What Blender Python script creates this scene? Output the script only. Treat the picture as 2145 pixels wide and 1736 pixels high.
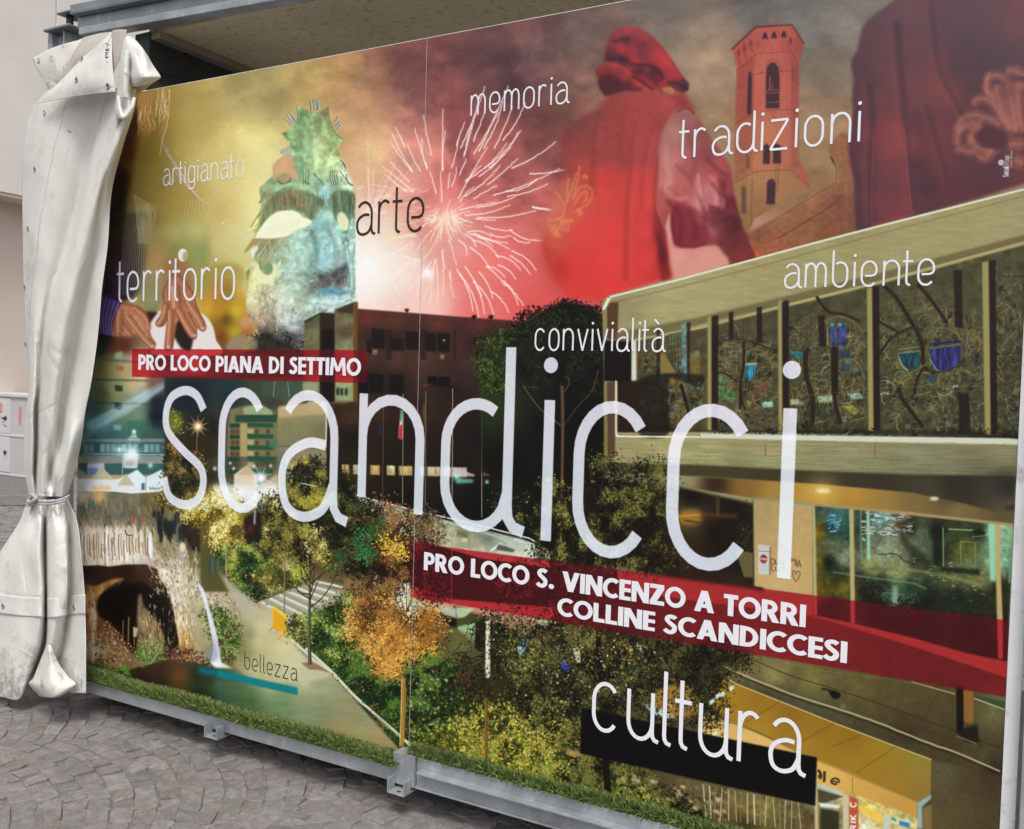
import bpy, bmesh, math, random
import numpy as np
from mathutils import Vector, Matrix
for _o in list(bpy.data.objects): bpy.data.objects.remove(_o)
# ---------------------------------------------------------------- camera (solved from the panel's vanishing points; artwork px = photo px * 0.6378)
F0 = 1987.0; CX0, CY0 = 1072.5, 868.0
def _n(v): v = np.array(v, float); return v/np.linalg.norm(v)
_left = _n((-3478.5, -171, F0)); _down = np.array((-1647, 56600, F0), float)
_down = _n(_down-_left*_down.dot(_left))
_in = np.cross(_left, _down)                      # candidate for board depth axis
if _in[2] < 0: _in = -_in
# rows: world X (right along the panel), Y (into the panel), Z (up), expressed in camera axes (x right, y down, z forward)
RW = np.stack([-_left, _in, -_down])              # world = RW @ camvec
def ray(x, y): return RW @ _n((x-CX0, y-CY0, F0))
_r = ray(857, 1645)
CAM = np.array([0, -.05, .03])+_r*(1.6-.03)/_r[2]
CAM[0] += 0
def hit(x, y, axis=1, val=0.):
    """where the sight line through artwork point (x, y) meets the plane axis=val"""
    r = ray(x, y); return CAM+r*(val-CAM[axis])/r[axis]
def proj(P):
    v = (np.atleast_2d(P)-CAM) @ RW
    return np.stack([CX0+F0*v[:, 0]/v[:, 2], CY0+F0*v[:, 1]/v[:, 2]], 1)
S = bpy.context.scene; COL = S.collection
_cd = bpy.data.cameras.new('camera'); _co = bpy.data.objects.new('camera', _cd); COL.objects.link(_co); S.camera = _co
_cd.sensor_width = 36; _cd.lens = 36*F0/2145; _cd.clip_end = 500; _cd.clip_start = .05
_M = Matrix([[RW[i][0], -RW[i][1], -RW[i][2], CAM[i]] for i in range(3)]+[[0, 0, 0, 1]])
_co.matrix_world = _M
# ---------------------------------------------------------------- overcast daylight
SUN_EL, SUN_AZ = math.radians(60), math.radians(145)      # azimuth measured from +Y towards +X
W = bpy.data.worlds.new('World'); S.world = W; W.use_nodes = True
nt = W.node_tree; nt.nodes.clear()
_sky = nt.nodes.new('ShaderNodeTexSky'); _sky.sky_type = 'NISHITA'; _sky.sun_disc = False; _sky.sun_elevation = SUN_EL; _sky.sun_rotation = SUN_AZ; _sky.dust_density = 4; _sky.air_density = 1.2
_hs = nt.nodes.new('ShaderNodeHueSaturation'); _hs.inputs['Saturation'].default_value = .22
_bg = nt.nodes.new('ShaderNodeBackground'); _bg.inputs['Strength'].default_value = .127
_wo = nt.nodes.new('ShaderNodeOutputWorld')
nt.links.new(_sky.outputs[0], _hs.inputs['Color']); nt.links.new(_hs.outputs[0], _bg.inputs[0]); nt.links.new(_bg.outputs[0], _wo.inputs[0])
_sd = bpy.data.lights.new('sun', 'SUN'); _sd.energy = 1.2; _sd.angle = math.radians(16); _sd.color = (1, .97, .93)
_so = bpy.data.objects.new('sun', _sd); COL.objects.link(_so)
_dir = Vector((math.sin(SUN_AZ)*math.cos(SUN_EL), math.cos(SUN_AZ)*math.cos(SUN_EL), math.sin(SUN_EL)))
_so.rotation_euler = _dir.to_track_quat('Z', 'Y').to_euler(); _so.location = _dir*20
S.view_settings.view_transform = 'Standard'; S.view_settings.look = 'None'; S.view_settings.gamma = 1; S.view_settings.exposure = .46
S.render.engine = 'CYCLES'
# ---------------------------------------------------------------- print picture, painted with numpy
CW, CH, MX, MY = 2240, 2260, 20, 420        # canvas incl. margins; canvas px = V + margin
rng = np.random.RandomState(7)
cv = np.zeros((CH, CW, 3), np.float32)
REG = {'L': (0, .29392), 'M': (446.5, .29392), 'N': (956.7, .29392), 'R': (1467.0, .3161)}
ROW = {'0': 0, '1': 446.5, '2': 893.0, '3': 1225.9}

def q(r, *v):
    """zoomed tracing coordinates -> artwork coordinates"""
    a = np.array(v, float).reshape(-1, 2)
    if r == 'V': return a
    x0, k = REG[r[0]]; y0 = ROW[r[1]]
    return np.stack([x0 + a[:, 0]*k, y0 + a[:, 1]*k], 1)

def smooth(p, n=6, closed=True):
    p = np.asarray(p, float); m = len(p)
    if m < 3: return p
    if closed: g = lambda i: p[i % m]; rngi = range(m)
    else: g = lambda i: p[min(max(i, 0), m-1)]; rngi = range(m-1)
    t = (np.arange(n)/n)[:, None]; out = []
    for i in rngi:
        a, b, c, d = g(i-1), g(i), g(i+1), g(i+2)
        out.append(.5*((2*b)+(-a+c)*t+(2*a-5*b+4*c-d)*t*t+(-a+3*b-3*c+d)*t**3))
    if not closed: out.append(p[-1:])
    return np.concatenate(out)

def blur1(a, r, ax):
    r = int(r)
    if r < 1: return a
    for _ in range(2):
        pad = [(0, 0)]*a.ndim; pad[ax] = (r+1, r)
        c = np.cumsum(np.pad(a, pad, mode='edge'), axis=ax, dtype=np.float64)
        n = a.shape[ax]
        a = ((np.take(c, range(2*r+1, 2*r+1+n), ax)-np.take(c, range(0, n), ax))/(2*r+1)).astype(np.float32)
    return a
def blur(a, r): return blur1(blur1(a, r, 0), r, 1)

def mask(p, soft=0, pad=3):
    """anti-aliased even-odd polygon mask -> (y0,x0,mask)"""
    p = np.asarray(p, float)+[MX, MY]
    pd = int(pad+3*soft)
    x0 = max(int(p[:, 0].min())-pd, 0); x1 = min(int(p[:, 0].max())+pd+1, CW)
    y0 = max(int(p[:, 1].min())-pd, 0); y1 = min(int(p[:, 1].max())+pd+1, CH)
    if x1 <= x0 or y1 <= y0: return None
    h, w = y1-y0, x1-x0; SS = 2
    acc = np.zeros((h*SS, w+1), np.float32)
    ys = y0+(np.arange(h*SS)+.5)/SS
    a, b = p, np.roll(p, -1, 0)
    # signed coverage to the right of each edge, non-zero by accumulating winding parity with exact x coverage
    for (ax, ay), (bx, by) in zip(a, b):
        if ay == by: continue
        lo, hi = (ay, by) if ay < by else (by, ay)
        i0 = max(int(math.ceil((lo-y0)*SS-.5)), 0); i1 = min(int(math.ceil((hi-y0)*SS-.5)), h*SS)
        if i1 <= i0: continue
        yy = ys[i0:i1]; xx = ax+(yy-ay)*(bx-ax)/(by-ay)-x0
        s = 1. if by > ay else -1.
        xx = np.clip(xx, 0, w-1e-3); xi = xx.astype(int); f = xx-xi
        rows = np.arange(i0, i1)
        np.add.at(acc, (rows, xi), s*(1-f)); np.add.at(acc, (rows, xi+1), s*f)
    m = np.abs(np.cumsum(acc, 1)[:, :w]); m = np.minimum(m, 1)
    m = m.reshape(h, SS, w).mean(1)
    if soft: m = blur(m, max(1, round(soft*.85)))
    return y0, x0, m

def C(c):
    return np.array(c, np.float32)/255.
_noise = {}
def noise(sc, seed=0, sy=None):
    """canvas-wide value noise 0..1, blob size sc px"""
    sy = sy or sc
    k = (sc, seed, sy)
    if k not in _noise:
        r = np.random.RandomState(seed+int(sc*13)+int(sy*7))
        g = r.rand(int(CH/sy)+3, int(CW/sc)+3).astype(np.float32)
        y = np.arange(CH)/sy; x = np.arange(CW)/sc
        yi = y.astype(int); xi = x.astype(int); fy = (y-yi)[:, None]; fx = (x-xi)[None]
        fy = (fy*fy*(3-2*fy)).astype(np.float32); fx = (fx*fx*(3-2*fx)).astype(np.float32)
        g0 = g[yi]; g1 = g[yi+1]
        _noise[k] = ((g0[:, xi]*(1-fx)+g0[:, xi+1]*fx)*(1-fy)+(g1[:, xi]*(1-fx)+g1[:, xi+1]*fx)*fy)
    return _noise[k]
def fbm(sc, seed=0, oct=4, sy=None):
    s = 0; a = 1; t = 0
    for o in range(oct):
        s = s+a*noise(max(sc/2**o, 1.5), seed+o, max((sy or sc)/2**o, 1.5)); t += a; a *= .6
    return s/t

def comp(mk, col, alpha=1., mode='n'):
    if mk is None: return
    y0, x0, m = mk; h, w = m.shape
    d = cv[y0:y0+h, x0:x0+w]
    m = (m*alpha)[..., None]
    if isinstance(col, np.ndarray) and col.ndim == 3: c = col[y0:y0+h, x0:x0+w] if col.shape[0] == CH else col
    else: c = C(col)
    if mode == 'n': d += m*(c-d)
    elif mode == 'm': d *= 1+m*(c-1)
    elif mode == 's': d += m*(1-d)*c
    elif mode == 'a': d += m*c

def poly(r, pts, col, soft=0, alpha=1., sm=False, mode='n', nz=0, nsc=6, nsy=None, seed=1):
    p = q(r, *pts) if not isinstance(pts, np.ndarray) else pts
    if sm: p = smooth(p)
    mk = mask(p, soft)
    if mk is None: return
    if nz:
        y0, x0, m = mk; h, w = m.shape
        n = (fbm(nsc, seed, 3, nsy)[y0:y0+h, x0:x0+w, None]-.5)*2
        c = np.clip(C(col)*(1+nz*n*1.6), 0, 1)
        comp(mk, c, alpha, mode)
    else: comp(mk, col, alpha, mode)

def idw(mk, cps, pw=2.2, sf=60):
    y0, x0, m = mk; h, w = m.shape; st = 6
    Y, X = np.mgrid[0:h+st:st, 0:w+st:st].astype(np.float32)
    num = 0; den = 0
    for (px, py, c) in cps:
        d = ((X+x0-MX-px)**2+(Y+y0-MY-py)**2+sf)**(-pw/2)
        num = num+d[..., None]*C(c); den = den+d
    g = num/den[..., None]
    yy = np.arange(h)/st; xx = np.arange(w)/st
    yi = yy.astype(int); xi = xx.astype(int); fy = (yy-yi)[:, None, None].astype(np.float32); fx = (xx-xi)[None, :, None].astype(np.float32)
    yj = np.minimum(yi+1, g.shape[0]-1); xj = np.minimum(xi+1, g.shape[1]-1)
    g0, g1 = g[yi], g[yj]
    return ((g0[:, xi]*(1-fx)+g0[:, xj]*fx)*(1-fy)+(g1[:, xi]*(1-fx)+g1[:, xj]*fx)*fy).astype(np.float32)
def field(r, pts, cps, soft=0, alpha=1., sm=False, nz=0, nsc=20, nsy=None, seed=3, pw=2.2, sf=60):
    """polygon filled by colours interpolated between control points (x,y,r,g,b)"""
    p = q(r, *pts)
    if sm: p = smooth(p)
    mk = mask(p, soft)
    if mk is None: return
    cc = []
    for t in cps:
        v = q(r, t[0], t[1])[0]; cc.append((v[0], v[1], t[2:5]))
    g = idw(mk, cc, pw, sf)
    if nz:
        y0, x0, m = mk; h, w = m.shape
        g = np.clip(g*(1+nz*(fbm(nsc, seed, 4, nsy)[y0:y0+h, x0:x0+w, None]-.5)*3.2), 0, 1)
    comp(mk, g, alpha)

def ell(r, cx, cy, rx, ry, col, alpha=1., soft=0, ang=0, mode='n'):
    k = 1 if r == 'V' else REG[r[0]][1]
    c = q(r, cx, cy)[0]; t = np.linspace(0, 2*np.pi, 28)[:-1]; a = math.radians(ang)
    x, y = rx*k*np.cos(t), ry*k*np.sin(t)
    p = np.stack([c[0]+x*math.cos(a)-y*math.sin(a), c[1]+x*math.sin(a)+y*math.cos(a)], 1)
    comp(mask(p, soft), col, alpha, mode)
def glow(r, cx, cy, rad, col, alpha=1., mode='s', pw=2.):
    k = 1 if r == 'V' else REG[r[0]][1]; rad *= k
    c = q(r, cx, cy)[0]+[MX, MY]
    x0, x1 = max(int(c[0]-rad), 0), min(int(c[0]+rad)+1, CW); y0, y1 = max(int(c[1]-rad), 0), min(int(c[1]+rad)+1, CH)
    if x1 <= x0 or y1 <= y0: return
    Y, X = np.mgrid[y0:y1, x0:x1]
    d = np.clip(1-np.sqrt((X-c[0])**2+(Y-c[1])**2)/rad, 0, 1)**pw
    comp((y0, x0, d.astype(np.float32)), col, alpha, mode)

def ribbon(p, w):
    p = np.asarray(p, float); d = np.gradient(p, axis=0); L = np.hypot(d[:, 0], d[:, 1])[:, None]+1e-9
    n = np.stack([-d[:, 1], d[:, 0]], 1)/L; w = np.asarray(w, float).reshape(-1, 1)*np.ones((len(p), 1))/2
    return np.concatenate([p+n*w, (p-n*w)[::-1]])
def line(r, pts, w, col, alpha=1., sm=False, soft=0, taper=None, jit=0, mode='n', n=6):
    p = q(r, *pts) if not isinstance(pts, np.ndarray) else pts
    if sm: p = smooth(p, n, False)
    if jit and len(p) > 2: p = p+rng.normal(0, jit, p.shape)
    if taper: w = np.linspace(w*taper[0], w*taper[1], len(p))
    comp(mask(ribbon(p, w), soft), col, alpha, mode)
def arc(cx, cy, rx, ry, a0, a1, n=14):
    t = np.radians(np.linspace(a0, a1, n)); return np.stack([cx+rx*np.cos(t), cy+ry*np.sin(t)], 1)

_st = []
for _i in range(40):
    _s = 15; _Y, _X = np.mgrid[-_s:_s+1, -_s:_s+1].astype(float)/_s
    _a = _i*math.pi/20; _u = _X*math.cos(_a)+_Y*math.sin(_a); _v = -_X*math.sin(_a)+_Y*math.cos(_a)
    _st.append((_u, _v, .35+.3*((_i*7) % 5)/5))
_sc = {}
def stamp(i, s):
    k = (i, s)
    if k not in _sc:
        u, v, as_ = _st[i]
        idx = np.linspace(0, 30, 2*s+1)
        Y, X = np.meshgrid(idx/15-1, idx/15-1, indexing='ij')
        a = i*math.pi/20; U = X*math.cos(a)+Y*math.sin(a); Vv = -X*math.sin(a)+Y*math.cos(a)
        th = np.arctan2(Vv, U); d = np.hypot(U, Vv/as_)*(1+.18*np.sin(5*th+i))
        _sc[k] = np.clip((1-d)*s*.9+.15, 0, 1).astype(np.float32)[..., None]
    return _sc[k]
def inside(p, x, y):
    c = np.zeros(len(x), bool); j = len(p)-1
    for i in range(len(p)):
        yi, yj, xi, xj = p[i][1], p[j][1], p[i][0], p[j][0]
        if yi != yj:
            c ^= ((yi > y) != (yj > y)) & (x < (xj-xi)*(y-yi)/(yj-yi)+xi)
        j = i
    return c
def leaves(r, pts, n, size, cols, sm=True, clump=0, seed=5, spread=7, alpha=.92, thr=.42):
    """scatter leaf-shaped dabs through an outline; clump = scale of light/dark clumping"""
    p = q(r, *pts)
    if sm: p = smooth(p)
    if size >= 6: size *= .74; n = int(n*1.6)
    R = np.random.RandomState(seed)
    lo, hi = p.min(0), p.max(0)
    x = R.uniform(lo[0], hi[0], n*3); y = R.uniform(lo[1], hi[1], n*3)
    ok = inside(p, x, y); x, y = x[ok][:n], y[ok][:n]
    x = x+R.normal(0, spread, len(x)); y = y+R.normal(0, spread, len(x))
    cl = None
    if clump: cl = fbm(clump, seed, 3)
    cols = [C(c) for c in cols]
    for i in range(len(x)):
        s = max(1, int(round(size*R.uniform(.55, 1.35)*.5+.3)))
        xi, yi = int(x[i]+MX), int(y[i]+MY)
        if xi-s < 0 or yi-s < 0 or xi+s+1 > CW or yi+s+1 > CH: continue
        if cl is not None:
            v = cl[yi, xi]
            t = (v-.5)*2.6+.5+R.normal(0, .22)
            if v < thr-.1 and R.rand() < .5: continue
            c = cols[int(min(max(t, 0), .999)*len(cols))]
        else: c = cols[R.randint(len(cols))]
        c = c*R.uniform(.8, 1.18)
        m = stamp(R.randint(40), s)*alpha
        d = cv[yi-s:yi+s+1, xi-s:xi+s+1]
        d += m*(c-d)
def rgrid(r, quad, nx, ny, w, col, alpha=1., jit=0):
    """grid lines over a quad tl,tr,br,bl"""
    a, b, c, d = q(r, *quad)
    for i in range(nx+1):
        t = i/nx; line('V', np.array([a+(b-a)*t, d+(c-d)*t])+rng.normal(0, jit, (2, 2)), w, col, alpha)
    for i in range(ny+1):
        t = i/ny; line('V', np.array([a+(d-a)*t, b+(c-b)*t])+rng.normal(0, jit, (2, 2)), w, col, alpha)
# ---------------------------------------------------------------- lettering: stroke alphabets
def EA(cx, cy, rx, ry, a0, a1, n=12): return [tuple(p) for p in arc(cx, cy, rx, ry, a0, a1, n)]
def CR(p): return [tuple(v) for v in smooth(np.array(p, float), 6, False)]
def light(ch, w=.6, ry=.36):
    """strokes of a light narrow lowercase letter, x-height 1 -> (strokes, dots, advance width)"""
    r = w/2; S = []; D = []
    tail = [(0, .2), (.01, .1), (.06, .03), (.16, 0)]
    if ch == 'c': S = [EA(r, 1-ry, r, ry, 35, 180)+EA(r, ry, r, ry, 180, 325)]
    elif ch == 's': S = [CR([(w*.98, .84), (.8*w, .96), (.5*w, 1), (.15*w, .93), (.02*w, .77), (.1*w, .62), (.5*w, .47), (.92*w, .34), (w, .2), (.85*w, .05), (.5*w, 0), (.14*w, .06), (0, .22)])]
    elif ch in 'aà':
        S = [EA(r, 1-ry, r, ry, 145, 0)+[(w+x, y) for x, y in tail], CR([(.84*w, .60), (.5*w, .61), (.13*w, .5), (0, .31), (.1*w, .08), (.42*w, 0), (.8*w, .08), (w, .3)])]
        if ch == 'à': S.append([(.15*w, 1.42), (.55*w, 1.2)])
    elif ch == 'n': S = [[(0, 0), (0, 1)], EA(r, 1-ry, r, ry, 180, 0)+[(w, 0)]]
    elif ch == 'm':
        k = w*.72; S = [[(0, 0), (0, 1)], EA(k/2, 1-ry, k/2, ry, 180, 0)+[(k, 0)], EA(k*1.5, 1-ry, k/2, ry, 180, 0)+[(2*k, 0)]]; w = 2*k
    elif ch == 'r': S = [[(0, 0), (0, 1)], EA(.24, 1-ry, .24, ry, 180, 50)]; w = .4
    elif ch == 'i': S = [[(0, 0), (0, 1)]]; D = [(0, 1.26)]; w = 0
    elif ch == 'l': S = [[(0, 1.5)]+tail]; w = .1
    elif ch == 't': S = [[(0, 1.38)]+tail, [(-.16, .95), (.24, .95)]]; w = .16
    elif ch == 'u': S = [[(0, 1)]+EA(r, ry, r, ry, 180, 360), [(w, 1)]+[(w+x, y) for x, y in tail]]
    elif ch == 'e': S = [EA(r, ry, r, ry, -40, -180)+EA(r, 1-ry, r, ry, 180, 0)+[(w*.98, .55), (.9*w, .46), (.7*w, .42), (.22*w, .42)]]
    elif ch == 'o': S = [EA(r, 1-ry, r, ry, 0, 180)+EA(r, ry, r, ry, 180, 360)+[(w, 1-ry)]]
    elif ch == 'd': S = [EA(r, 1-ry, r, ry, 55, 180)+EA(r, ry, r, ry, 180, 330)+[(w, .3)], [(w, 1.42)]+[(w+x, y) for x, y in tail]]
    elif ch == 'b': S = [[(0, 1.5)]+EA(r, ry, r, ry, 180, 360)+EA(r, 1-ry, r, ry, 0, 125)]
    elif ch == 'g': S = [EA(r, 1-ry, r, ry, 0, 180)+EA(r, ry, r, ry, 180, 360)+[(w, 1-ry)], [(w, 1), (w, -.1)]+EA(r, -.14, r, .26, 0, -140)]
    elif ch == 'v': S = [[(0, 1), (r, 0)], [(r, 0), (w, 1)]]
    elif ch == 'z': S = [[(0, 1), (w, 1)], [(w, 1), (0, 0)], [(0, 0), (w, 0)]]
    return S, D, w
def heavy(ch):
    """bold capital, height 1 -> (ribbons, filled polygons, width)"""
    t = .22; h = t/2; R = []; P = []; w = .6
    st = lambda x: P.append([(x, 0), (x+t, 0), (x+t, 1), (x, 1)])
    dg = lambda x0, x1, y0=0, y1=1, k=.25: P.append([(x0, y0), (x0+k, y0), (x1+k, y1), (x1, y1)])
    if ch == 'P': st(0); R = [[(.1, 1-h), (.3, 1-h)]+EA(.3, .66, .2, .23, 90, -90)+[(.1, .43)]]; w = .6
    elif ch == 'R': st(0); R = [[(.1, 1-h), (.3, 1-h)]+EA(.3, .68, .2, .21, 90, -90)+[(.1, .47)]]; dg(.42, .2, 0, .45, .27); w = .68
    elif ch == 'O': R = [EA(.42, .5, .33, .4, 0, 360, 36)]; w = .84
    elif ch == 'C': R = [EA(.42, .5, .33, .4, 48, 312, 28)]; w = .7
    elif ch == 'D': st(0); R = [[(.1, 1-h), (.26, 1-h)]+EA(.26, .5, .33, .39, 90, -90, 18)+[(.1, h)]]; w = .72
    elif ch == 'L': st(0); P.append([(t, 0), (.5, 0), (.5, t*.9), (t, t*.9)]); w = .5
    elif ch == 'I': st(0); w = t
    elif ch == 'E':
        st(0)
        for y in (0, .41, 1-t*.85): P.append([(t, y), (.5, y), (.5, y+t*.85), (t, y+t*.85)])
        w = .5
    elif ch == 'T': st(.17); P.append([(0, .8), (.56, .8), (.56, 1), (0, 1)]); w = .56
    elif ch == 'A': dg(0, .28); dg(.56, .28); P.append([(.2, .2), (.62, .2), (.57, .38), (.25, .38)]); w = .81
    elif ch == 'V': dg(.28, 0); dg(.28, .56); w = .81
    elif ch == 'N': st(0); st(.54); dg(.52, 0, 0, 1, .26); w = .76
    elif ch == 'M': dg(0, .08, 0, 1, .2); dg(.8, .72, 0, 1, .2); dg(.4, .08, .22, 1, .2); dg(.4, .72, .22, 1, .2); w = 1.0
    elif ch == 'Z': P += [[(0, .8), (.6, .8), (.6, 1), (0, 1)], [(0, 0), (.62, 0), (.62, .2), (0, .2)]]; dg(0, .32, .18, .82, .3); w = .62
    elif ch == 'S': R = [CR([(.46, .82), (.38, .88), (.27, .9), (.15, .84), (.12, .72), (.2, .6), (.34, .48), (.42, .38), (.4, .2), (.28, .1), (.14, .12), (.03, .22)])]; w = .54
    elif ch == '.': P = [[(.14+.13*math.cos(a), .13+.13*math.sin(a)) for a in np.linspace(0, 6.2832, 17)[:-1]]]; w = .28
    elif ch == ' ': w = .3
    return R, P, w
def ribbon2(p, w):
    """ribbon whose half width is w/2 measured square to the line; returns the two sides"""
    p = np.asarray(p, float); keep = [0]+[i for i in range(1, len(p)) if np.hypot(*(p[i]-p[i-1])) > 1e-7]; p = p[keep]
    e = np.diff(p, axis=0); e /= np.hypot(e[:, 0], e[:, 1])[:, None]
    n = np.stack([-e[:, 1], e[:, 0]], 1); m = np.concatenate([n[:1], n[:-1]+n[1:], n[-1:]])
    if np.hypot(*(p[0]-p[-1])) < 1e-6: m[0] = m[-1] = n[0]+n[-1]
    L = np.hypot(m[:, 0], m[:, 1])[:, None]; m = m/L
    c = np.ones(len(p)); c[1:-1] = np.clip((m[1:-1]*n[1:]).sum(1), .5, 1)
    return p+m*(w/2/c)[:, None], p-m*(w/2/c)[:, None]
def disc(cx, cy, r, n=20): return [(cx+r*math.cos(2*math.pi*i/n), cy+r*math.sin(2*math.pi*i/n)) for i in range(n)]
def word_light(txt, x0, x1, z0, xh, sw=.078, gap=.3, w=.6):
    """-> list of ('s', sideA, sideB) strips and ('p', polygon) in panel metres"""
    gl = [light(c, w) for c in txt]; xs = []; x = 0
    for g in gl: xs.append(x); x += g[2]+gap
    tot = x-gap+(.12 if txt[-1] in 'aàdltu' else 0); k = (x1-x0-sw*xh)/tot; out = []
    for g, gx in zip(gl, xs):
        f = lambda p: [(x0+sw*xh/2+(gx+a)*k, z0+sw*xh/2+b*(xh*(1-sw) if b <= 1 else xh*(1-sw))) for a, b in p]
        for s in g[0]: out.append(('s',)+ribbon2(f(s), sw*xh))
        for d in g[1]: c = f([d])[0]; out.append(('p', disc(c[0], c[1], sw*xh*.72)))
    return out
def word_heavy(txt, x0, x1, z0, ch, gap=.035):
    gl = [heavy(c) for c in txt]; xs = []; x = 0
    for g in gl: xs.append(x); x += g[2]+gap
    k = (x1-x0)/(x-gap); out = []
    for g, gx in zip(gl, xs):
        f = lambda p: [(x0+(gx+a)*k, z0+b*ch) for a, b in p]
        for s in g[0]:
            a, b = ribbon2(s, .2); out.append(('s', np.array(f(a)), np.array(f(b))))
        for p in g[1]: out.append(('p', f(p)))
    return out
BIGW = .043
def big_word():
    """the large name: every letter has its own box (left, right, foot, head) in panel metres"""
    B = [('s', -1.483, -1.184, .971, 1.535), ('c', -1.115, -.825, .988, 1.538), ('a', -.756, -.43, .985, 1.538), ('n', -.326, -.003, 1.05, 1.533), ('d', .074, .392, 1.03, 1.533),
         ('i', .514, .558, 1.03, 1.536), ('c', .636, .93, .997, 1.542), ('c', .985, 1.28, .997, 1.545), ('i', 1.361, 1.406, 1.004, 1.54)]
    out = []; W = BIGW
    for ch, x0, x1, z0, z1 in B:
        S, D, w = light(ch, .6, .335)
        kx = (x1-x0-W)/max(w, .01); kz = z1-z0-W
        f = lambda p: [(x0+W/2+a*kx, z0+W/2+b*kz) for a, b in p]
        if ch == 'i': S = [[(0, 0-W/2/kz), (0, 1+W/2/kz)]]; D = [(0, 1.26)]; f = lambda p: [(x0+W/2, z0+W/2+b*kz) for a, b in p]
        if ch == 'n': S[0] = [(0, .1), (0, 1+W/2/kz)]; S[1] = S[1][:-1]+[(w, .0)]
        if ch == 'd': S[1][0] = (w, 1.46)
        g = [('s',)+ribbon2(f(s), W) for s in S]+[('p', disc(f([d])[0][0], 1.66, .0285, 28)) for d in D]
        out.append((ch, g))
    return out
WHITE = (.82, .82, .87); INK = (.035, .014, .018); OLIVE = (.035, .04, .015)
WORDS = [('memoria', .165, .577, 2.580, .080, WHITE), ('artigianato', -1.502, -.991, 2.449, .080, WHITE), ('arte', -.365, -.032, 2.163, .138, INK), ('territorio', -1.80, -1.031, 1.919, .150, WHITE),
         ('tradizioni', .995, 1.557, 2.347, .098, WHITE), ('ambiente', 1.347, 1.781, 1.913, .080, WHITE), ('convivialità', .466, .965, 1.711, .082, WHITE), ('bellezza', -.932, -.621, .307, .056, OLIVE), ('cultura', .738, 1.474, .388, .178, WHITE)]
CAPS = [('PRO LOCO PIANA DI SETTIMO', -1.652, -.323, 1.603, .072), ('PRO LOCO S. VINCENZO A TORRI', .008, 1.455, .861, .070), ('COLLINE SCANDICCESI', .591, 1.582, .770, .066)]
# ---- upper sky and smoke
field('V', [-20,-60,2220,-60,2220,1800,-20,1800], [(x,y,*c) for x,y,c in [
 (300,200,(172,136,58)),(300,300,(150,122,48)),(450,190,(183,155,82)),(420,260,(190,160,82)),(380,420,(168,138,58)),(330,380,(160,132,58)),
 (450,330,(212,188,100)),(480,380,(222,200,112)),(540,290,(232,215,118)),(520,180,(176,156,92)),(570,185,(150,135,82)),(640,165,(190,162,96)),(700,150,(196,150,92)),
 (760,175,(176,130,92)),(640,230,(205,170,104)),(745,245,(208,160,112)),(830,120,(146,92,80)),(890,115,(145,82,82)),(830,200,(170,118,98)),
 (920,180,(160,90,88)),(860,250,(186,122,106)),(790,320,(228,196,138)),(850,340,(226,160,140)),(880,300,(208,124,112)),(960,240,(136,66,68)),
 (1000,120,(90,58,62)),(1080,130,(84,58,66)),(1060,180,(80,52,60)),(1150,110,(102,76,76)),(1210,70,(118,98,92)),(1230,140,(122,92,78)),(1100,50,(124,82,82)),(1180,60,(112,92,88)),
 (1190,240,(128,84,72)),(1130,270,(120,68,66)),(1140,300,(146,82,76)),(1200,330,(140,66,62)),(1060,310,(178,92,86)),(1000,380,(222,112,108)),
 (1100,420,(212,104,98)),(960,500,(236,160,152)),(1000,560,(236,120,112)),(1100,600,(226,100,94)),(800,480,(240,216,190)),(760,560,(250,246,236)),
 (900,450,(214,110,104)),(920,380,(226,116,112)),(860,420,(232,170,150)),(830,560,(250,226,214)),(900,640,(246,200,188)),(1000,650,(236,110,106)),(1120,640,(222,78,78)),(1180,560,(196,62,60)),(1060,500,(224,110,104)),
 (1400,20,(112,104,98)),(1450,60,(134,116,98)),(1500,130,(160,132,106)),(1480,260,(160,130,98)),(1500,320,(150,118,84)),(1750,60,(124,118,108)),(1680,20,(112,108,104)),
 (1600,20,(104,100,98)),(1760,150,(118,104,90)),(1740,260,(150,120,90)),(1760,330,(160,126,88)),(1740,400,(148,112,76)),(1450,500,(214,142,128)),(1500,560,(216,146,130)),(1400,480,(214,150,138)),
 (540,430,(240,224,130)),(480,440,(206,170,84)),(500,500,(216,208,132)),(470,520,(206,190,110)),(440,560,(186,158,78)),(490,640,(206,180,80)),(300,500,(120,100,40)),(740,520,(248,240,220))]],
 nz=.03, nsc=60, pw=3.6, sf=1600)
mk = mask(q('V', 700,60,1260,-20,1260,520,960,420,760,300)+[0, 0], 30)
y0, x0, m = mk; h, w = m.shape
n = fbm(90, 21, 5)[y0:y0+h, x0:x0+w]
comp((y0, x0, m*np.clip((n-.52)*4, 0, 1)), (80, 45, 50), .45)
comp((y0, x0, m*np.clip((.45-n)*4, 0, 1)), (214, 150, 120), .35)
mk = mask(q('V', 430,150,760,90,800,260,560,250), 25); y0, x0, m = mk; h, w = m.shape
n = fbm(70, 4, 5)[y0:y0+h, x0:x0+w]; comp((y0, x0, m*np.clip((n-.5)*4, 0, 1)), (120, 108, 60), .4)
mk = mask(q('V', 430,-40,1250,-120,2300,-300,2300,420,1500,520,1200,520,960,460,760,330,430,300), 40); y0, x0, m = mk; h, w = m.shape
n = (fbm(46, 14, 5, 30)[y0:y0+h, x0:x0+w]-.5)*2; n2 = (fbm(130, 19, 3, 80)[y0:y0+h, x0:x0+w]-.5)*2
cv[y0:y0+h, x0:x0+w] *= (1+m*(.17*n+.10*n2))[..., None]
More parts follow.
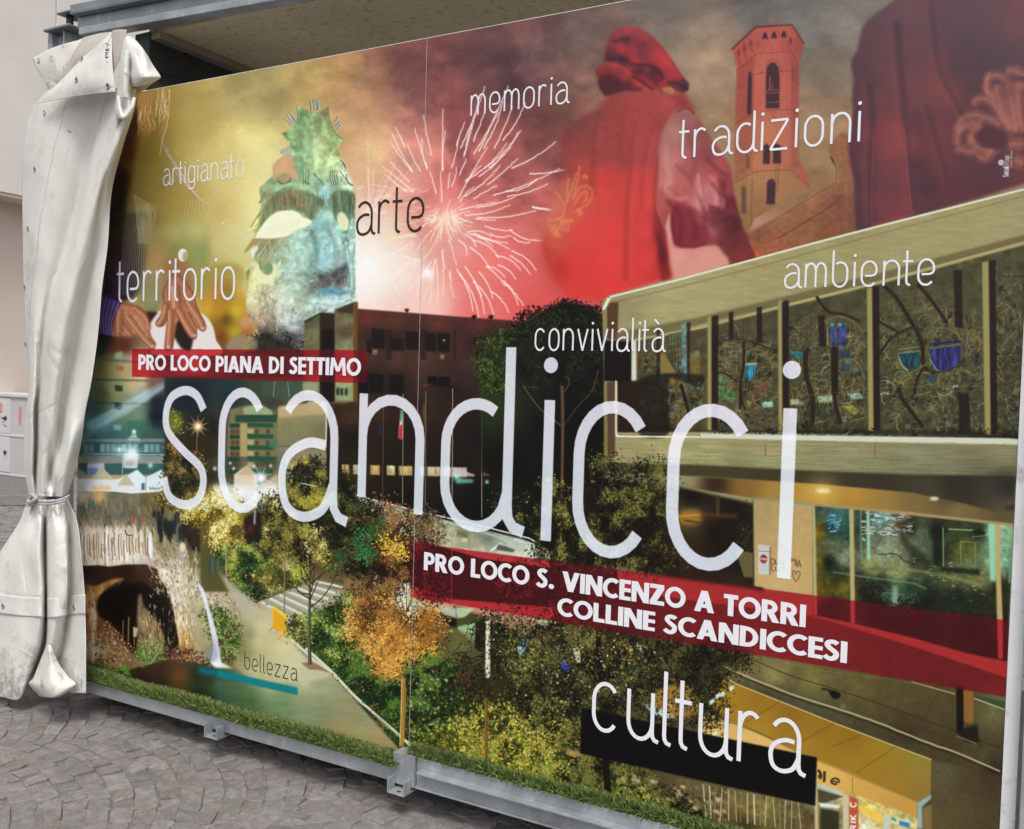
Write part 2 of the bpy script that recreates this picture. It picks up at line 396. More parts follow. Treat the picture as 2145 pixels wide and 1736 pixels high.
for i in range(70):
    x = rng.uniform(820, 1230); y = rng.uniform(60, 430); ell('V', x, y, rng.uniform(12, 46), rng.uniform(7, 22), [(70,40,48),(190,112,100),(120,66,66),(206,130,112)][rng.randint(4)], .10, 7, rng.uniform(-50, 20))
for i in range(34):
    x = rng.uniform(460, 800); y = rng.uniform(120, 300); ell('V', x, y, rng.uniform(16, 60), rng.uniform(8, 26), [(120,104,60),(226,200,130),(150,132,80)][rng.randint(3)], .10, 9, rng.uniform(-50, 20))
glow('V', 560, 330, 170, (255, 250, 150), .42); glow('V', 770, 560, 170, (255, 252, 240), .8)
glow('V', 540, 460, 150, (250, 245, 150), .3)
# ---- left strip: craftsman, hair, striped shirt, hands
field('L0', [960,660,1020,680,1000,800,985,1000,950,1200,905,1420,860,1736,760,1736,770,1300,880,1000], [
 (990,720,80,40,12),(970,880,60,26,10),(985,960,96,42,16),(960,1030,112,50,22),(900,1000,36,16,8),(940,1200,120,72,24),(850,1250,30,20,10),(870,1500,44,34,14),(800,1600,20,18,10)], soft=7)
poly('L0', [985,670,1095,655,1100,690,1060,740,1090,800,1095,900,1040,965,1000,860,975,740], (196,144,72), 3, .9, True)
for i in range(46):
    x = rng.uniform(985, 1085); y = rng.uniform(690, 880)
    line('L0', [x, y, x+rng.uniform(-14, 26), y+45, x+rng.uniform(-14, 14), y+rng.uniform(60, 105)], rng.uniform(.7, 1.8), [(240,205,130),(214,150,80),(130,80,30),(250,225,170)][rng.randint(4)], .7, True)
poly('L0', [1110,640,1200,615,1215,700,1205,850,1165,1000,1150,960,1170,830,1120,800], (196,150,74), 4, .7, True)
for i in range(50):
    x = rng.uniform(1112, 1205); y = rng.uniform(625, 780)
    line('L0', [x, y, x+rng.uniform(-16, 16), y+50, x+rng.uniform(-14, 10), y+rng.uniform(80, 130)], rng.uniform(.6, 1.6), [(250,225,150),(220,170,90),(160,116,50),(255,240,190)][rng.randint(4)], .7, True)
line('L0', [1210,640,1205,780,1190,900,1160,1000,1140,1110], 1.6, (240,215,140), .8, True)
for i in range(9):
    x = 1150+i*21
    line('L0', [x, 985+i*34, x+18, 1050+i*32, x+75, 1140+i*30, x+95, 1215+i*24, x+150,1290+i*20], 1.1, (214,196,214), .6, True, jit=.3)
for i in range(26):
    x = 1160+rng.uniform(0, 240); y = 1010+rng.uniform(0, 380)
    line('L0', [x, y, x+22, y+26], 1.0, (240,225,190), .5)
for k in range(8):
    line('V', arc(q('L0', 1350,1900)[0][0]+k*1.0, q('L0', 1350,1920)[0][1]-k*1.2, 8+k*3.8, 12+k*6, -160, -20), 1.1, (244,234,184), .75)
for k in range(9):
    x = 1310+k*24; line('L0', [x, 1560, x+14, 1480, x+26, 1420], .9, (240,225,170), .45, True, jit=.5)
field('L1', [780,0,1080,0,1075,250,1050,430,1010,560,950,600,860,640,830,700,820,860,860,980,700,1010,690,800,740,500], [
 (820,60,40,34,14),(900,60,84,76,36),(1020,100,120,104,50),(1040,250,96,84,44),(980,300,72,60,40),(860,300,52,36,26),(830,470,60,36,48),(900,560,44,30,40),(980,480,64,58,34),(760,560,36,26,40),(720,800,24,20,34),(760,950,24,28,30)], soft=5)
for i in range(15):
    x = 860+i*15
    line('L1', [x+60-i*1, -60, x+30, 120, x+14, 300, x-10+i*2, 480, x-14, 590], .9, (226,212,176) if i > 7 else (170,150,176), .75, True, jit=.3)
for i in range(16):
    x = 975+i*7
    line('L0', [x-20+i, 1380+i*5, x, 1560, x+14, 1736], .9, (236,220,164), .7, True, jit=.25)
for i in range(5): line('L1', [790+i*14, 250, 775+i*14, 520, 790+i*12, 600], 1, (110,70,120), .7, True)
field('V', [310,735,700,735,700,815,310,815], [(340,750,70,40,30),(400,760,200,180,160),(440,760,90,60,40),(520,750,110,80,40),(580,760,50,46,44),(660,770,60,50,40),(400,800,90,80,80),(520,800,30,34,40)], soft=2)
# bronze-green shirt of the second craftsman and warm blur
field('L1', [1080,120,1436,60,1500,300,1440,480,1160,640,1140,700,1030,700,1000,560,1050,300], [
 (1150,200,150,134,64),(1250,150,176,160,84),(1400,120,190,180,100),(1120,330,176,128,70),(1100,400,170,140,84),(1060,520,140,134,80),(1080,640,150,146,100),(1100,690,120,110,60),(1240,260,130,130,60),(1400,300,140,150,80),(1300,380,170,130,70)], soft=8, sm=True)
field('L1', [1400,430,1736,400,1736,975,1560,975,1500,800,1440,700], [
 (1450,500,150,140,70),(1500,560,180,140,50),(1540,640,214,150,24),(1480,680,222,160,40),(1600,700,176,110,20),(1560,850,120,66,24),(1620,860,90,50,20),(1700,700,208,200,80),(1730,600,225,220,150),(1680,800,186,190,40),(1640,950,130,90,30),(1600,560,130,140,70)], soft=5, sm=True)
field('M1', [0,480,120,470,230,560,300,700,300,850,100,975,0,975], [
 (20,560,196,130,40),(40,700,206,140,30),(20,850,150,90,20),(110,560,130,110,40),(95,760,80,60,16),(60,880,110,50,14),(160,700,226,190,24),(150,850,196,186,20),(180,560,222,170,60),(230,780,214,150,110),(240,860,170,90,50),(120,960,120,60,30)], soft=5)
poly('L1', [1130,700,1080,760,1060,850,1090,960,1110,1010,1560,1010,1540,900,1515,800,1440,715,1300,690], (232,216,196), 1.5, 1, True)
poly('L1', [1235,770,1300,760,1330,840,1380,900,1360,985,1330,985,1290,960,1240,880], (38,26,20), 2)
poly('L1', [1040,700,1130,705,1080,770,1060,800], (56,26,16), 2)
poly('L1', [1616,975,1640,910,1690,880,1736,870,1736,975], (150,130,96), 2)
def hand(r, pts, base, hi):
    p = q(r, *pts); s = smooth(p); comp(mask(s, 1), base)
    m = mask(s, 1)
    y0, x0, mm = m; h, w = mm.shape
    n = fbm(14, 9, 3)[y0:y0+h, x0:x0+w]
    sh = np.clip(blur(mm, 4)*1.3-.3, 0, 1)
    comp((y0, x0, mm*sh*np.clip(n*.9+.1, 0, 1)), hi, .75); comp((y0, x0, mm*(1-np.clip(blur(mm, 5)*1.6-.5, 0, 1))), (110, 50, 28), .55)
    line('V', np.concatenate([s, s[:1]]), 1., (96,44,22), .35)
hand('L1', [850,645,930,650,1010,680,1055,740,1065,820,1080,880,1110,930,1095,970,1060,960,1000,900,1040,960,1060,1010,1000,1010,945,1060,880,1000,840,940,800,880,800,810,820,720], (168,98,60), (222,160,122))
line('L1', [940,780,1000,880,1080,965], 2.2, (100,48,26), .85, True); line('L1', [900,860,950,900,1010,985], 2, (100,48,26), .8, True)
line('L1', [860,890,900,930,960,1000], 1.6, (110,56,30), .6, True)
for a in ([960,740,1010,820,1060,900],[890,700,930,760,960,860],[850,780,880,850,900,900],[1020,720,1050,770,1060,830]): line('L1', a, 4.5, (236,182,146), .35, True, soft=1.5)
poly('L1', [1180,330,1330,330,1360,470,1400,600,1180,640,1170,500], (150,100,56), 10, .7, True)
hand('L1', [1160,560,1170,640,1150,720,1112,780,1125,808,1165,805,1195,770,1185,860,1178,975,1228,972,1245,880,1275,765,1320,840,1365,895,1400,890,1408,820,1440,842,1468,830,1460,780,1430,720,1400,640,1375,560,1310,470,1270,440,1230,440,1200,480], (158,88,52), (214,146,102))
for a in ([1200,700,1210,780,1200,900],[1280,700,1320,780,1370,860],[1340,680,1390,740,1430,800],[1240,480,1250,560,1260,650]): line('L1', a, 5, (226,166,120), .4, True, soft=1.5)
for a in ([1190,640,1190,770],[1270,700,1280,770],[1340,700,1400,810]): line('L1', a, 1.6, (84,40,20), .8)
for pts, w in (([905,730,960,800,1030,890,1092,955],50),([870,790,930,870,990,950,1040,1010],46),([840,860,890,930,940,1000,970,1050],44),([960,670,1020,720,1052,770,1062,830],40),([860,690,850,760,850,850],60),([1215,690,1215,780,1208,880,1203,965],52),([1270,680,1310,760,1350,830,1385,878],54),([1340,630,1385,700,1430,770,1448,828],50),([1185,650,1172,720,1145,775,1125,795],44),([1240,520,1245,600,1250,680],90)):
    line('L1', pts, w*.30, (104,54,32), .5, True, soft=2); line('L1', [v-(4 if i % 2 == 0 else 0) for i, v in enumerate(pts)], w*.20, (186,116,76), .8, True, soft=1.2); line('L1', [v-(9 if i % 2 == 0 else -2) for i, v in enumerate(pts)], w*.07, (232,172,132), .6, True, soft=1)
for x, y, a_ in ((1088,950,50),(1040,1000,52),(1203,955,0),(1388,872,60),(1452,822,50)): ell('L1', x, y, 10, 14, (226,176,150), .8, .6, a_)
for i in range(60):
    x = rng.uniform(830, 1060); y = rng.uniform(680, 960); line('L1', [x, y, x+rng.uniform(4, 16), y+rng.uniform(6, 22)], 1, [(120,66,40),(226,170,130)][rng.randint(2)], .3)
for i in range(40):
    x = rng.uniform(1190, 1370); y = rng.uniform(520, 760); line('L1', [x, y, x+rng.uniform(-4, 10), y+rng.uniform(6, 24)], 1, [(110,58,34),(214,156,116)][rng.randint(2)], .3)
line('L1', [1230,450,1240,380,1260,340], 26, (160,104,60), .45, True, soft=8)
ell('L1', 1305, 300, 34, 46, (232,224,200)); ell('L1', 1322, 310, 20, 36, (170,140,90), .8, 1); 
poly('L1', [730,575,790,590,862,640,835,700,800,800,800,885,740,865,712,800], (72,46,104), 1, 1)
for i in range(9): line('L1', [728+i*15, 590+i*6, 722+i*13-8, 690+i*4, 716+i*10, 780, 722+i*10, 862+i*2], 1.3, [(196,186,226),(140,110,176)][i % 2], .9, True)
# ---- village square by night under the hands
field('L1', [700,880,1000,880,1100,1100,1450,1180,1736,1180,1736,1736,560,1736,600,1400], [
 (740,900,26,34,34),(700,960,44,56,50),(820,960,110,50,34),(880,960,96,44,28),(860,1020,150,160,120),(720,1080,120,124,70),(780,1090,150,150,90),(950,1060,206,160,130),(900,1110,180,170,110),
 (800,1250,140,150,104),(960,1230,200,180,130),(1000,1180,226,196,150),(740,1290,96,110,70),(900,1350,130,146,110),(680,1400,70,110,104),(700,1500,96,160,170),(1000,1300,140,176,170),(980,1440,110,140,112),(1000,1530,60,110,90),
 (800,1600,60,96,100),(700,1650,60,110,120),(1100,1200,120,90,80),(1200,1230,60,56,64),(1250,1180,116,80,80),(1120,1350,20,34,48),(1120,1450,14,26,40),(1400,1300,14,30,36),(1600,1260,14,36,50),(1500,1500,16,30,30),(1250,1600,50,80,80),(1050,1600,60,90,84),(1500,1700,24,34,24),(1650,1500,40,50,34),(1680,1300,20,44,56)], soft=4, pw=3.5)
poly('L1', [680,1030,1060,1060,1060,1075,680,1050], (70,84,60), 1, .5)
for y in (1180, 1345): poly('L1', [670, y, 1060, y+8, 1060, y+22, 670, y+14], (44,70,60), 1, .6)
poly('L1', [820,1225,876,1232,874,1272,822,1268], (50,70,50), 1); poly('L1', [820,1350,880,1362,860,1405,818,1395], (26,50,60), 1)
poly('L1', [830,1085,884,1095,880,1130,832,1120], (176,96,70), 1, .8); poly('L1', [818,1000,870,985,866,1040,822,1036], (170,184,130), 1.5, .7)
for a, w, al in (([620,1520,900,1380,1140,1240,1230,1180], 14, .4), ([640,1540,900,1420,1180,1230], 5, .6), ([640,1500,900,1350,1060,1270], 4, .5), ([600,1600,760,1480,940,1370], 9, .25)):
    line('L1', a, w, (150,200,240), al, True, soft=3, mode='s')
poly('L1', [912,1480,1000,1482,1000,1640,908,1640], (64,116,100), 1, .9); poly('L1', [944,1545,970,1545,970,1590,962,1590,962,1570,952,1570,952,1590,944,1590], (240,255,250), .5, .9)
for k in range(2): poly('L1', [928-k*16,1588+k*18,978+k*18,1590+k*18,978+k*18,1602+k*20,928-k*16,1600+k*20], (210,240,230), .8, .8)
poly('L1', [810,1508,866,1510,864,1550,812,1545], (130,176,180), 1, .8)
poly('L2', [580,140,1240,130,1230,200,580,205], (70,110,112), 1, .8)
poly('L2', [580,90,1210,90,1220,112,580,112], (156,170,160), 1, .6)
for i in range(16):
    x = 600+i*39
    poly('L2', [x, 128, x+30, 128, x+30, 186, x, 186], [(110,160,164),(140,180,176),(60,96,104),(120,150,150)][i*7 % 4], .6, .9)
line('L2', [590,196,1220,205], 1.6, (190,220,220), .8); poly('L2', [590,208,1200,212,1190,262,590,258], (120,140,150), 1, .8)
poly('L2', [560,262,1190,266,1180,350,560,345], (40,90,96), 1, .9); poly('L2', [625,262,745,262,745,345,625,345], (190,200,226), 1); poly('L2', [630,300,700,300,700,345,630,345], (90,120,190), 1.5, .8)
poly('L2', [540,290,590,320,650,372,540,372], (166,164,140), 1.5)
for t in ([650,375,730,292,812,380],[836,424,900,340,962,424],[820,400,860,372,900,350,840,424]): poly('L2', t, (206,194,156) if t[0] != 820 else (240,244,250), .8)
poly('L2', [540,372,812,378,1150,360,1160,462,940,482,800,468,540,470], (232,232,240), 1.2)
poly('L2', [905,350,980,308,1045,375,1045,450,960,425], (226,238,248), .8); poly('L2', [1050,360,1150,310,1180,330,1180,450,1050,450], (220,234,240), 1)
for t in ([650,375,730,292,812,380],[836,424,900,340,962,424]): poly('L2', t, (204,190,150), .8)
poly('L2', [1010,405,1034,405,1034,455,1010,455], (60,60,80), .8, .8); line('L2', [1042,340,1042,460], 1, (90,100,120))
for i in range(12): line('L2', [1068+i*7, 430+(i*5) % 14, 1068+i*7, 452], 1.4, (70,80,100), .7)
poly('L2', [655,425,790,420,790,455,655,462], (236,196,120), 2, .8); poly('L2', [548,420,600,440,640,480,600,470], (230,214,110), 2, .7)
poly('L2', [885,192,988,194,980,300,880,298], (214,222,220), 1); poly('L2', [895,240,970,236,960,280,892,285], (150,130,110), 2, .5)
line('L2', [876,200,874,350], 1.2, (190,210,214))
for (x, y, r, c) in ((940,190,110,(160,240,255)),(940,190,44,(255,255,255)),(850,165,70,(150,240,250)),(850,165,26,(240,255,255)),(1072,278,40,(190,255,250)),(1385,450,90,(200,240,255)),(1385,450,40,(255,255,255)),(1640,265,26,(255,255,230)),(1665,300,22,(255,255,230)),(1535,300,24,(255,240,200)),(1475,265,20,(255,250,220))): glow('L2', x, y, r, c, 1.)
for k in range(24):
    a = k*math.pi/12+.1; L = 60+30*(k % 3); line('L2', [940+14*math.cos(a), 190+14*math.sin(a), 940+L*math.cos(a), 190+L*math.sin(a)], 1.6, (210,250,255), .5, mode='s', taper=(1.4, .2))
# people, stone wall, dripping rock
field('L2', [545,462,800,466,940,480,1150,470,1180,560,1440,640,1440,900,1380,1120,1360,1130,1180,1130,1080,1000,600,1000,545,700], [
 (580,500,226,206,180),(700,510,226,176,110),(640,560,120,124,110),(580,600,130,130,110),(700,600,100,96,78),(830,500,110,108,84),(900,560,120,114,88),(1050,520,106,98,62),(1100,540,120,100,50),
 (640,660,140,124,100),(760,650,110,100,84),(900,640,110,100,80),(1040,640,124,114,76),(1120,640,90,90,60),(620,740,226,196,176),(700,800,214,190,168),(650,900,240,226,214),(780,760,222,196,166),(900,740,214,186,160),
 (900,800,230,212,184),(840,900,232,210,180),(960,900,226,214,206),(1060,800,180,160,124),(1060,900,206,186,160),(1150,800,150,134,94),(1200,900,150,136,100),(1300,800,100,96,70),(1200,1000,206,184,150),(1300,960,190,170,150),(1240,1080,226,208,184),(1340,1060,220,200,170),(1400,800,60,50,36)], nz=.12, nsc=14, nsy=30, pw=3)
for i in range(420):                      # streaks of crowd and rock above the arch
    x = rng.uniform(550, 1160); y = rng.uniform(520, 740+(x < 700)*60); L = rng.uniform(20, 70)
    c = [(60,44,34),(40,34,30),(120,100,80),(180,160,130),(84,70,54)][rng.randint(5)]
    if y > 700 and rng.rand() < .5: c = (230,206,176)
    line('L2', [x, y, x+rng.uniform(-4, 14), y+L*.5, x+rng.uniform(0, 22), y+L], rng.uniform(.8, 2.6), c, rng.uniform(.25, .7), True, taper=(1, .4))
for x, c in ((640,(56,110,104)),(664,(40,120,110)),(955,(190,70,80)),(1020,(170,80,70)),(620,(200,160,130)),(940,(170,90,80))): ell('L2', x, 560+(x > 900)*100, 9, 34, c, .7, 1)
poly('L2', [560,760,700,730,820,760,1000,780,1090,860,1090,960,1020,960,900,950,760,950,640,960,585,970], (226,208,192), 6, .7, True, nz=.25, nsc=9, nsy=40)
for i in range(23):                       # pale stalactites
    x = 592+i*22+rng.uniform(-6, 6); y = 745+rng.uniform(-30, 70); e = 950+rng.uniform(-40, 40)+(60 if i in (8, 5) else 0)
    w = rng.uniform(7, 13); c = [(252,246,244),(240,222,204),(226,204,180),(253,251,252)][rng.randint(4)]
    line('L2', [x-w-4, y+20, x-w-6, y+100, x-w+1, e-20], rng.uniform(1.4, 3.4), (112,76,48), .75, True)
    poly('L2', [x-w*.8, y, x+w*.7, y-10, x+w*1.2+4, y+80, x+w+4, e-40, x+5, e, x-w, e-60], c, 1.2, .9, True)
    if i % 3 == 0: line('L2', [x+w*.2, y+30, x+w*.5, e-60], 1.4, (176,140,110), .6, soft=1)
for i in range(60):
    x = rng.uniform(560, 1080); y = rng.uniform(760, 960); line('L2', [x, y, x+3, y+rng.uniform(10, 50)], rng.uniform(1, 2), (150,110,80), .5)
ell('L2', 925, 745, 34, 26, (206,186,160), 1, 1); line('L2', [893,740,905,772,945,780], 2, (60,34,24), .9, True)
for i in range(260):
    x = rng.uniform(1090, 1380); y = rng.uniform(800, 1120); line('L2', [x, y, x+rng.uniform(4, 16), y+rng.uniform(6, 26)], rng.uniform(1, 2.4), [(120,90,60),(80,60,44),(240,226,206),(160,130,96)][rng.randint(4)], .6)
for i in range(22):
    x = rng.uniform(1120, 1350); y = rng.uniform(700, 790); poly('L2', [x-9,y-50,x,y-58,x+9,y-50,x+12,y-10,x+6,y+46,x-6,y+46,x-12,y-10], [(22,28,40),(18,34,40),(30,26,30),(50,44,36)][rng.randint(4)], 1, .85)
for i in range(26):                       # strollers on the path
    x = rng.uniform(1110, 1440); y = rng.uniform(640, 740); ell('L2', x, y, rng.uniform(7, 12), rng.uniform(30, 60), [(30,36,40),(24,40,44),(70,60,44),(40,30,26),(30,30,34)][rng.randint(5)], .9, 1); ell('L2', x, y-50, 5, 7, (120,90,70), .8)
poly('L2', [1300,640,1440,690,1440,900,1420,1110,1385,1110,1350,900], (48,34,26), 3, .85)
ell('L2', 1302, 865, 22, 36, (236,214,176), 1, 1.5); ell('L2', 1300, 930, 26, 40, (160,170,180), .7, 2)
for x, y in ((1160,600),(1100,630),(1350,800),(1380,880)): ell('L2', x, y, 14, 30, (40,24,24), .8, 1)
for x, y in ((1360,870),(1100,655),(1340,700)): ell('L2', x, y, 6, 12, (190,60,60), .8, 1)
# cave
field('L2', [588,995,700,990,780,1000,900,985,1040,985,1120,1020,1140,1100,1190,1150,1230,1280,1262,1450,1290,1560,1400,1600,1500,1700,1560,1736,600,1736,600,1300], [
 (640,1050,40,20,14),(800,1040,50,28,18),(900,1060,36,22,18),(1000,1050,70,38,22),(1080,1080,76,44,26),(700,1100,44,24,16),(640,1170,110,56,26),(620,1250,150,80,40),(650,1350,170,110,60),(640,1500,150,90,50),(680,1600,206,190,170),
 (780,1200,14,8,6),(760,1300,16,8,6),(900,1200,24,12,8),(860,1350,20,12,8),(1000,1180,40,22,14),(1130,1250,22,12,8),(1200,1350,16,8,6),(1230,1500,16,8,6),(740,1420,110,60,30),(760,1520,130,80,50),(840,1600,150,110,70),(900,1500,50,34,20),(920,1430,80,60,36),
 (1030,1420,150,126,84),(1080,1500,170,140,96),(1100,1420,150,110,60),(1000,1300,110,80,50),(1040,1620,130,130,84),(1180,1560,60,30,20),(1300,1640,110,66,46),(1450,1700,60,40,30),(800,1680,120,90,50),(700,1700,90,74,40)], soft=1.5, nz=.14, nsc=10, nsy=26, pw=3.2)
poly('L2', [600,1150,680,1140,750,1110,830,1085,890,1090,800,1130,730,1190,700,1250,690,1350,680,1460,676,1680,640,1600,610,1400], (196,130,70), 2, .8, True, nz=.3, nsc=8, nsy=24)
poly('L2', [650,1300,690,1330,682,1500,675,1690,650,1650,655,1450], (240,222,200), 2.5, .75, True)
for i in range(16): line('L2', [620+i*16, 1170+rng.uniform(-20, 10)-i*4, 626+i*15, 1240-i*7], 3, (240,190,110), .7, taper=(.2, 1.2), soft=1)
poly('L2', [694,1270,740,1180,820,1130,940,1125,1020,1200,1040,1330,980,1350,990,1480,960,1620,900,1560,860,1480,780,1400,710,1350], (16,8,6), 3, .9, True)
poly('L2', [920,1160,1020,1120,1130,1220,1200,1330,1250,1450,1262,1560,1180,1510,1130,1400,1040,1320,960,1280], (14,8,6), 3, .9, True)
poly('L2', [985,1220,1010,1200,1030,1280,1120,1400,1170,1520,1160,1620,1060,1640,990,1600,980,1430], (150,122,80), 2, .9, True, nz=.35, nsc=8, nsy=24)
for a in ([920,1360,915,1560,12],[960,1430,958,1560,10],[880,1380,876,1540,8]): line('L2', a[:4], a[4]*.3, (130,96,50), .9)
poly('L2', [950,1430,985,1440,975,1500,952,1500], (200,190,160), 1, .9)
leaves('L2', [700,1400,860,1500,980,1680,960,1736,700,1736], 500, 5, [(150,100,60),(110,70,40),(180,140,110),(90,90,40)], clump=20)
leaves('L2', [1000,1560,1160,1540,1160,1640,1000,1700], 260, 5, [(60,110,30),(100,150,60),(130,170,70),(60,90,30)])
poly('L2', [1190,1500,1240,1480,1262,1560,1240,1600,1190,1570], (20,10,8), 2)
# right pillar, water, roots
field('L2', [1120,1000,1380,1100,1420,1140,1460,1736,1300,1700,1275,1560,1262,1400,1225,1240,1190,1150], [
 (1180,1080,244,230,212),(1290,1130,236,216,186),(1230,1230,250,242,240),(1310,1200,244,234,218),(1270,1400,244,222,186),(1330,1400,240,222,176),(1340,1520,222,160,60),(1390,1450,150,100,34),(1300,1600,150,90,30),(1410,1250,150,130,100),(1420,1560,110,60,20),(1330,1300,200,180,130)], nz=.16, nsc=8, nsy=26, soft=1)
for i in range(200):
    x = rng.uniform(1200, 1400); y = rng.uniform(1120, 1560); line('L2', [x, y, x+rng.uniform(-2, 5), y+rng.uniform(10, 40)], rng.uniform(.8, 2), [(250,240,220),(140,96,50),(110,130,60),(200,150,80)][rng.randint(4)], .6)
poly('L2', [1400,1140,1440,1200,1480,1400,1490,1600,1420,1560,1410,1350], (24,18,14), 2, .9)
leaves('L2', [1420,1320,1480,1320,1520,1500,1480,1600,1430,1500], 120, 5, [(100,120,30),(70,90,24),(140,140,60)])
for a in ([1400,1140,1412,1300,1424,1450,1440,1570],[1424,1150,1455,1300,1490,1480,1540,1650]): line('L2', a, 2.4, (206,200,196), .7, True)
# rock bank and ivy on the right of the fall, paved path and hedges
field('M2', [-160,880,100,960,300,1240,430,1370,640,1600,640,1736,-120,1736,-180,1200], [
 (-100,950,100,90,60),(-100,1100,190,176,130),(60,1100,180,170,120),(-40,1200,214,196,170),(60,1250,206,184,160),(140,1350,180,160,124),(40,1330,206,180,150),(200,1280,140,128,84),(230,1400,150,136,90),(190,1500,150,140,90),(300,1400,196,180,120),(330,1580,206,190,130),(500,1560,214,196,140),(600,1650,200,186,134),(250,1300,190,190,150),(200,1640,130,120,70),(120,1700,110,100,50)], nz=.06, nsc=14, soft=2)
leaves('M2', [-150,980,80,1060,200,1300,180,1420,60,1300,-100,1250], 500, 5, [(196,176,150),(226,206,186),(150,130,100),(170,150,110),(90,80,56)], alpha=.7)
# ---- fireworks
R = np.random.RandomState(3)
fc = q('M0', 1650, 1560)[0]
FW = [(1500,820,1560,1110),(1640,775,1635,1220),(1660,930,1640,1220),(1300,905,1370,1050),(1275,950,1425,1225),(1270,1015,1420,1225),(1385,1030,1480,1220),(1435,910,1530,1200),(1490,985,1530,1210),(1265,1155,1400,1300),(1200,1185,1430,1370),(1220,1235,1380,1370),
      (1545,1215,1590,1380),(1620,1215,1632,1440),(1690,1230,1675,1340),(1745,1000,1700,1200),(1736,1190,1700,1330)]
def spark(a, b, w=1.9, col=(255,244,236), al=.95, wig=.5, bend=6):
    a = np.array(a, float); b = np.array(b, float); L = np.hypot(*(b-a)); n = max(int(L/5), 3)
    t = np.linspace(0, 1, n)[:, None]; p = a+(b-a)*t; d = (b-a)/L; nn = np.array([-d[1], d[0]])
    p = p+nn*(np.sin(t*np.pi)*bend)+R.normal(0, wig, p.shape)
    line('V', p, w, col, al, taper=(.6, 1), mode='n'); line('V', p, w*2.6, (255,150,150), .22, soft=1, mode='s')
for a in FW: spark(q('M0', a[0], a[1])[0], q('M0', a[2], a[3])[0], 1.7, bend=R.uniform(-3, 4))
FN = [(205,615,30,1060),(370,610,160,1080),(60,870,0,1040),(150,740,50,1120),(210,770,120,1010),(300,800,125,1100),(330,720,190,1060),(400,760,270,1060),(490,730,330,1000),(460,930,200,1200),(360,1020,60,1290),(440,940,230,1200),(710,1010,390,1200),(440,1125,220,1320),
      (320,1170,60,1400),(795,1205,520,1240),(740,1200,260,1395),(575,1275,350,1365),(655,1310,360,1400),(290,1325,120,1420),(430,1395,140,1480),(800,1480,540,1475),(760,1495,540,1480),(570,1500,150,1550),(380,1460,60,1530),(280,1440,20,1500),(220,1050,10,1420),(130,1330,20,1440),(180,1180,70,1300),
      (620,1715,380,1640),(400,1640,200,1610),(530,1725,400,1690),(390,1680,240,1665),(280,1570,130,1560),(120,1590,20,1560),(370,1736,120,1665),(340,1090,160,1260),(110,880,60,1100),(70,1130,20,1250)]
for a in FN: spark(q('N0', a[0], a[1])[0], q('N0', a[2], a[3])[0], 1.9, bend=R.uniform(-8, -1) if a[0] > 300 else R.uniform(-2, 3))
FD = [(570,410,390,270),(530,440,380,300),(460,410,280,300),(425,470,290,370),(350,460,210,380),(480,665,340,500),(375,715,250,560),(350,520,210,380),(260,610,160,420),(265,725,160,520),(200,725,120,480),(160,750,20,430),(120,700,0,400),(380,260,150,170),(300,320,120,190),(260,240,90,150),(230,380,90,240),
      (140,240,60,150),(75,300,10,190),(180,600,60,380),(440,660,330,480),(250,170,80,140)]
for a in FD: spark(q('N1', a[0], a[1])[0], q('N1', a[2], a[3])[0], 1.9, bend=R.uniform(2, 8))
FL = [(1065,270,1300,170),(1130,360,1430,200),(1110,460,1440,215),(1120,340,1300,280),(1200,500,1410,320),(1280,460,1400,350),(1400,550,1560,340),(1450,590,1520,400),(1500,620,1560,450),(1550,640,1570,420),(1540,480,1580,330),(1640,590,1635,260),(1600,630,1590,330),(1450,270,1560,120),(1500,330,1600,160),(1660,400,1640,260),(1720,600,1690,420),(1736,380,1680,190),(1700,480,1690,410),
      (1230,400,1090,280),(1330,300,1480,340),(1200,190,1450,150),(1440,160,1240,160),(1340,580,1100,270),(1300,500,1060,240)]
for a in FL: spark(q('M1', a[0], a[1])[0], q('M1', a[2], a[3])[0], 1.5, (255,238,214) if a[0] % 3 else (250,230,130), .85, bend=R.uniform(-4, 4))
for i in range(46):
    a = R.uniform(0, 2*np.pi); r0 = R.uniform(6, 22); r1 = r0+R.uniform(10, 44)
    spark(fc+r0*np.array([math.cos(a), math.sin(a)]), fc+r1*np.array([math.cos(a), math.sin(a)])+[0, 8], 1.1, [(255,226,170),(255,245,235),(236,200,120)][R.randint(3)], .8, .6, R.uniform(-6, 6))
for i in range(60):
    x = fc[0]+R.normal(0, 16); y = fc[1]-18+R.uniform(-6, 20); spark((x, y), (x+(x-fc[0])*.5, y+R.uniform(10, 40)), .9, (250,220,160), .6, .5, 3)
for i in range(34):
    x = R.uniform(1000, 1480); y = R.uniform(1290, 1690); L = R.uniform(40, 130)
    spark(q('M0', x, y)[0], q('M0', x+L, y+R.uniform(-30, 30))[0], 1.2, [(255,236,210),(250,226,120)][R.randint(2)], .7, .7, 3)
for i in range(20):
    a = R.uniform(-2.2, -.8); o = q('M0', 1090, 1560)[0]; spark(o+12*np.array([math.cos(a), math.sin(a)]), o+R.uniform(60, 170)*np.array([math.cos(a), math.sin(a)]), .9, (255,240,200), .3, .5, 5)
glow('V', fc[0], fc[1], 70, (255,190,150), .6); glow('M1', 1530, 425, 80, (255,250,235), 1); glow('M1', 1530, 425, 30, (255,255,255), 1); glow('M1', 1440, 350, 70, (255,240,210), .6)
for k in range(12):
    a = k*math.pi/6+.2; line('M1', [1530,425,1530+66*math.cos(a),425+66*math.sin(a)], 1.2, (255,255,250), .7, taper=(1.4, .2))
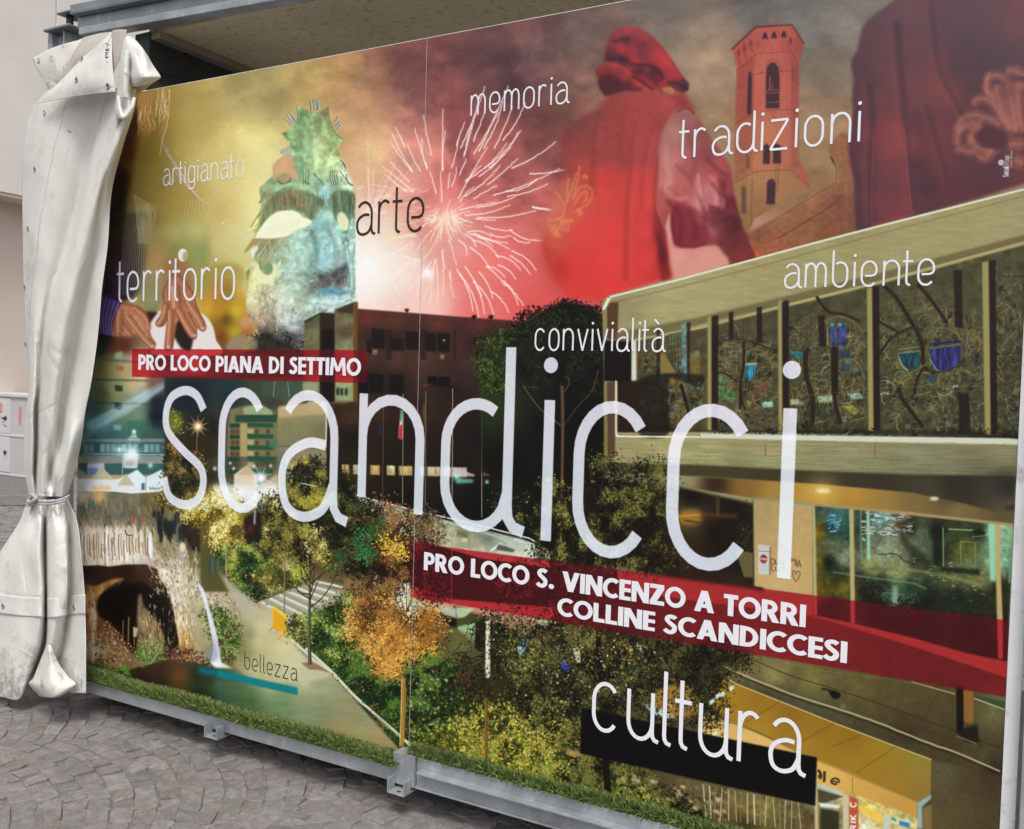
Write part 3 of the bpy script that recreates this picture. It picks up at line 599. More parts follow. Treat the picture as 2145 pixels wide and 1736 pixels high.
# ---- bronze-green mask
F = [(600,745),(640,775),(700,800),(755,800),(820,760),(830,860),(870,950),(935,995),(890,1060),(920,1140),(955,1210),(990,1300),(1012,1390),(1015,1480),(1015,2330),(865,2400),(650,2470),(650,2680),(560,2660),(450,2600),(350,2560),(270,2460),(235,2320),(240,2200),(265,2100),(290,1960),(270,1940),(310,1860),(265,1980),(225,1985),(300,1870),(330,1700),(265,1620),(330,1520),(345,1460),(330,1340),(430,1250),(430,1180),(475,1130),(560,1090),(550,1020),(490,950),(560,920),(600,870)]
F = [(a, b if b < 1700 else 1700+(b-1700)*.8) for a, b in F]
pm = q('M0', *[v for t in F for v in t])
mk = mask(pm, 1.5)
cps = [(640,800,116,160,110),(720,870,130,160,100),(800,800,120,130,80),(520,960,130,176,110),(650,950,150,190,130),(780,960,160,180,110),(860,930,130,160,100),(900,1000,170,196,130),(640,1060,150,210,150),(760,1060,186,220,150),(850,1080,180,200,130),
 (620,1160,120,190,140),(740,1180,190,224,170),(860,1180,190,220,160),(500,1180,206,150,110),(560,1250,190,150,100),(460,1300,100,150,100),(560,1310,110,160,110),(700,1300,130,190,150),(800,1370,160,220,230),(950,1240,200,226,200),(980,1310,200,230,210),
 (420,1420,110,120,80),(560,1400,110,110,70),(700,1430,90,120,90),(640,1340,120,176,130),(900,1420,96,120,90),(990,1420,110,140,100),(820,1500,130,190,180),(760,1600,110,180,190),(900,1620,130,196,180),(360,1560,170,180,80),(300,1600,190,190,100),
 (500,1760,150,190,170),(640,1760,150,210,220),(800,1760,120,190,210),(950,1760,150,200,190),(400,1830,140,140,80),(450,1930,140,190,160),(300,2050,220,226,120),(350,2080,216,220,140),(600,1950,130,190,190),(700,2000,130,196,190),(780,2050,130,200,220),(860,2020,150,190,200),(960,1950,150,210,210),(980,2100,110,160,150),
 (820,2130,90,80,80),(740,2120,110,120,110),(930,2120,96,96,100),(850,2240,110,190,220),(940,2260,130,196,220),(780,2240,120,180,190),(980,2300,200,226,216),(880,2320,190,220,214),(800,2330,180,210,210),(700,2330,160,200,196),(540,2200,160,200,170),(450,2200,196,200,170),(380,2300,190,160,120),(300,2250,206,206,130),(260,2350,200,196,150),
 (400,2400,130,110,90),(350,2480,196,150,110),(280,2430,216,170,130),(500,2380,200,206,190),(600,2360,180,206,190),(500,2480,196,210,206),(600,2520,170,196,210),(560,2560,150,170,170),(430,2540,90,80,70),(480,2600,60,60,60),(560,2640,30,30,34),(640,2600,90,110,130),(380,2600,60,60,50)]
cps = [(c[0], c[1] if c[1] < 1700 else 1700+(c[1]-1700)*.74, c[2]*.9+14, c[3]*.94+8, c[4]*.84+16) for c in cps]
cc = [(*q('M0', c[0], c[1])[0], c[2:]) for c in cps]; g = idw(mk, cc, 3.2, 60)
y0, x0, m = mk; h, w = m.shape
g = np.clip(g*(1+.5*(fbm(14, 31, 5)[y0:y0+h, x0:x0+w, None]-.5)*2)*(1+.07*(fbm(5, 32, 2, 40)[y0:y0+h, x0:x0+w, None]-.5)*2)+.02, 0, 1)
comp(mk, g, .93)
n = fbm(12, 77, 4)[y0:y0+h, x0:x0+w]; yy = (np.arange(h)+y0-MY)[:, None]
comp((y0, x0, m*np.clip((n-.6)*7, 0, 1)*(yy > 480)), (60, 60, 56), .35); comp((y0, x0, m*np.clip((.38-n)*7, 0, 1)*(yy > 480)), (226, 240, 236), .5)
T = (52, 76, 60)
for pts in ([690,710,700,790],[712,712,722,790],[732,715,742,790],[748,715,750,780],[545,795,585,880],[528,820,572,890],[512,845,560,895],[570,830,592,870],[865,870,890,835],[870,905,905,865],[880,920,912,890],[480,1080,560,1040],[486,1094,556,1062],[500,1110,560,1085]): line('M0', [pts[0],pts[1],(pts[0]+pts[2])/2+6,(pts[1]+pts[3])/2,pts[2],pts[3]], 3.4, (84,108,100) if pts[0] > 600 else (110,128,120), .95, True, jit=.3); line('M0', [pts[0]+4,pts[1],(pts[0]+pts[2])/2+10,(pts[1]+pts[3])/2,pts[2]+4,pts[3]], 1.3, (226,240,240), .9, True)
for x in (650, 668, 684, 840, 856, 872, 888): line('M0', [x,1215,x-6,1260,x+8-(x < 700)*14,1320], 1.5, T, .85, True, jit=.3)
for a in ([720,1235,790,1322],[900,1215,960,1290,1000,1325],[915,1140,945,1200],[930,1160,945,1190],[640,1295,690,1310],[950,1240,960,1300,990,1325]): line('M0', a, 1.6, T, .85, True)
poly('M0', [590,1220,650,1190,640,1240,620,1290], (90,150,110), 1.5, .7); ell('M0', 505, 1270, 48, 40, (150,130,86), .8, 1); line('M0', [465,1290,500,1312,548,1290,550,1265], 3, (70,80,50), .85, True)
poly('M0', [430,1180,480,1135,560,1120,600,1250,560,1275,540,1230,470,1250,430,1300], (214,154,110), 2, .75, True)
line('M0', [440,1360,520,1320,620,1318,700,1350,760,1410,810,1420], 6, (150,214,160), .8, True, soft=1); ell('M0', 800, 1385, 46, 42, (150,214,216), .9, 2)
poly('M0', [300,1690,330,1580,380,1450,440,1380,540,1352,640,1360,720,1390,790,1432,760,1480,720,1560,690,1570,640,1520,560,1498,460,1508,390,1560,340,1640], (92,106,70), 2, .75, True, nz=.35, nsc=4, nsy=30)
poly('M0', [440,1400,540,1365,640,1400,660,1470,560,1470,450,1450], (140,96,60), 4, .45, True, nz=.5, nsc=10)
poly('M0', [845,1380,920,1360,1000,1375,1014,1450,985,1560,958,1660,950,1640,968,1580,930,1520,895,1520,880,1580,850,1500], (90,116,84), 1.5, .8, True, nz=.3, nsc=4, nsy=30)
poly('M0', [308,1700,350,1610,400,1550,460,1512,540,1500,600,1510,640,1545,704,1575,680,1610,600,1640,520,1690,450,1705], (248,249,214), 1, 1, True)
for i in range(12): line('M0', [330+i*22, 1690-i*2, 420+i*18, 1600-i*4], 1, (226,222,170), .6)
poly('M0', [885,1560,900,1518,935,1520,966,1580,960,1640,935,1640,905,1610], (240,236,190), 1.5, .9, True)
line('M0', [330,1450,352,1410,372,1370], 3, (100,116,60), .9); line('M0', [330,1450,420,1380], 1.5, (100,116,60), .7)
line('M0', [270,1620,320,1540,370,1480], 2.5, (130,130,60), .8, True)
poly('M1', [222,280,262,215,300,180,420,182,520,170,470,190,400,240,300,230,250,270], (150,116,66), 1, .8, True)
poly('M1', [272,258,330,240,322,262,290,310,276,325], (232,240,236), 1, .9)
poly('M1', [300,300,330,250,420,190,500,200,440,290,430,360,425,405,395,440,360,430,330,380], (130,140,90), 2, .8, True, nz=.3, nsc=5, nsy=20)
ell('M1', 396, 400, 28, 38, (90,140,96), .8, 1.5)
for i in range(36):
    x = rng.uniform(330, 560); y = rng.uniform(190, 300); line('M1', [x, y, x-40, y+60], rng.uniform(1, 2.4), [(180,210,230),(196,200,150),(150,170,110)][rng.randint(3)], .5)
poly('M1', [320,355,335,400,372,438,412,436,430,400,422,360,450,365,490,330,455,430,420,480,370,505,320,480,285,420], (236,236,184), 1, .92, True)
poly('M1', [238,415,262,395,262,430,242,510], (70,120,80), .8, .9); line('M1', [242,500,238,560], 1.5, (120,120,60), .7)
poly('M1', [720,410,780,440,860,400,920,380,955,330,975,380,960,450,900,500,840,510,760,480], (84,76,76), 5, .6, True, nz=.7, nsc=8)
poly('M1', [770,560,830,530,900,540,930,590,880,600,820,590], (80,150,180), 5, .6, True)
poly('M1', [725,420,760,400,800,425,850,415,900,380,945,400,960,450,930,485,880,500,830,495,770,480], (78,72,76), 6, .38, True, nz=.6, nsc=7)
poly('M1', [640,380,680,420,700,520,690,620,650,560,630,470], (110,130,120), 6, .45, True, nz=.4, nsc=8)
poly('M1', [780,620,850,585,910,600,960,570,1000,620,960,650,900,660,820,680,760,690,720,670], (206,232,232), 4, .75, True, nz=.2, nsc=6)
poly('M1', [860,300,900,270,930,300,920,380,880,400,860,360], (170,176,196), 5, .5, True)
poly('M1', [420,560,520,540,620,600,640,720,600,800,500,840,440,760,400,660], (214,224,220), 14, .45, True, nz=.25, nsc=9)
poly('M1', [250,420,300,500,340,560,330,700,280,720,245,600], (232,228,160), 8, .5, True)
for a in ([350,560,375,640,360,720,390,800],[400,600,440,640,420,700,445,760],[330,600,345,680,330,750]): line('M1', a, 5, (84,76,62), .5, True, soft=1.5, jit=1)
line('M1', [945,200,960,300,975,380,990,460,985,560], 3, (226,244,240), .6, True, soft=1); line('M1', [830,120,870,200,900,270], 5, (60,110,110), .4, True, soft=2)
for pts in ([610,790,640,900,630,1000,650,1100],[740,830,760,940,745,1060],[820,860,850,960,835,1080],[690,900,700,1000,690,1120]): line('M0', pts, 9, (76,120,86), .3, True, soft=3)
for pts in ([600,748,604,840,590,880],[490,952,560,1000,560,1060],[822,764,832,860,880,960,930,996]): line('M0', pts, 1.6, (80,120,90), .7)
poly('M0', [700,1000,760,960,800,1010,780,1100,720,1120,690,1060], (226,240,190), 8, .5, True)
line('M1', [740,380,730,330,770,300,840,260,930,260,960,340], 3, (190,220,226), .5, True, soft=1.5); poly('M1', [740,330,800,300,840,330,820,380,760,390], (150,206,226), 4, .6, True)
for i in range(60):
    x = rng.uniform(940, 1012); y = rng.uniform(200, 620); line('M1', [x, y, x+rng.uniform(-3, 3), y+rng.uniform(20, 70)], rng.uniform(.8, 1.8), [(206,236,236),(80,120,110),(120,190,190)][rng.randint(3)], .5)
for i in range(50):
    x = rng.uniform(340, 470); y = rng.uniform(520, 860); line('M1', [x, y, x+rng.uniform(-10, 14), y+rng.uniform(14, 40)], rng.uniform(1, 2.6), [(110,96,76),(226,206,170),(70,64,50)][rng.randint(3)], .5)
for x, y in ((560,690),(575,700),(590,715),(566,712)): ell('M1', x, y, 7, 4, (40,50,44), .8, .5)
leaves('M1', [300,870,400,850,440,900,520,880,640,890,650,970,300,975], 500, 6, [(34,30,28),(20,18,18),(70,74,80),(90,80,70)], clump=12)
poly('M1', [255,975,290,900,380,850,440,890,540,930,650,985,650,1000,255,1000], (30,28,26), 4, .8, True)
poly('M1', [100,975,120,900,180,875,260,880,310,900,300,975], (150,130,96), 3, .8, True)
poly('V', [520,380,560,350,640,330,690,420,660,560,600,640,540,640,520,560], (236,234,190), 30, .16, True)
line('M1', [830,20,850,100,880,200,930,290], 9, (206,232,226), .45, True, soft=2.5); line('M1', [700,120,730,220,735,320,720,400], 9, (70,110,104), .4, True, soft=3)
for x_, y_, r_ in ((770,450,26),(880,430,40),(930,400,34)): ell('M1', x_, y_, r_, r_*.55, (50,44,46), .55, 3, -20)
line('M1', [700,330,690,400,720,450], 4, (90,120,116), .5, True, soft=2); line('M1', [760,575,840,560,900,580,960,560,1005,570], 3, (70,110,124), .5, True, soft=1.5); line('M1', [740,640,820,660,900,650,990,620], 2.5, (96,124,126), .35, True, soft=1.5)
poly('M1', [560,300,620,330,650,420,620,520,560,560,500,500,500,380], (196,224,214), 10, .4, True, nz=.2, nsc=7); poly('M1', [270,560,330,520,420,540,460,620,440,740,380,800,300,760], (226,218,184), 9, .35, True, nz=.3, nsc=7)
for i in range(60):                       # drips below the brow and on the cheek
    x = rng.uniform(430, 1000); y = rng.uniform(1370, 1440)
    line('M0', [x, y, x+rng.uniform(-4, 4), y+rng.uniform(30, 100)], rng.uniform(1, 2.6), [(60,80,50),(120,150,110),(90,70,46)][rng.randint(3)], .45)
for i in range(150):
    x = rng.uniform(440, 980); y = rng.uniform(220, 660); ell('M1', x, y, rng.uniform(4, 22), rng.uniform(3, 12), [(226,240,236),(150,206,206),(90,130,120),(190,214,200)][rng.randint(4)], .22, 1.5, rng.uniform(0, 180))
for a in ((160,1690,300,1620),(240,1700,330,1650),(100,1560,60,1600)): line('M0', a, 1.6, (255,252,210), .7, taper=(.3, 1))
# ---- dark school block with the small tower, flagpoles
field('M1', [1015,640,1030,640,1030,683,1260,700,1736,738,2210,770,2500,770,2800,1000,2900,2850,1700,2750,1180,2580,900,2600,820,2200,805,1700,820,1400,1000,1340], [
 (1100,760,110,52,40),(1300,780,96,48,38),(1600,790,106,52,44),(1900,800,96,46,44),(2150,800,90,40,40),(1100,860,56,36,32),(1300,880,50,32,28),(1600,880,56,34,30),(1900,900,46,30,28),(1100,1020,70,50,44),(1300,1040,86,56,44),(1500,1050,90,58,48),(1800,1060,70,46,42),(2100,1040,50,36,34),
 (1100,1200,20,16,16),(1300,1220,22,18,18),(1500,1160,70,46,40),(1700,1160,60,40,36),(1700,1260,30,24,24),(1100,1360,60,40,28),(1300,1380,40,26,20),(900,1380,56,36,24),(950,1450,66,44,26),(1200,1420,60,40,24),(1500,1440,56,36,24),(1900,1420,36,26,22),(1000,1600,26,24,20),(1400,1600,26,24,20),(1900,1600,24,22,20),(900,1800,34,24,18),(1300,1780,30,22,16),(1700,1800,26,20,16),(1000,1880,60,44,24),(1500,1880,40,30,20),
 (1000,2050,24,18,14),(1400,2060,16,12,12),(1900,2080,10,12,12),(1300,2200,12,12,12),(1700,2240,12,12,12),(1500,2400,14,14,14),(2100,2300,12,14,12)], soft=1, nz=.05, nsc=20)
line('M1', [1030,683,1260,700,1736,738,2200,772], 1.6, (150,70,56), .6)
for a in ([1095,900,1130,990],[1130,820,1225,960],[1262,890,1360,975],[1370,840,1465,970],[1510,850,1590,980],[1600,850,1690,985]):
    poly('M1', [a[0],a[1],a[2],a[1]+8,a[2],a[3]+8,a[0],a[3]], (22,18,20), 1, .85)
for x in (1232, 1252, 1480, 1500, 1712): poly('M1', [x,830,x+22,832,x+22,1050,x,1045], (40,26,26), 1, .7)
for a in ([1040,1140,1105,1300],[1122,1145,1215,1280],[1265,1150,1355,1280],[1530,1160,1600,1235],[1605,1165,1690,1240]): poly('M1', [a[0],a[1],a[2],a[1]+5,a[2],a[3],a[0],a[3]], (14,12,14), 1, .9)
line('M1', [1125,1210,1355,1218], 1, (54,44,44), .8); line('M1', [1160,1145,1160,1280], 1, (54,44,44), .6); line('M1', [1305,1150,1305,1280], 1, (54,44,44), .6)
for x, y, w in ((1140,975,30),(1622,1008,26)): poly('M1', [x,y,x+w,y,x+w,y+32,x,y+32], (176,150,110), .8, .8); poly('M1', [x+8,y+10,x+w-4,y+10,x+w-4,y+32,x+8,y+32], (110,80,54), .8, .8)
glow('M1', 1645, 905, 16, (220,240,190), 1)
for x, y in ((1370,690),): poly('M1', [x-8,y-4,x+6,y-10,x+30,y-6,x+22,y+16,x+14,y+24,x+4,y+14], (60,30,26), .6)
for x in (110, 230): poly('N1', [x-8,748,x+8,726,x+36,728,x+28,750,x+20,762,x+6,752], (40,14,16), .6)
for i in range(110): line('M1', [890+i*15, 1470, 889+i*15, 1720], .9, (14,12,12), .55)
line('M1', [890,1690,2500,1720], 1, (60,50,44), .5); line('M1', [890,1625,2400,1650], 1, (50,40,36), .5)
for x, w, c in ((920,50,(214,180,110)),(1000,44,(230,214,170)),(1122,68,(230,190,110)),(1240,58,(240,216,150)),(1325,96,(226,196,120)),(1480,30,(190,196,206)),(1526,98,(226,200,160)),(1640,70,(220,190,160)),(1700,110,(214,200,190)),(1930,50,(226,180,170)),(1992,70,(206,180,150)),(2160,70,(130,70,60)),(2224,30,(200,206,220)),(2280,34,(140,70,60))):
    y = 272+max(0, x-900)*.026
    field('M2', [x,y,x+w,y+2,x+w,y+70-(x > 1900)*14,x,y+66-(x > 1900)*14], [(x,y,*c),(x+w,y+60,c[0]*.75,c[1]*.7,c[2]*.6),(x+w/2,y+10,*c),(x,y+60,c[0]*.8,c[1]*.8,c[2]*.8)], soft=.8)
    for k in range(3): xx = x+rng.uniform(5, w-4); line('M2', [xx, y+8, xx+rng.uniform(-8, 8), y+56], 1, (40,30,24), .6)
glow('M2', 1735, 360, 60, (130,255,220), 1); glow('N2', 215, 395, 30, (150,255,230), 1); poly('N2', [0,368,120,380,120,402,0,410], (120,210,200), 2, .7); poly('N2', [0,300,130,345,130,358,0,358], (206,190,190), 1, .8)
glow('M2', 1270, 290, 22, (255,250,230), 1)
# tower of the school, seen through the mask
poly('M1', [650,770,760,712,860,716,868,690,1000,635,1030,632,1030,1345,650,1345], (90,76,50), 1, .62)
field('M1', [650,770,760,712,762,1345,650,1345], [(690,790,70,76,50),(700,850,116,120,84),(700,950,100,90,60),(740,1000,120,120,84),(660,1100,130,120,90),(720,1250,150,160,104),(700,1330,150,150,100)], soft=1, alpha=.85, nz=.15, nsc=8)
field('M1', [868,700,1003,640,1003,1345,868,1345], [(980,680,66,56,40),(900,720,100,90,60),(950,760,130,130,96),(960,830,80,60,44),(900,860,90,76,50),(960,950,140,150,110),(900,1000,120,140,90),(930,1200,140,160,110),(940,1290,150,170,120)], soft=1, alpha=.9, nz=.15, nsc=8)
poly('M1', [760,712,868,716,868,1345,760,1345], (42,32,20), 1.5, .95); poly('M1', [778,830,862,830,862,1345,778,1345], (18,14,12), 2, .9)
poly('M1', [1003,634,1030,632,1030,1360,1000,1360], (112,72,30), .8, 1)
poly('M1', [870,690,1000,637,1000,715,900,712], (50,40,28), 1.5, .7); poly('M1', [650,770,760,712,860,716,760,725,665,785], (40,40,26), 1, .7)
for x in (880, 908, 940): poly('M1', [x,1250,x+20,1246,x+20,1300,x,1300], (40,36,26), 1, .9)
field('M1', [805,1345,1035,1345,1035,1500,890,1500,805,1480], [(850,1380,40,28,18),(950,1380,60,40,24),(1000,1480,70,50,30)], soft=3, alpha=.9)
for x, y0_, y1_, c in ((1212,1330,2650,(96,80,54)),(1354,1290,2690,(150,146,130)),(1515,1270,2740,(130,126,100)),(1707,1250,2790,(170,160,130)),):
    line('M1', [x, y0_, x-8+(x == 1707)*0, y1_], 1.3, (20,16,14), .7); line('M1', [x+2, y0_, x-6, y1_], 1.7, c, .95)
poly('M1', [1340,1395,1352,1420,1352,1600,1344,1612,1322,1600,1330,1500], (220,216,206), .8); poly('M1', [1342,1395,1350,1420,1344,1480,1334,1490], (30,130,70), .8); poly('M1', [1330,1520,1350,1500,1350,1600,1342,1614,1322,1604], (196,40,40), .8)
poly('M1', [1182,1520,1194,1500,1192,1590,1180,1580], (30,50,130), .8, .9); poly('M1', [1500,1340,1512,1380,1524,1560,1514,1560,1496,1440], (96,84,50), .8, .9)
line('N1', [180,1220,180,2170], 1.9, (176,160,140), .95); line('N1', [176,1220,176,2170], 1, (20,16,14), .7)
poly('M1', [1490,1225,1570,1216,1572,1222,1500,1236], (150,50,50), .8, .9)
# ramp rail below the block
field('M2', [1010,490,1400,600,1736,690,2200,800,2400,880,2400,1010,1900,940,1600,850,1400,830,1040,560], [(1100,560,190,200,176),(1300,620,170,180,150),(1500,700,196,190,150),(1700,740,160,160,120),(1800,780,150,146,110),(1650,800,214,206,170),(1900,860,190,190,160),(2100,900,196,200,176),(1950,800,120,120,96),(2200,880,206,206,190)], soft=1, nz=.12, nsc=12)
line('M2', [1020,490,1200,540,1440,600,1736,668,1990,730,2260,800,2340,850], 2.6, (236,240,232), 1); line('M2', [1020,515,1440,640,1736,720,2100,840], 1.6, (120,150,140), .9); line('M2', [1040,500,1440,612,1736,682,2240,818], 1.2, (40,60,54), .8)
line('M2', [1050,530,1440,628,1736,700,2230,850], 5, (160,196,186), .7)
for i in range(9): x = 1075+i*110; line('M2', [x, 505+i*27, x, 528+i*27], 1.2, (206,206,196), .9)
poly('M2', [1600,690,1736,725,1736,860,1600,840], (176,176,140), 1, .8, nz=.2, nsc=8); poly('M2', [1770,860,1880,900,1990,940,1830,900], (236,240,236), 1, .9)
poly('N2', [0,740,90,760,70,800,0,780], (96,90,60), 3, .7); poly('N2', [36,795,80,800,78,828,36,824], (206,200,180), .8); poly('N2', [230,890,310,830,330,840,250,895], (226,236,230), .8); poly('N2', [300,840,420,880,400,900,280,880], (60,64,50), 1, .8)
poly('N2', [500,905,600,935,560,930,510,915], (240,244,240), .8)
# ---- umbrella pine
field('V', [1004,780,1018,722,1050,704,1090,680,1130,658,1180,632,1230,640,1265,660,1268,800,1270,1000,1190,1040,1100,1030,1010,990], [(1020,740,70,84,30),(1015,790,50,64,24),(1060,700,40,50,26),(1120,660,20,20,18),(1200,660,16,14,14),(1100,760,20,26,18),(1200,800,14,16,14),(1150,900,12,14,12),(1050,860,40,50,24),(1230,900,12,12,12),(1150,1050,12,12,10),(1060,960,14,12,12)], soft=3)
leaves('N1', [140,960,200,860,330,820,430,760,500,690,580,680,640,700,680,660,740,640,760,620,860,640,960,670,1040,690,1045,880,900,900,500,900,430,1000,300,1270,180,1200], 3000, 5, [(10,10,8),(20,22,12),(34,44,20),(54,66,28),(16,16,12)], clump=30, seed=31)
leaves('N1', [140,980,220,880,340,860,340,1260,220,1250,160,1150], 1100, 5, [(30,40,18),(60,74,30),(90,104,40),(40,54,24)], clump=20, seed=32)
leaves('N1', [430,740,470,700,560,680,700,650,760,615,800,620,880,640,1030,680,1030,700,800,680,600,710,450,760], 260, 5, [(14,8,10),(24,14,14)], seed=33, spread=3)
leaves('N1', [430,980,1040,980,1045,1250,900,1300,700,1250,440,1250], 1300, 5, [(8,8,8),(18,20,14),(30,34,22),(44,46,30)], clump=24, seed=34)
for a, w in (([475,1230,520,1300,600,1400,700,1480,745,1520],3.5),([745,2150,750,1900,755,1600,755,1400,750,1230],8),([755,1290,800,1220,790,1160],3),([760,1520,860,1380,960,1270,1010,1120],2),([480,1240,580,1245],2)):
    line('N1', a, w, (90,58,40), .8, True, taper=(.7, 1)); line('N1', [v+(4 if i % 2 == 0 else 0) for i, v in enumerate(a)], w*.4, (130,90,66), .6, True)
leaves('N2', [240,500,330,450,420,540,420,700,260,640], 260, 5, [(50,64,34),(24,34,20),(80,90,50)], seed=35)
# ---- right of the square: night trees, flats, tents (behind 's', 'c', 'a')
field('V', [345,790,640,790,660,1000,760,1060,760,1240,420,1240,420,1100,345,1040], [
 (400,830,22,34,44),(480,830,30,50,56),(540,840,60,70,50),(400,960,40,36,20),(440,900,30,30,24),(440,1000,50,44,24),(380,1000,44,50,30),(500,900,110,112,80),(560,900,120,120,80),(560,960,70,76,50),(480,980,60,70,56),
 (520,1010,220,200,170),(600,1000,130,120,70),(450,1040,170,150,100),(430,1090,110,96,40),(500,1080,150,130,60),(600,1080,60,54,20),(600,1150,90,84,30),(480,1140,70,66,24),(700,1080,50,46,20),(700,1180,90,80,30),(640,960,130,130,96),(700,960,60,60,50),(740,1000,20,20,20)], soft=2, pw=3)
ell('L1', 1250, 1490, 52, 78, (120,120,40), .9, 6); leaves('L1', [1200,1420,1260,1410,1300,1480,1290,1560,1240,1560,1200,1500], 60, 5, [(150,150,60),(90,96,30),(170,170,80)])
poly('L1', [1340,1560,1440,1520,1520,1600,1540,1736,1340,1736], (46,40,22), 5, .9, True)
line('L1', [1405,1540,1403,1736], 1.2, (190,150,90), .8)
for k in range(20):
    a = k*math.pi/10; L = 50+36*(k % 2); line('L1', [1412, 1520, 1412+L*math.cos(a), 1520+L*math.sin(a)], 1.8, (255,190,110), .75, mode='s', taper=(1.4, .2))
glow('L1', 1412, 1520, 60, (255,200,120), 1); glow('L1', 1412, 1520, 22, (255,255,240), 1)
# green-balcony flats
poly('M1', [120,1400,240,1370,420,1400,440,1440,470,1736,100,1736], (120,116,76), 1, 1)
poly('M1', [215,1390,290,1365,330,1360,410,1400,430,1440,220,1435], (150,176,130), 1, .9)
poly('M1', [160,1440,460,1440,450,1490,160,1490], (30,70,60), 1, .9)
poly('M1', [195,1500,245,1500,245,1736,195,1736], (176,160,104), 1, .9)
for y in (1500, 1580, 1660, 1740, 1830, 1910):
    poly('M1', [120,y,190,y,190,y+30,120,y+30], (26,66,50), .8, .95); poly('M1', [246,y-6,430,y-2,430,y+30,246,y+26], (30,86,60), .8, .95)
    for x in (125, 158, 300, 378): poly('M1', [x,y+40,x+28,y+40,x+28,y+74,x,y+74], (90,56,40), .8, .8)
    poly('M1', [246,y+36,290,y+36,290,y+72,246,y+72], (190,176,120), .8, .8)
poly('M1', [400,1620,470,1600,450,1680,400,1670], (60,120,100), 1.5, .8)
# corrugated block
field('M1', [465,1380,805,1345,805,1900,455,1900], [(500,1400,196,176,130),(740,1370,200,170,120),(520,1430,180,160,110),(520,1500,130,130,90),(640,1550,140,140,96),(760,1550,120,116,80),(640,1650,120,116,84),(640,1690,150,140,110),(700,1780,130,124,104),(480,1780,110,108,90)], soft=1)
for i in range(38): line('M1', [470+i*8.7, 1450-i*.6, 466+i*8.7, 1655], .9, (84,84,56), .45)
poly('M1', [465,1375,800,1345,802,1430,468,1460], (190,170,124), 1, .6); line('M1', [460,1660,800,1680], 1.4, (60,54,44), .8); line('M1', [808,1400,806,1670], 2, (210,240,220), .8)
poly('M1', [350,1195,750,1205,750,1340,350,1300], (66,84,70), 2, .85); poly('M1', [640,1200,750,1205,745,1280,640,1290], (160,176,130), 2, .8); line('M1', [440,1200,430,1310], 1.4, (150,176,140), .8); line('M1', [532,1200,545,1310], 1.6, (120,176,160), .8)
poly('M1', [370,1310,520,1340,470,1380,400,1400], (60,60,54), 3, .8)
# tents and market lights
poly('M2', [150,345,210,300,245,282,312,350,320,440,150,440], (226,206,176), 1); poly('M2', [168,345,245,282,312,352], (206,176,140), 1); poly('M2', [345,415,460,340,470,480,350,500], (206,176,140), 2); 
poly('M2', [0,420,460,420,480,470,360,560,100,540,0,470], (250,246,250), 7, .85)
poly('M2', [520,230,640,250,640,320,530,300], (176,150,100), 3, .8); poly('M2', [556,270,600,270,600,310,556,310], (250,220,150), 3)
for (x, y, r) in ((340,370,90),(340,370,40),(410,280,24),(292,283,24),(122,262,22),(146,300,24),(12,300,30),(60,470,60),(190,470,60),(420,450,60),(300,560,50)): glow('M2', x, y, r, (240,250,255), 1.)
for k in range(16):
    a = k*math.pi/8; L = 60+50*(k % 2); line('M2', [340, 370, 340+L*math.cos(a), 370+L*math.sin(a)], 1.6, (200,230,255), .7, mode='s', taper=(1.4, .2))
# path, steps, far shrubs
field('M2', [480,930,1050,930,1100,1200,1060,1300,860,1330,640,1620,400,1480,330,1240], [
 (620,980,140,110,60),(760,1000,90,70,34),(850,1050,110,84,50),(900,1120,90,64,36),(960,1180,170,150,110),(1000,1220,176,160,110),(900,1180,140,120,80),(560,1300,180,176,150),(450,1350,206,190,140),(700,1250,180,176,160),(600,1400,196,190,160)], soft=2)
poly('M2', [350,1250,560,1160,740,1120,900,1170,1050,1240,860,1310,660,1350,540,1390,440,1310], (176,168,140), 2)
for i in range(7):
    a = [340+i*66, 1250-i*24]; b = [620+i*52, 1400-i*42]
    line('M2', [a[0], a[1], b[0]-6, b[1]], 5.2, (222,220,200), .95); line('M2', [a[0]+18, a[1]-12, b[0]+14, b[1]-14], 3, (130,120,96), .6, soft=1)
line('M2', [296,1245,400,1210,520,1155,640,1105], 5, (150,110,60), .95); line('M2', [296,1255,400,1222,520,1170,640,1120], 1.8, (60,44,24), .9)
poly('M2', [480,1020,640,1000,700,1080,640,1110,520,1150,470,1160], (30,28,20), 5, .85, True)
# left mid trees
Y = [(44,40,18),(78,72,28),(120,108,44),(166,146,66),(214,196,120)]
D = [(22,20,12),(36,34,16),(60,58,24),(92,88,34),(136,124,54)]
G = [(14,26,12),(28,50,20),(50,84,32),(86,120,42),(142,166,84)]
O = [(84,50,20),(132,78,26),(180,112,34),(214,142,48),(240,178,80)]
B = [(34,18,12),(60,32,18),(92,52,24),(120,72,34),(150,100,50)]
K = [(14,14,10),(26,24,14),(40,38,20),(66,62,30),(104,96,44)]
leaves('L2', [1180,200,1230,130,1300,170,1400,200,1450,260,1440,430,1380,500,1250,540,1190,470,1170,330], 1300, 6, [(20,22,16),(40,36,20),(66,54,28),(96,84,40),(150,120,60)], clump=26)
leaves('L2', [1150,470,1260,520,1420,560,1500,440,1480,640,1400,700,1240,600,1150,560], 600, 6, [(60,54,24),(120,96,30),(176,130,50),(210,180,90),(40,40,20)], clump=24)
leaves('L2', [1440,480,1560,460,1680,520,1750,620,1740,860,1640,860,1520,820,1440,740,1300,640,1350,560], 2000, 6, [(90,76,20),(140,120,30),(190,160,50),(222,196,90),(240,226,150)], clump=30)
leaves('M2', [0,480,120,520,220,600,240,700,200,840,60,860,0,840], 1100, 6, [(90,76,20),(150,126,36),(196,166,60),(226,200,100),(246,232,160)], clump=30)
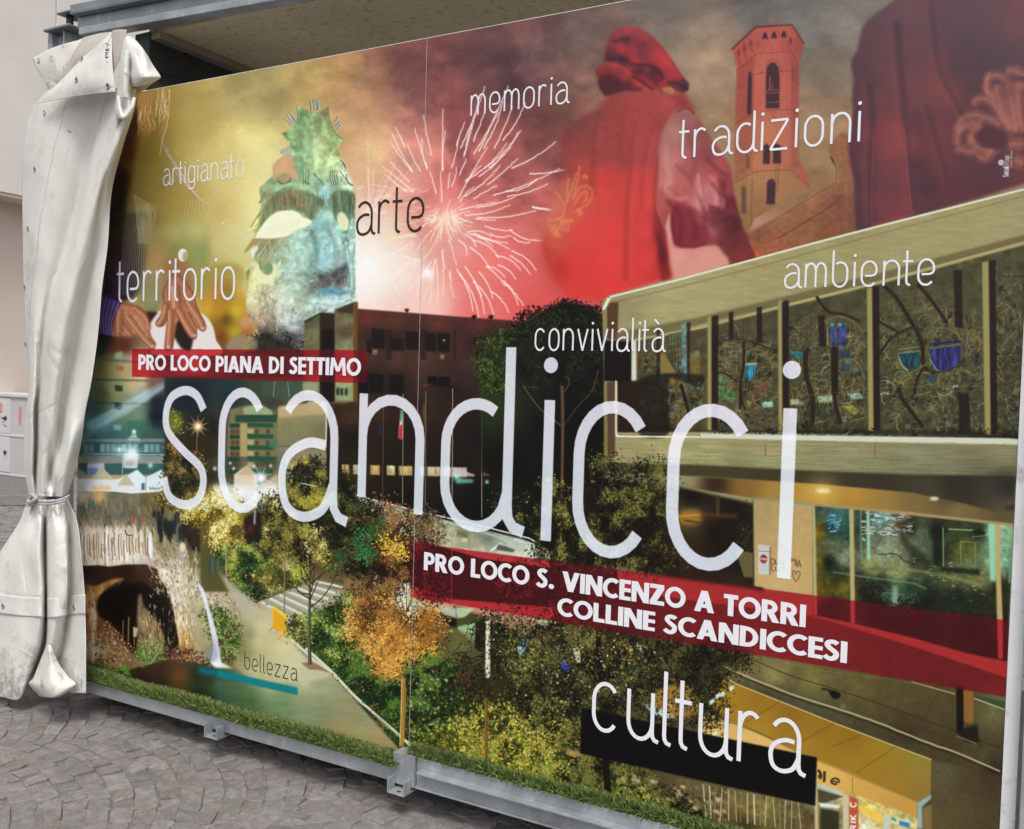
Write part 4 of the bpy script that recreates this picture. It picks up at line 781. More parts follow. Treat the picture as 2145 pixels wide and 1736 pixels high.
leaves('M2', [340,520,470,480,540,560,640,700,560,800,450,860,340,760,320,640], 1300, 6, Y, clump=26)
poly('M2', [230,650,340,620,340,850,250,860,220,780], (26,22,18), 4, .9, True); line('M2', [300,600,296,700], 4, (226,206,220), .7, soft=1); poly('M2', [255,700,285,700,290,760,250,760], (110,20,20), 2, .8)
leaves('M2', [40,890,220,850,430,840,520,940,640,1000,660,1070,520,1140,400,1180,300,1240,170,1100,90,1000], 3300, 6, G+[(176,170,60)], clump=34)
leaves('M2', [280,1060,500,960,560,1000,520,1120,400,1150,300,1110], 700, 6, Y[1:], clump=24)
leaves('M2', [330,830,480,820,540,880,500,960,380,930], 400, 6, Y[:4], clump=24)
for x, y0_, y1_ in ((92,880,1120),(-120,860,1080)): line('M2', [x, y0_, x+4, y1_], 2.2, (176,166,130), .9)
for i in range(7):
    x = -470+20*i if i < 0 else 1490+i*13; ell('L2', x, 990, 10, 70, [(60,90,90),(50,60,50),(110,130,100)][i % 3], .6, 2)
line('M2', [522,770,520,840], 5, (250,240,240), .95, soft=1); line('M2', [514,840,512,1000,508,1340], 2.6, (110,96,70), .95); line('M2', [511,840,506,1340], 1, (190,176,130), .7)
for i in range(420):                      # bright wet rock on both sides of the arch
    x = rng.uniform(1100, 1400); y = rng.uniform(900, 1560)
    if x < 1130+(y-900)*.24: continue
    L = rng.uniform(10, 46); line('L2', [x, y, x+rng.uniform(-3, 4), y+L*.5, x+rng.uniform(-3, 6), y+L], rng.uniform(1, 3.2), [(252,246,238),(240,224,200),(250,240,236),(226,200,150),(130,96,66),(196,150,90)][rng.randint(6)], rng.uniform(.4, .85), True)
for i in range(160):
    x = rng.uniform(1060, 1330); y = rng.uniform(960, 1200); L = rng.uniform(8, 26); line('L2', [x, y, x+L*.5, y+L], rng.uniform(1, 3), [(248,238,226),(226,206,186),(110,84,64),(190,160,130)][rng.randint(4)], .6)
for i in range(90):
    x = rng.uniform(1000, 1170); y = rng.uniform(1260, 1600); line('L2', [x, y, x+rng.uniform(-3, 6), y+rng.uniform(12, 46)], rng.uniform(1, 2.6), [(220,206,170),(176,150,106),(96,76,50),(206,190,150)][rng.randint(4)], .6)
for i in range(70):
    x = rng.uniform(612, 690); y = rng.uniform(1160, 1640); line('L2', [x, y, x+rng.uniform(-3, 4), y+rng.uniform(12, 50)], rng.uniform(1, 2.8), [(240,210,170),(226,160,90),(120,70,36),(250,236,220)][rng.randint(4)], .55)
for i in range(80):
    x = rng.uniform(700, 900); y = rng.uniform(1380+(x-700)*.7, 1700); line('L2', [x, y, x+rng.uniform(6, 20), y+rng.uniform(6, 20)], rng.uniform(1, 3), [(190,140,110),(226,196,170),(90,50,30)][rng.randint(3)], .5)
# ivy beside the fall
leaves('L2', [1520,1310,1600,1330,1680,1420,1736,1500,1720,1620,1640,1640,1570,1560,1530,1430], 900, 6, [(50,70,20),(80,110,30),(120,150,60),(160,180,110),(60,50,24)], clump=18)
leaves('M2', [-60,1280,60,1330,130,1440,190,1500,190,1620,60,1650,0,1500,-80,1380], 900, 6, [(50,70,20),(80,110,30),(130,150,70),(176,186,120),(70,60,34)], clump=18)
leaves('L2', [1180,1560,1280,1580,1400,1620,1560,1736,1400,1720,1240,1660], 420, 5, [(90,40,30),(130,80,60),(60,30,20),(196,160,120),(40,24,16)])
for i in range(40):
    x = rng.uniform(1240, 1480); y = rng.uniform(1590, 1690); line('L2', [x, y, x+rng.uniform(-40, 50), y+rng.uniform(-10, 40)], 1, [(150,80,60),(196,150,120),(80,40,30)][rng.randint(3)], .8)
# pool
field('L3', [940,600,1180,540,1400,560,1560,600,1736,560,2000,560,2060,1200,1736,1000,600,640], [
 (1000,640,40,24,14),(1150,560,50,28,16),(1120,700,50,30,18),(1290,640,120,70,24),(1300,720,110,66,24),(1400,640,26,40,24),(1480,700,40,60,24),(1560,720,70,110,84),(1620,760,70,110,80),(1700,700,110,130,90),(1700,800,80,120,84),(1720,600,130,110,60),(1800,640,150,150,100),(1900,760,130,140,110),(1600,860,40,60,24),(1480,800,36,50,20)], soft=1.5)
poly('L3', [1255,560,1320,560,1310,730,1265,730], (150,90,30), 5, .6)
for i in range(2): line('L3', [1010, 585, 1120, 596], 3.5, (240,236,230), .9)
line('L3', [1000,628,1120,590,1260,560], 1.4, (150,110,70), .9, True); line('L3', [1030,590,1090,540,1130,480], 1.6, (196,180,150), .8, True)
leaves('L3', [640,560,900,600,940,640,900,660,640,600], 200, 5, [(60,90,30),(90,130,50),(40,60,20)]); poly('L3', [860,570,900,560,930,640,900,650], (90,150,40), 2, .7)
poly('L2', [1408,1120,1456,1170,1500,1320,1545,1480,1580,1680,1600,1690,1520,1700,1510,1650,1520,1560,1490,1400,1450,1240], (232,232,246), 1.5, .95, True)
poly('L2', [1530,1480,1560,1640,1530,1680,1515,1600], (150,140,170), 3, .6)
poly('L3', [1500,540,1590,560,1650,590,1736,640,1620,610,1540,590], (250,250,255), 2, .95, True)
poly('L3', [1470,440,1520,470,1530,560,1480,530], (110,140,160), 4, .5)
# orange barrier
poly('M2', [428,1280,525,1360,522,1490,430,1430], (246,186,30), .8); poly('M2', [428,1280,525,1360,525,1372,428,1294], (255,214,70), .6)
for i in range(13): line('M2', [434+i*7, 1300+i*5.6, 434+i*7, 1424+i*4.6], .9, (226,140,10), .9)
line('M2', [402,1460,432,1430,470,1462], 3, (230,140,10)); line('M2', [460,1522,500,1480,545,1512], 3.4, (240,160,20)); line('M2', [405,1466,470,1480], 2, (60,50,30), .7); line('M2', [470,1530,540,1540], 2, (60,50,30), .7)
# low hedge bed and trees in the middle
field('V', [600,1312,652,1285,690,1270,715,1258,760,1268,860,1300,960,1270,1100,1330,1250,1420,1420,1560,1420,1780,1000,1700,850,1600,790,1530,700,1410,640,1380], [
 (640,1320,60,84,24),(700,1340,60,90,30),(760,1300,80,84,30),(800,1400,30,40,16),(740,1410,40,56,20),(850,1500,30,40,18),(900,1430,40,50,20),(1000,1500,24,28,14),(1000,1600,84,80,20),(1100,1640,110,104,30),(1100,1560,40,36,16),(1200,1640,90,80,24),(1300,1700,24,20,12),(1200,1500,30,26,14),(1100,1400,40,36,20),(960,1380,120,110,60)], soft=3)
leaves('V', [605,1300,660,1280,740,1235,800,1220,860,1250,900,1330,860,1420,800,1480,740,1430,680,1370,640,1350], 5200, 6, G+[(190,190,90)], clump=30, seed=11)
leaves('V', [690,1380,780,1420,860,1500,880,1600,850,1590,790,1520,730,1450], 1500, 6, [(16,34,12),(30,60,24),(60,110,50),(96,120,40),(140,84,30)], clump=20, seed=12)
leaves('V', [860,1400,930,1380,1000,1450,1100,1500,1200,1560,1240,1640,1150,1640,1000,1600,880,1570], 3600, 6, [(14,18,8),(24,36,14),(50,72,26),(84,110,40),(150,150,60)], clump=26, seed=13)
leaves('V', [870,1500,960,1520,1100,1560,1240,1600,1300,1700,1180,1690,1000,1640,880,1590], 4200, 6, [(50,54,14),(90,90,24),(140,140,34),(180,170,50),(110,70,24)], clump=22, seed=14)
line('M2', [540,1500,640,1590,780,1736], 5, (222,216,190), .9); line('M3', [660,450,850,620,1000,780,1200,960,1420,1150], 6, (222,222,200), .95, True); line('M3', [850,650,1000,800,1180,950,1330,1080], 2, (90,90,76), .8, True, jit=.6)
poly('M3', [630,550,720,545,860,630,720,600,680,600], (130,104,70), 1.5, .9)
# square paving in the foreground
field('M3', [-579,600,-339,540,-119,560,20,590,640,590,860,650,1440,1290,1100,1260,900,1200,620,1100,300,1000,-579,760], [
 (-500,660,40,24,14),(-400,600,56,32,18),(-380,700,50,30,18),(-230,640,116,68,24),(-220,760,90,56,24),(-120,640,26,40,22),(-100,760,24,38,20),(-30,680,36,54,24),(-20,800,30,50,22),(40,720,70,106,80),(60,820,54,90,66),(140,740,80,104,66),(140,860,60,100,60),(300,600,206,196,150),(250,820,70,110,60),(400,700,170,180,130),(500,850,110,140,90),(650,700,196,190,150),(650,850,140,150,110),(800,750,160,166,124),(800,900,130,140,96),(900,1000,160,140,96),(1000,950,150,140,100),(1200,1080,170,146,96),(1000,1080,170,150,90),(1100,950,150,150,110)], soft=2, nz=.05, nsc=30, nsy=6)
field('M3', [40,-100,300,130,440,260,640,480,860,650,640,700,300,690,150,580,220,300,190,200], [(300,200,196,184,150),(250,350,150,140,96),(350,300,220,206,156),(330,400,210,196,140),(500,450,222,204,150),(200,440,140,130,84),(300,560,200,190,140),(240,500,150,140,90),(560,560,214,204,160),(700,640,204,196,156),(180,100,190,180,160)], soft=4, pw=2.6, alpha=.85)
poly('M2', [428,1280,525,1360,522,1490,430,1430], (246,186,30), .8); poly('M2', [428,1280,525,1360,525,1372,428,1294], (255,214,70), .6)
for i in range(13): line('M2', [434+i*7, 1300+i*5.6, 434+i*7, 1424+i*4.6], .9, (226,140,10), .9)
line('M2', [402,1460,432,1430,470,1462], 3, (230,140,10)); line('M2', [460,1522,500,1480,545,1512], 3.4, (240,160,20))
leaves('M3', [530,260,600,240,670,260,670,420,620,430,560,370], 420, 6, Y+G[1:], clump=16, seed=44)
poly('M3', [628,556,700,545,790,590,850,625,760,605,690,602], (140,110,76), 1.5, .9)
line('M3', [560,390,640,460,730,540,850,622], 5, (222,214,186), .95)
# trunk tree (left middle) with bare branches
for a, w in (([690,980,690,1240,685,1500,692,1700],(1,1)),):
    line('M2', a, 7.5, (70,64,44), 1, taper=(.6, 1)); line('M2', [x-4 if i % 2 == 0 else x for i, x in enumerate(a)], 2, (130,140,110), .7)
for a in ([700,1290,780,1220,860,1100,915,940],[690,1230,640,1200,580,1140],[690,1240,730,1150,770,1060],[690,1100,640,1000,600,900],[690,1060,740,960,790,900],[690,1000,690,880,680,800],[690,1150,640,1080,620,980],[700,1180,720,1060,720,940],[690,1200,610,1180,600,1120],[700,1120,800,1030,860,900]):
    line('M2', a, 2.8, (44,36,24), .95, True, taper=(1, .4))
leaves('M2', [560,320,640,230,740,230,800,300,860,380,960,340,980,480,1000,560,1000,760,960,900,880,980,760,960,620,960,560,860,480,840,440,700,520,560,540,440], 7000, 6, D+[(176,160,50)], clump=30, seed=20, thr=.4)
leaves('M2', [640,760,760,740,800,880,760,940,700,900], 300, 6, Y[1:], clump=20, seed=21)
leaves('M2', [430,560,540,640,600,760,560,860,450,820,400,700], 700, 6, D, clump=20, seed=22)
for i in range(10): line('M2', [632+i*10, 404+i*2.2, 636+i*10, 410+i*2.2], 3, (240,250,250), .8)
# ---- bell tower
field('R0', [215,325,365,178,610,163,690,285,655,440,650,800,650,1050,730,1260,560,1350,360,1450,300,1600,220,1480,215,1200,235,700,245,450], [
 (450,200,196,74,66),(300,290,176,66,60),(600,220,190,76,68),(660,300,150,60,56),(280,400,190,70,60),(500,320,206,80,70),(420,370,206,84,72),(600,330,176,66,60),(300,520,190,74,62),(390,500,200,84,70),(560,560,196,76,66),(630,500,170,66,60),(300,700,190,74,62),(390,640,196,80,66),(600,700,186,76,66),(300,860,190,100,66),(440,880,206,120,70),(580,900,196,100,70),
 (260,1000,176,100,66),(370,1100,200,116,72),(600,1050,196,100,70),(250,1250,160,114,66),(400,1200,176,120,72),(560,1200,166,116,72),(400,1350,150,104,60),(280,1450,140,100,56),(650,1300,156,110,72),(640,1100,160,90,70)], soft=1.2, nz=.06, nsc=6, pw=3)
field('R0', [150,1430,300,1560,540,1430,900,1200,900,1090,850,1000,870,950,960,870,1040,1000,1030,1540,800,1614,400,1760,200,1800], [(300,1500,130,96,56),(500,1450,150,104,66),(700,1300,160,116,74),(870,1150,160,120,76),(930,960,150,96,66),(980,1100,140,96,66),(900,1350,130,76,62),(980,1450,130,80,60),(700,1500,140,90,60),(500,1600,160,90,62),(400,1560,130,80,56),(350,1700,190,90,62),(850,1530,130,80,50)], soft=3, nz=.09, nsc=8)
for i in range(160):
    x = rng.uniform(500, 1010); y = rng.uniform(1150, 1560)
    if y > 1560-(x-300)*.55: line('R0', [x, y, x+rng.uniform(6, 24), y-4], 1, (90,54,40), .3)
for i in range(46): line('R0', [240, 480+i*14, 660, 470+i*14], .8, (120,60,54), .16)
poly('R0', [215,325,365,178,610,163,690,285,655,440,650,1050,730,1260,560,1350,300,1600,220,1480,215,1200,235,700,245,450], (150,116,96), 2, .30)
poly('R0', [365,350,600,340,590,1120,375,1130], (206,110,90), 4, .18)
for i in range(34):
    y = 190+i*8; line('R0', [225+max(0, (330-y))*.9, y+20, 680, y], .7, (110,46,44), .12)
for x in (365, 520, 600): line('R0', [x, 440, x-4, 1130], 1.6, (236,130,108), .30)
poly('R0', [245,470,360,365,350,1130,232,1200,236,700], (104,40,44), 4, .22); poly('R0', [600,345,655,440,652,1100,594,1120], (96,40,44), 4, .20)
dk = (66,40,52)
poly('R0', [205,325,365,175,610,160,692,285,684,290,606,170,370,186,214,332], (96,44,44), .6)
for x, y in ((430,245),(490,240),(555,235)): poly('R0', [x-20,y+22,x-17,y-12,x,y-36,x+17,y-12,x+21,y+20,x,y+8], dk, .5, 1); line('R0', [x-21,y+26,x-18,y-14,x,y-38,x+18,y-14,x+22,y+24], 1.2, (226,110,92), .7)
for x, y, s in ((255,350,.8),(292,315,.8),(335,280,.8),(600,265,.5)): poly('R0', [x-10,y+24,x-8,y-10,x,y-26,x+9,y-8,x+10,y+26], (110,50,50), .8, .8)
for i in range(4): line('R0', [250+i*42, 380-i*36, 270+i*42, 440-i*44], 4, (140,50,50), .5, soft=1)
for x in (430, 490, 555, 610, 650): line('R0', [x-16,300,x-8,345], 2, (150,60,54), .5, soft=1)
for a in ([240,470,375,358,600,340,655,430],[235,590,310,555],[350,495,430,480],[525,470,600,472],[610,540,655,560],[232,820,375,735],[430,735,610,725,650,770],[470,760,500,780],[215,1215,375,1135,595,1125,730,1240],[265,1140,290,1120]): line('R0', a, 1.4, (120,56,50), .8)
for a in ([435,720,435,520,440,450,465,415,495,415,520,445,527,520,525,720],): poly('R0', a, dk, .8, .95)
poly('R0', [310,760,318,500,325,470,335,475,345,520,340,760], dk, 1, .95); line('R0', [435,440,460,400,500,398,535,440,540,480], 1.3, (120,56,50), .8, True)
for y in (600, 618, 680): line('R0', [436,y,524,y-4], 1.6, (160,96,80), .8)
line('R0', [462,510,462,600], 3, (160,100,84), .7); line('R0', [478,540,476,600], 2, (150,90,80), .6)
poly('R0', [606,460,616,440,626,470,624,540,610,540], (150,56,54), 1, .7)
poly('R0', [416,1085,420,970,440,950,465,975,462,1090], dk, .8, .95); poly('R0', [482,1085,485,960,505,950,535,965,537,1085], dk, .8, .95); poly('R0', [300,1120,306,1020,325,1035,330,1110], (110,70,56), 1, .7)
poly('R0', [440,1355,443,1210,460,1188,485,1188,502,1215,495,1355], dk, .8, .95); poly('R0', [275,1410,273,1240,290,1230,306,1250,303,1420,285,1415], (96,66,60), 1, .85)
for a in ([505,1090,500,1200],[522,1090,512,1260],[345,1180,340,1500],[285,1560,500,1450],[290,1580,500,1462],[500,1450,900,1210,905,1120,870,1030,855,960,950,880],[450,1614,870,1370,940,1300]): line('R0', a, 1.3, (100,60,44), .75, jit=.4)
line('R0', [500,1590,700,1470,860,1370,940,1290], 2.6, (90,48,40), .4, True, jit=1.2); poly('R0', [855,1030,880,1050,905,1120,880,1080], (60,46,44), 1, .9)
for i in range(60):
    x = rng.uniform(225, 300); y = rng.uniform(1100, 1480); line('R0', [x, y, x+8, y-1], 1, (110,66,50), .5)
line('R0', [448,15,450,165], 1.2, (100,90,80), .7); poly('R0', [450,110,500,108,490,150,455,150], (180,110,90), 4, .4)
poly('R0', [655,1050,700,1150,730,1260,680,1210,655,1150], (170,80,66), 2, .7)
# ---- man in the red hood and tabard, seen from behind
field('N0', [1000,780,1080,690,1180,655,1340,650,1500,640,1620,660,1690,760,1705,820,1640,770,1560,800,1500,870,1465,960,1440,1080,1430,1300,1430,1450,1480,1620,1500,1736,1520,1900,1540,1980,1440,2010,1050,2140,800,2120,700,2000,640,1860,600,1736,640,1560,700,1400,770,1200,760,1100,720,1000,800,900,900,830], [
 (1100,720,150,56,52),(1300,700,170,64,58),(1500,720,180,66,62),(1620,720,150,56,54),(1000,820,130,60,56),(900,900,120,60,56),(800,960,124,60,56),(1150,900,160,56,56),(1300,960,170,60,60),(1450,900,160,56,56),(850,1060,146,58,56),(1000,1100,150,54,54),(1200,1100,156,54,58),(1380,1100,176,62,62),
 (780,1200,150,66,60),(900,1200,180,64,58),(1050,1260,206,60,58),(1300,1260,206,64,62),(780,1350,190,96,80),(900,1400,206,80,66),(1050,1400,214,66,60),(1350,1420,214,66,62),(700,1480,206,110,86),(680,1600,204,104,84),(800,1550,214,86,70),(900,1650,222,66,60),(1100,1650,222,62,60),(1350,1650,214,64,62),(1460,1650,160,44,44),(700,1736,206,80,64),
 (640,1800,190,60,54),(750,1900,196,50,46),(850,1850,222,60,54),(1100,1850,226,62,58),(1350,1850,220,60,58),(1480,1850,170,44,44),(850,2050,220,60,54),(1100,2050,226,58,54),(1000,2150,222,56,52)], soft=6, pw=2.8)
for a, w, al in (([1010,860,990,1000,980,1200,970,1400],16,.3),([1280,860,1255,1050,1240,1250,1215,1500,1210,1800,1210,2000],12,.34),([1400,900,1350,1100,1325,1250,1320,1500],9,.26),([1200,800,1180,950,1170,1100],14,.2),([1440,1080,1425,1250,1420,1500,1430,1736],12,.6)):
    line('N0', a, w*1.2, (104,30,34), al*.7, True, soft=4, taper=(.4, 1)); line('N0', [v+(26 if i % 2 == 0 else 0) for i, v in enumerate(a)], w, (230,96,90), al*.4, True, soft=4)
poly('N0', [1430,1500,1490,1640,1510,1860,1530,1990,1460,2010,1440,1850], (120,30,34), 3, .7); poly('N0', [1430,1640,1500,1800,1500,1880,1460,1900,1435,1800], (84,24,30), 3, .6)
# gold lily on the back
Lc = (222,140,86)
for a in ([880,1180,870,1260,850,1330,830,1420],[905,1240,935,1270],[860,1230,830,1320,790,1440],[800,1270,790,1380,780,1460],[700,1360,740,1410,770,1470],[830,1420,870,1350,920,1325,960,1350,965,1400,940,1450,900,1480,860,1500],[840,1460,880,1390,930,1370,930,1410,905,1445],[860,1500,900,1520,870,1536],[770,1470,760,1540,740,1600,700,1680],[700,1560,760,1570,830,1570],[640,1560,700,1570,760,1540],[660,1600,700,1640,740,1680],[800,1600,790,1640,740,1640]): line('N0', a, 4.5, Lc, .5, True, soft=1, jit=.6)
for x, y, rx, ry in ((915,1262,26,16),(870,1510,26,20),(700,1640,30,44),(790,1575,40,20),(760,1600,24,30),(720,1680,24,20)): ell('N0', x, y, rx, ry, Lc, .4, 2)
# sleeve and arm
field('N0', [1570,800,1640,770,1705,820,1736,850,1800,960,1900,1100,1960,1200,1980,1390,2060,1700,2120,1790,2160,1960,2010,1990,1960,1900,1940,1760,1850,1746,1720,1760,1600,1766,1550,1740,1536,1620,1520,1515,1480,1620,1430,1470,1430,1400,1460,1260,1440,1080,1470,950,1510,870], [
 (1600,820,150,96,96),(1560,950,176,120,110),(1500,1000,170,110,104),(1650,1000,156,90,86),(1750,950,140,76,74),(1550,1150,196,120,116),(1650,1180,170,86,84),(1780,1100,140,66,70),(1500,1300,196,120,112),(1600,1330,190,96,92),(1700,1320,176,80,80),(1450,1400,176,84,80),(1560,1450,176,74,72),(1700,1450,196,120,116),(1650,1520,150,54,60),(1736,1550,176,90,92),(1600,1600,150,50,56),(1700,1680,140,44,52),(1620,1730,140,44,50),
 (1850,1200,176,76,76),(1900,1300,150,56,60),(1800,1350,200,116,112),(1850,1450,190,120,120),(1950,1450,104,34,42),(1850,1650,196,120,126),(1920,1700,150,84,96),(1800,1600,120,36,44),(2000,1600,90,28,36),(2010,1750,110,40,40),(2060,1850,120,40,40),(2050,1950,140,50,50)], soft=2, pw=3)
for a, w, c in (([1500,1430,1560,1500,1540,1600,1560,1700],10,(100,30,38)),([1560,1170,1640,1250,1700,1330,1720,1420],8,(140,56,60)),([1700,1290,1720,1450,1736,1550,1800,1650],9,(214,140,136)),([1830,1250,1850,1400,1830,1560,1860,1640],8,(214,140,140)),([1740,1400,1780,1520,1770,1640],10,(104,30,40)),([1900,1290,1900,1450,1940,1560,2000,1640],12,(84,24,34)),([1960,1760,2000,1690,2060,1710],12,(84,26,34))): line('N0', a, w, c, .55, True, soft=3)
# hood
field('N0', [1075,300,1100,240,1160,200,1230,185,1310,205,1390,250,1460,320,1540,430,1610,540,1660,600,1650,640,1620,665,1540,640,1440,640,1340,655,1200,650,1060,690,1030,650,1005,590,1010,540,985,520,1000,480,1060,450,1055,400], [
 (1220,210,170,64,70),(1150,240,150,56,66),(1330,260,160,60,64),(1100,300,130,54,66),(1200,290,90,44,56),(1320,310,110,48,60),(1400,330,150,54,58),(1180,340,176,56,60),(1250,360,160,50,58),(1330,380,120,50,62),(1480,440,190,54,58),(1420,400,180,54,58),(1100,400,90,40,48),(1180,430,70,36,46),(1270,440,180,56,60),(1360,460,150,46,54),(1540,540,170,50,56),(1300,500,80,34,44),(1400,520,80,38,50),(1430,590,90,34,44),(1460,610,200,56,54),(1560,600,110,46,54),(1630,620,70,40,50),
 (1040,480,140,54,56),(1130,480,160,56,58),(1200,540,170,54,56),(1290,590,196,60,58),(1370,640,206,66,60),(1090,560,80,34,40),(1150,600,74,32,38),(1060,620,80,34,38),(1220,610,84,32,38),(1280,640,90,34,38)], soft=1.8, pw=3.4)
for a, w, c, al in (([1060,420,1180,420,1260,460,1380,470,1450,520,1470,570],8,(60,30,40),.6),([1110,300,1180,280,1240,275],5,(70,34,46),.7),([1060,455,1160,470,1240,530,1330,620],6,(190,70,66),.6),([1250,540,1330,590,1400,640],7,(60,28,34),.7),([1500,590,1580,600,1650,640],6,(60,34,44),.8),([1430,340,1510,450,1600,560],6,(200,70,70),.4),([1440,640,1480,600,1520,640],3,(120,40,40),.6)): line('N0', a, w, c, al, True, soft=2)
ell('N0', 1510, 650, 46, 30, (176,120,76), .95, 1.5); line('N0', [1440,640,1560,700,1640,760], 6, (120,40,44), .5, True, soft=2)
for i in range(30):
    x = rng.uniform(990, 1070); y = rng.uniform(500, 680); line('N0', [x, y, x+rng.uniform(-6, 6), y+12], 1.2, (80,40,44), .5)
line('N0', [1570,800,1640,772,1700,815], 4, (120,40,44), .7, True, soft=1)
poly('N0', [1000,780,1180,655,1500,640,1700,760,1560,800,1465,960,1440,1200,900,1200,800,1000], (150,84,78), 12, .22, True, nz=.15, nsc=10)
poly('N0', [1530,1520,1560,1440,1640,1460,1720,1500,1800,1560,1850,1600,1930,1560,1960,1640,1950,1740,1880,1752,1780,1735,1700,1766,1600,1764,1545,1740], (128,40,52), 4, .6, True)
for a, w, c in (([1545,1515,1545,1640,1560,1720,1600,1755,1700,1760,1780,1730],4,(84,24,36)),([1480,1340,1540,1400,1600,1420,1650,1400],9,(214,140,132)),([1720,1240,1740,1380,1790,1500,1850,1590,1920,1600],8,(226,160,156)),([1800,1240,1850,1340,1900,1420,1890,1520],8,(206,126,124)),([1560,1460,1600,1560,1600,1680,1570,1730],12,(96,30,40)),([1650,1500,1700,1600,1700,1700],10,(104,34,44)),([1500,1040,1490,1150,1520,1260,1500,1330],12,(206,140,130)),([1640,900,1680,1040,1700,1160,1680,1260],12,(130,70,70)),([1820,1300,1880,1380,1940,1420,1985,1440],9,(96,34,44)),([1780,1120,1850,1200,1940,1260],10,(110,50,56))): line('N0', a, w, c, .5, True, soft=2.5)
for i in range(26):
    x = rng.uniform(1480, 1940); y = rng.uniform(1150, 1700); line('N0', [x, y, x+rng.uniform(-30, 30), y+rng.uniform(30, 70), x+rng.uniform(-10, 50), y+rng.uniform(70, 130)], rng.uniform(2, 5), [(90,28,40),(206,130,130),(150,64,70)][rng.randint(3)], .14, True, soft=2)
field('R1', [60,-60,190,-20,260,60,320,160,335,300,200,345,195,310,150,260,118,215,60,120,30,60], [(0,0,150,60,66),(100,60,104,40,50),(60,120,176,110,110),(20,170,176,96,100),(150,0,110,40,46),(200,100,84,30,40),(150,210,110,44,44),(220,200,104,40,42),(260,280,130,50,50),(210,320,120,50,50),(-100,60,150,54,60),(-100,120,130,44,54)], soft=3, alpha=.95)
line('R1', [150,60,220,30,250,120], 7, (60,24,34), .5, True, soft=3); 
# ---- dark red cloak on the right
field('R0', [1290,0,1180,80,1110,140,1075,190,1060,260,1040,340,1005,400,1002,450,1020,520,1010,620,1020,720,980,960,990,1050,1020,1180,1030,1540,1410,1440,1750,1340,2260,1180,2260,-1200,1300,-1200], [
 (1350,60,116,84,88),(1250,130,104,76,82),(1130,180,100,66,70),(1400,100,120,78,80),(1100,300,90,56,64),(1040,420,80,52,60),(1180,340,116,66,70),(1300,200,84,58,68),(1330,400,90,60,68),(1250,500,120,66,70),(1120,560,76,48,58),(1060,600,80,52,60),(1180,650,126,66,64),(1400,500,120,64,68),(1400,300,120,70,72),(1480,100,110,70,74),
 (1450,650,130,66,66),(1560,560,160,68,64),(1650,640,160,66,62),(1580,450,130,64,66),(1540,300,104,64,70),(1600,200,90,68,80),(1700,100,94,78,88),(1850,80,100,78,86),(2000,60,110,76,82),(2120,40,140,80,82),(2080,180,140,80,80),(1950,200,96,72,82),(1750,300,76,62,76),(1700,450,70,56,68),(1850,400,76,58,68),(2000,350,80,64,76),
 (1800,600,76,50,60),(1120,750,66,44,54),(1060,800,84,46,54),(1200,800,150,60,58),(1300,850,190,70,62),(1350,950,206,74,66),(1160,900,170,62,58),(1120,1000,90,44,52),(1050,1000,84,44,50),(1250,1000,180,64,58),(1200,1100,120,56,58),(1350,1150,160,60,56),(1250,1250,110,54,56),(1180,1350,150,58,54),(1380,1350,176,62,56),(1280,1420,140,54,52),(1060,1200,64,40,48),(1080,1400,60,38,46),(1040,1500,70,40,48),
 (1420,800,70,44,54),(1500,900,84,44,52),(1440,1100,46,30,42),(1480,1250,44,30,42),(1450,1400,70,34,44),(1580,900,150,58,54),(1620,1050,140,54,52),(1640,1200,100,42,48),(1700,1000,90,42,48),(1800,950,84,46,50),(1750,1200,90,40,46),(1900,1250,80,40,46),(2050,1200,90,50,50),(1950,1100,76,46,50),(2120,1100,130,64,58),(2100,1250,110,44,50),(1750,800,76,48,56)], soft=3, pw=3, sf=500)
for a, w, al in (([1300,140,1320,400,1350,700,1380,1000,1420,1420],16,.4),([1120,560,1140,800,1130,1100,1140,1480],14,.4),([1530,0,1560,300,1600,500,1680,650,1760,800],10,.3),([1500,700,1560,900,1620,1100,1650,1200],10,.3),([1010,640,1030,800,1010,1000,1040,1200],10,.3)):
    line('R0', a, w, (48,30,44), al, True, soft=4); line('R0', [v-(40 if i % 2 == 0 else 0) for i, v in enumerate(a)], w, (200,84,72), al*.4, True, soft=4)
line('R0', [1350,860,1370,1100,1400,1400], 4, (210,90,76), .5, True, soft=1.5); line('R0', [1150,900,1140,1200,1140,1480], 3, (190,80,70), .5, True, soft=1)
line('R0', [1140,1500,1300,1450,1430,1405], 6, (190,64,58), .6, True, soft=2)
poly('R0', [1290,0,1180,80,1110,140,1075,190,1060,260,1040,340,1005,400,1002,450,1020,520,1010,620,1020,720,980,960,990,1050,1020,1180,1030,1540,1410,1440,1750,1340,2260,1180,2260,-1200,1300,-1200], (92,68,78), 3, .40)
LG = (190,112,92)   # lily on the cloak
for a, w in (([2145,560,2060,560,1980,500,1910,520,1900,600,1950,650],9),([2030,470,2100,470,2145,500],12),([1960,560,1990,700,2040,800,2090,880],12),([2030,560,2060,700,2100,850],12),([2100,560,2110,700,2140,880],14),([1800,690,1860,650,1940,690,2000,780,2050,860],10),([1700,860,1740,790,1820,760,1920,790,1990,830],10),([1700,960,1710,880,1770,830,1860,820],10),([1780,960,1800,880,1860,840],8),([1690,980,1760,1000,1840,1010],10),([1800,900,1820,960,1880,990,1930,1000],9),([1840,1040,1900,1040,1940,990],12),([2040,960,2145,950],14),([2080,1060,2145,1080],14),([1920,480,1890,560,1920,640],5)):
    line('R0', a, w*2.0, LG, .34, True, soft=4, jit=1.2); line('R0', a, w*.6, (206,136,112), .3, True, soft=2, jit=1.2)
poly('R0', [1840,920,1870,860,1940,850,2000,880,2040,940,1990,980,1930,980,1880,980], (84,48,56), 5, .85, True)
